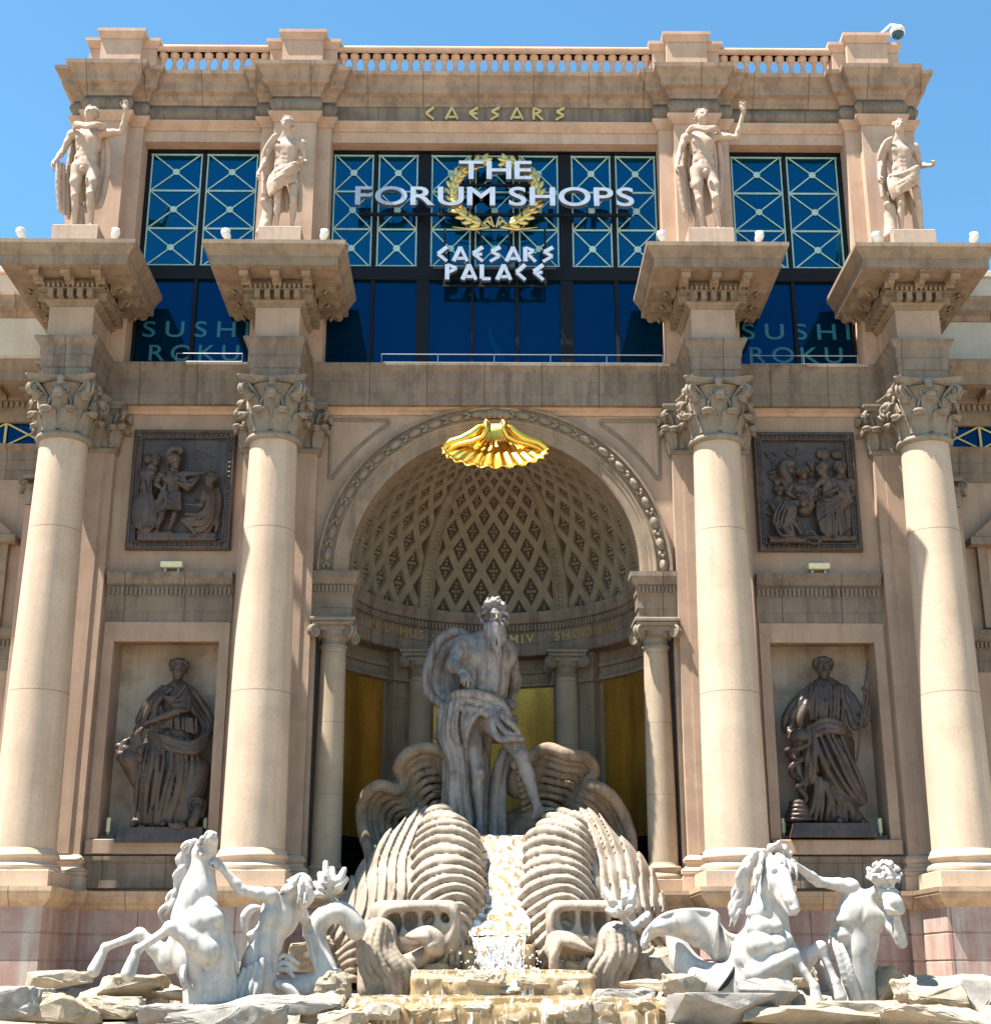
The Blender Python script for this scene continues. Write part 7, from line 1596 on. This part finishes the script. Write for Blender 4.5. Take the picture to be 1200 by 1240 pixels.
# laurel wreath
o = V3((0, -.45, 21.4)); r_ = empty('laurel_wreath', o, 'open golden laurel wreath mounted behind the silver lettering', 'wreath'); st = MB(); lf = MB()
cz = 22.72; rx, rz = 1.2, 1.05
for s in (-1, 1):
    P = []
    for k in range(30):
        a = R(-90 + 8 + (158) * k / 29); P.append((s * rx * math.cos(a), -.42, cz + rz * math.sin(a)))
    st.tube(P, .03, 6)
    for k in range(1, 15):
        i = k * 2; p = V3(P[i]); t = unit(V3(P[min(i + 1, 29)]) - V3(P[i - 1])); nrm = V3((t[2], 0, -t[0]))
        for q in (-1, 0, 1):
            d = unit(t + nrm * q * .75); e = unit(V3((d[2], 0, -d[0]))); rot = Matrix(((d[0], 0, e[0]), (0, 1, 0), (d[2], 0, e[2]))); c = p + d * .17 + V3((0, -.05 - .03 * (q == 0), 0)); lf.ell(tuple(c), (.19, .04, .07), rot, 8, 6)
    st.tube([(s * .02, -.45, cz - rz - .02), (s * .2, -.5, cz - rz + .14), (s * .32, -.5, cz - rz + .05), (s * .15, -.48, cz - rz - .05), (s * .6, -.46, cz - rz - .12), (s * 1.2, -.44, cz - rz - .02)], [.035, .05, .045, .04, .035, .01], 6)
    st.tube([(s * .05, -.5, cz - rz), (s * .12, -.52, cz - rz + .26), (s * .24, -.5, cz - rz + .16), (s * .1, -.5, cz - rz)], .03, 6)
st.build('stem', M['wreath'], r_, origin=o); lf.build('leaves', M['wreath'], r_, origin=o)
m = MB()
for x in (-.9, .9): m.box(x - .02, x + .02, -.42, .3, 22.0, 22.04)
m.build('bracket', M['black'], r_, origin=o)
for ob in _signs + [r_]:      # mounted close to the glass
    ob.location = (ob.location.x, ob.location.y + .42, 1.7 + (ob.location.z - 1.7) * 1.0118); ob.scale = (1.0118,) * 3
# gilded word on the frieze
o = V3((0, -.17, 25.25)); r_ = sign_root(o, 'raised gilded lettering reading CAESARS on the attic frieze'); greek_word(r_, o, 'CAESARS', -2.2, 2.2, -.165, 25.27, .40, (M['goldcream'], M['goldtext']), .07, .19)
for ob in children(r_): ob.scale = (.72, 1, 1); ob.location.x = ob.location.x * 1.0 + .08
for s, x0, x1, y0, y1 in ((-1, -9.82, -6.86, -9.6, -7.1), (1, 6.93, 9.95, 7.1, 9.7)):
    o = V3((x0, .38, 17.9)); r_ = empty('window_lettering', o, 'teal lettering reading SUSHI ROKU on the %s lower window' % ('left' if s < 0 else 'right'), 'lettering')
    word(r_, o, 'SUSHI', x0, x1, .385, 18.62, .50, (M['teal'],), .012, 1.1, .004, .5); word(r_, o, 'ROKU', y0, y1, .385, 17.9, .50, (M['teal'],), .012, 1.15, .004, .35)
# gilt inscription round the apse
o = V3((0, .45, 10.8)); r_ = empty('inscription', o, 'gilt Latin inscription following the curved frieze of the apse', 'lettering')
def arc_text(txt, a0, a1):
    gs = [glyph(c, .26, .03, 1.0, .004) if c != ' ' else (None, .1) for c in txt]; tot = sum(g[1] + .09 for g in gs); x = 0
    for me, w_ in gs:
        a = a0 + (a1 - a0) * (x + w_ / 2) / tot
        if me is not None:
            me.materials.clear(); me.materials.append(M['goldtext']); me.name = 'letter'; ob = link_mesh('letter', me, r_); rr = 3.925; ar_ = R(a)
            ob.location = (rr * math.cos(ar_) - w_ / 2 * math.sin(ar_), rr * math.sin(ar_) + w_ / 2 * math.cos(ar_), -.0); ob.rotation_euler = (0, 0, ar_ - math.pi / 2)
        x += w_ + .09
arc_text('MAXIMUS · S', 150, 108); arc_text('MMIV · SHOPILIUS', 88, 30)
# golden scallop shell under the crown of the arch
def scallop():
    o = V3((0, -.3, 15.5)); nA, nR = 168, 30; v = []; top = []
    def pt(a, q):
        c = max(0.0, math.cos(a)); fl = math.cos(a * 23) * .035 * q ** .8
        x = math.sin(a) * (.16 * min(1, q * 6) + 1.18 * q ** 1.3) ; zr = 14.90 - .86 * c; z = 15.58 - .1 * q + (zr - 15.48) * (q ** .95) + .20 * c * math.sin(math.pi * q) - fl
        y = -.45 - .10 * q - .85 * c * q ** 1.5 + .25 * math.sin(math.pi * q) * c
        if q > .86: e = (q - .86) / .14; z -= .05 * math.sin(e * math.pi); x *= 1 + .045 * e; y -= .10 * e * (c + .2); z += .06 * e * e
        return (x, y, z)
    for sd_ in (0, 1):
        for i in range(nA + 1):
            a = R(-90 + 180 * i / nA)
            for j in range(nR + 1): x, y, z = pt(a, j / nR); v.append((x, y + (.05 if sd_ else 0), z + (.05 if sd_ else 0)))
    L = nR + 1; nb_ = (nA + 1) * L; f = []
    for i in range(nA):
        for j in range(nR): a = i * L + j; f += [(a, a + L, a + L + 1, a + 1), (nb_ + a, nb_ + a + 1, nb_ + a + L + 1, nb_ + a + L)]
        a = i * L + nR; f.append((a, a + L, a + L + nb_, a + nb_))
    root = empty('scallop_shell', o, 'shiny golden scallop shell hanging below the crown of the arch', 'ornament'); m = MB(); m.add(v, f, True)
    for k in range(24): p = pt(R(-86 + 172 * k / 23), 1.0); m.ell(p, (.035, .035, .035), None, 7, 5)
    m.build('fluted_shell', M['goldleaf'], root, origin=o)
    m = MB()
    for s in (-1, 1):
        m.tube([(s * .20, -.60, 15.66), (s * .25, -.72, 15.62), (s * .23, -.74, 15.45), (s * .33, -.72, 15.24), (s * .58, -.70, 15.12), (s * .88, -.66, 15.06), (s * 1.12, -.62, 14.98), (s * 1.28, -.56, 14.88)], [.07, .085, .07, .06, .07, .07, .06, .04], 10)
        m.tube([(s * .24, -.45, 15.66), (s * .42, -.5, 15.56), (s * .62, -.5, 15.38), (s * .9, -.5, 15.22), (s * 1.16, -.5, 15.15), (s * 1.32, -.5, 15.02), (s * 1.36, -.5, 14.9)], [.09, .12, .14, .14, .13, .11, .05], 12)
        m.ell((s * .22, -.68, 15.68), (.09, .09, .08))
    for k in range(9): t = (k - 4) / 4; m.tube([(t * .14, -.5, 15.68), (t * .15, -.68, 15.6), (t * .17, -.72, 15.35), (t * .3, -.74, 15.1)], [.03, .035, .028, .012], 7)
    m.build('rolled_hinge', M['goldleaf'], root, origin=o); m = MB(); m.box(-.12, .12, -.4, .4, 15.42, 15.56); m.build('bracket', M['goldleaf'], root, origin=o)
scallop()
# ---- small fixtures
SP = (('on the leftmost block, at its left corner', -12.3, 0), ('on the leftmost block, at its right corner', -9.85, 1), ('on the block left of the sign, at its left corner', -7.0, 0), ('on the block left of the sign, at its right corner', -4.45, 1),
      ('on the block right of the sign, at its left corner', 4.3, 0), ('on the block right of the sign, at its right corner', 6.85, 1), ('on the rightmost block, at its left corner', 9.9, 0), ('on the rightmost block, at its right corner', 12.45, 1))
for lb, x, k in SP:
    root = empty('spotlight', (x, -3.0, 19.7), 'small white egg shaped spotlight ' + lb, 'spotlight', 'spotlights on the column blocks')
    m = MB(); q = Matrix.Rotation(R(-35 if k == 0 else 25), 3, 'Y') @ Matrix.Rotation(R(20), 3, 'X'); m.ell((0, 0, .26), (.11, .11, .17), q, 12, 9); m.lathe([(.08, .3), (.11, .35), (.11, .39), (.08, .4)], (0, 0, 0), 12); m.build('housing', M['white'], root)
    m = MB(); m.tube([(0, 0, 0), (0, .02, .15)], .03, 6); m.tube([(-.12, 0, .01), (.16, 0, .01)], .025, 6); m.build('bracket', M['white'], root)
for x, lb in ((-8.4, 'left'), (8.45, 'right')):
    root = empty('light_box', (x, -.16, 11.66), 'flat cream light box on the %s dentil ledge below the relief' % lb, 'lamp', 'light boxes on the ledges')
    m = MB(); m.bevbox(-.28, .28, -.16, .1, .1, .26, .02); m.build('housing', M['lampbox'], root); m = MB(); m.bevbox(-.2, -.14, -.04, .04, 0, .11, .005); m.bevbox(.14, .2, -.04, .04, 0, .11, .005); m.build('bracket', M['steel'], root)
for x, lb in ((-9.6, 'left corner of the left niche'), (-7.2, 'right corner of the left niche'), (7.2, 'left corner of the right niche'), (9.62, 'right corner of the right niche')):
    root = empty('uplight', (x, .2, 4.86), 'small candle shaped uplight in the ' + lb, 'lamp', 'uplights in the niches')
    m = MB(); m.bevbox(-.2, .2, -.15, .15, 0, .12, .01); m.build('base', M['bronze'], root); m = MB(); m.tube([(0, 0, .1), (0, 0, .22)], .025, 6); m.tube([(0, 0, .2), (0, 0, .55)], .055, 10); m.build('tube', M['lampbox'], root)
root = empty('security_camera', (11.9, .3, 28.45), 'white dome security camera on a bracket at the right end of the parapet', 'camera')
m = MB(); m.tube([(-.25, .2, 0), (-.2, .1, .35), (.05, 0, .55), (.2, -.05, .5)], .035, 8); m.build('bracket', M['white'], root)
m = MB(); m.lathe([(.03, .5), (.16, .46), (.22, .36), (.22, .25), (.0, .25)][::-1], (.22, -.05, -.05), 16); m.build('housing', M['white'], root); m = MB(); m.ell((.22, -.05, .18), (.19, .19, .18), None, 14, 9); m.build('lens', M['lens'], root)
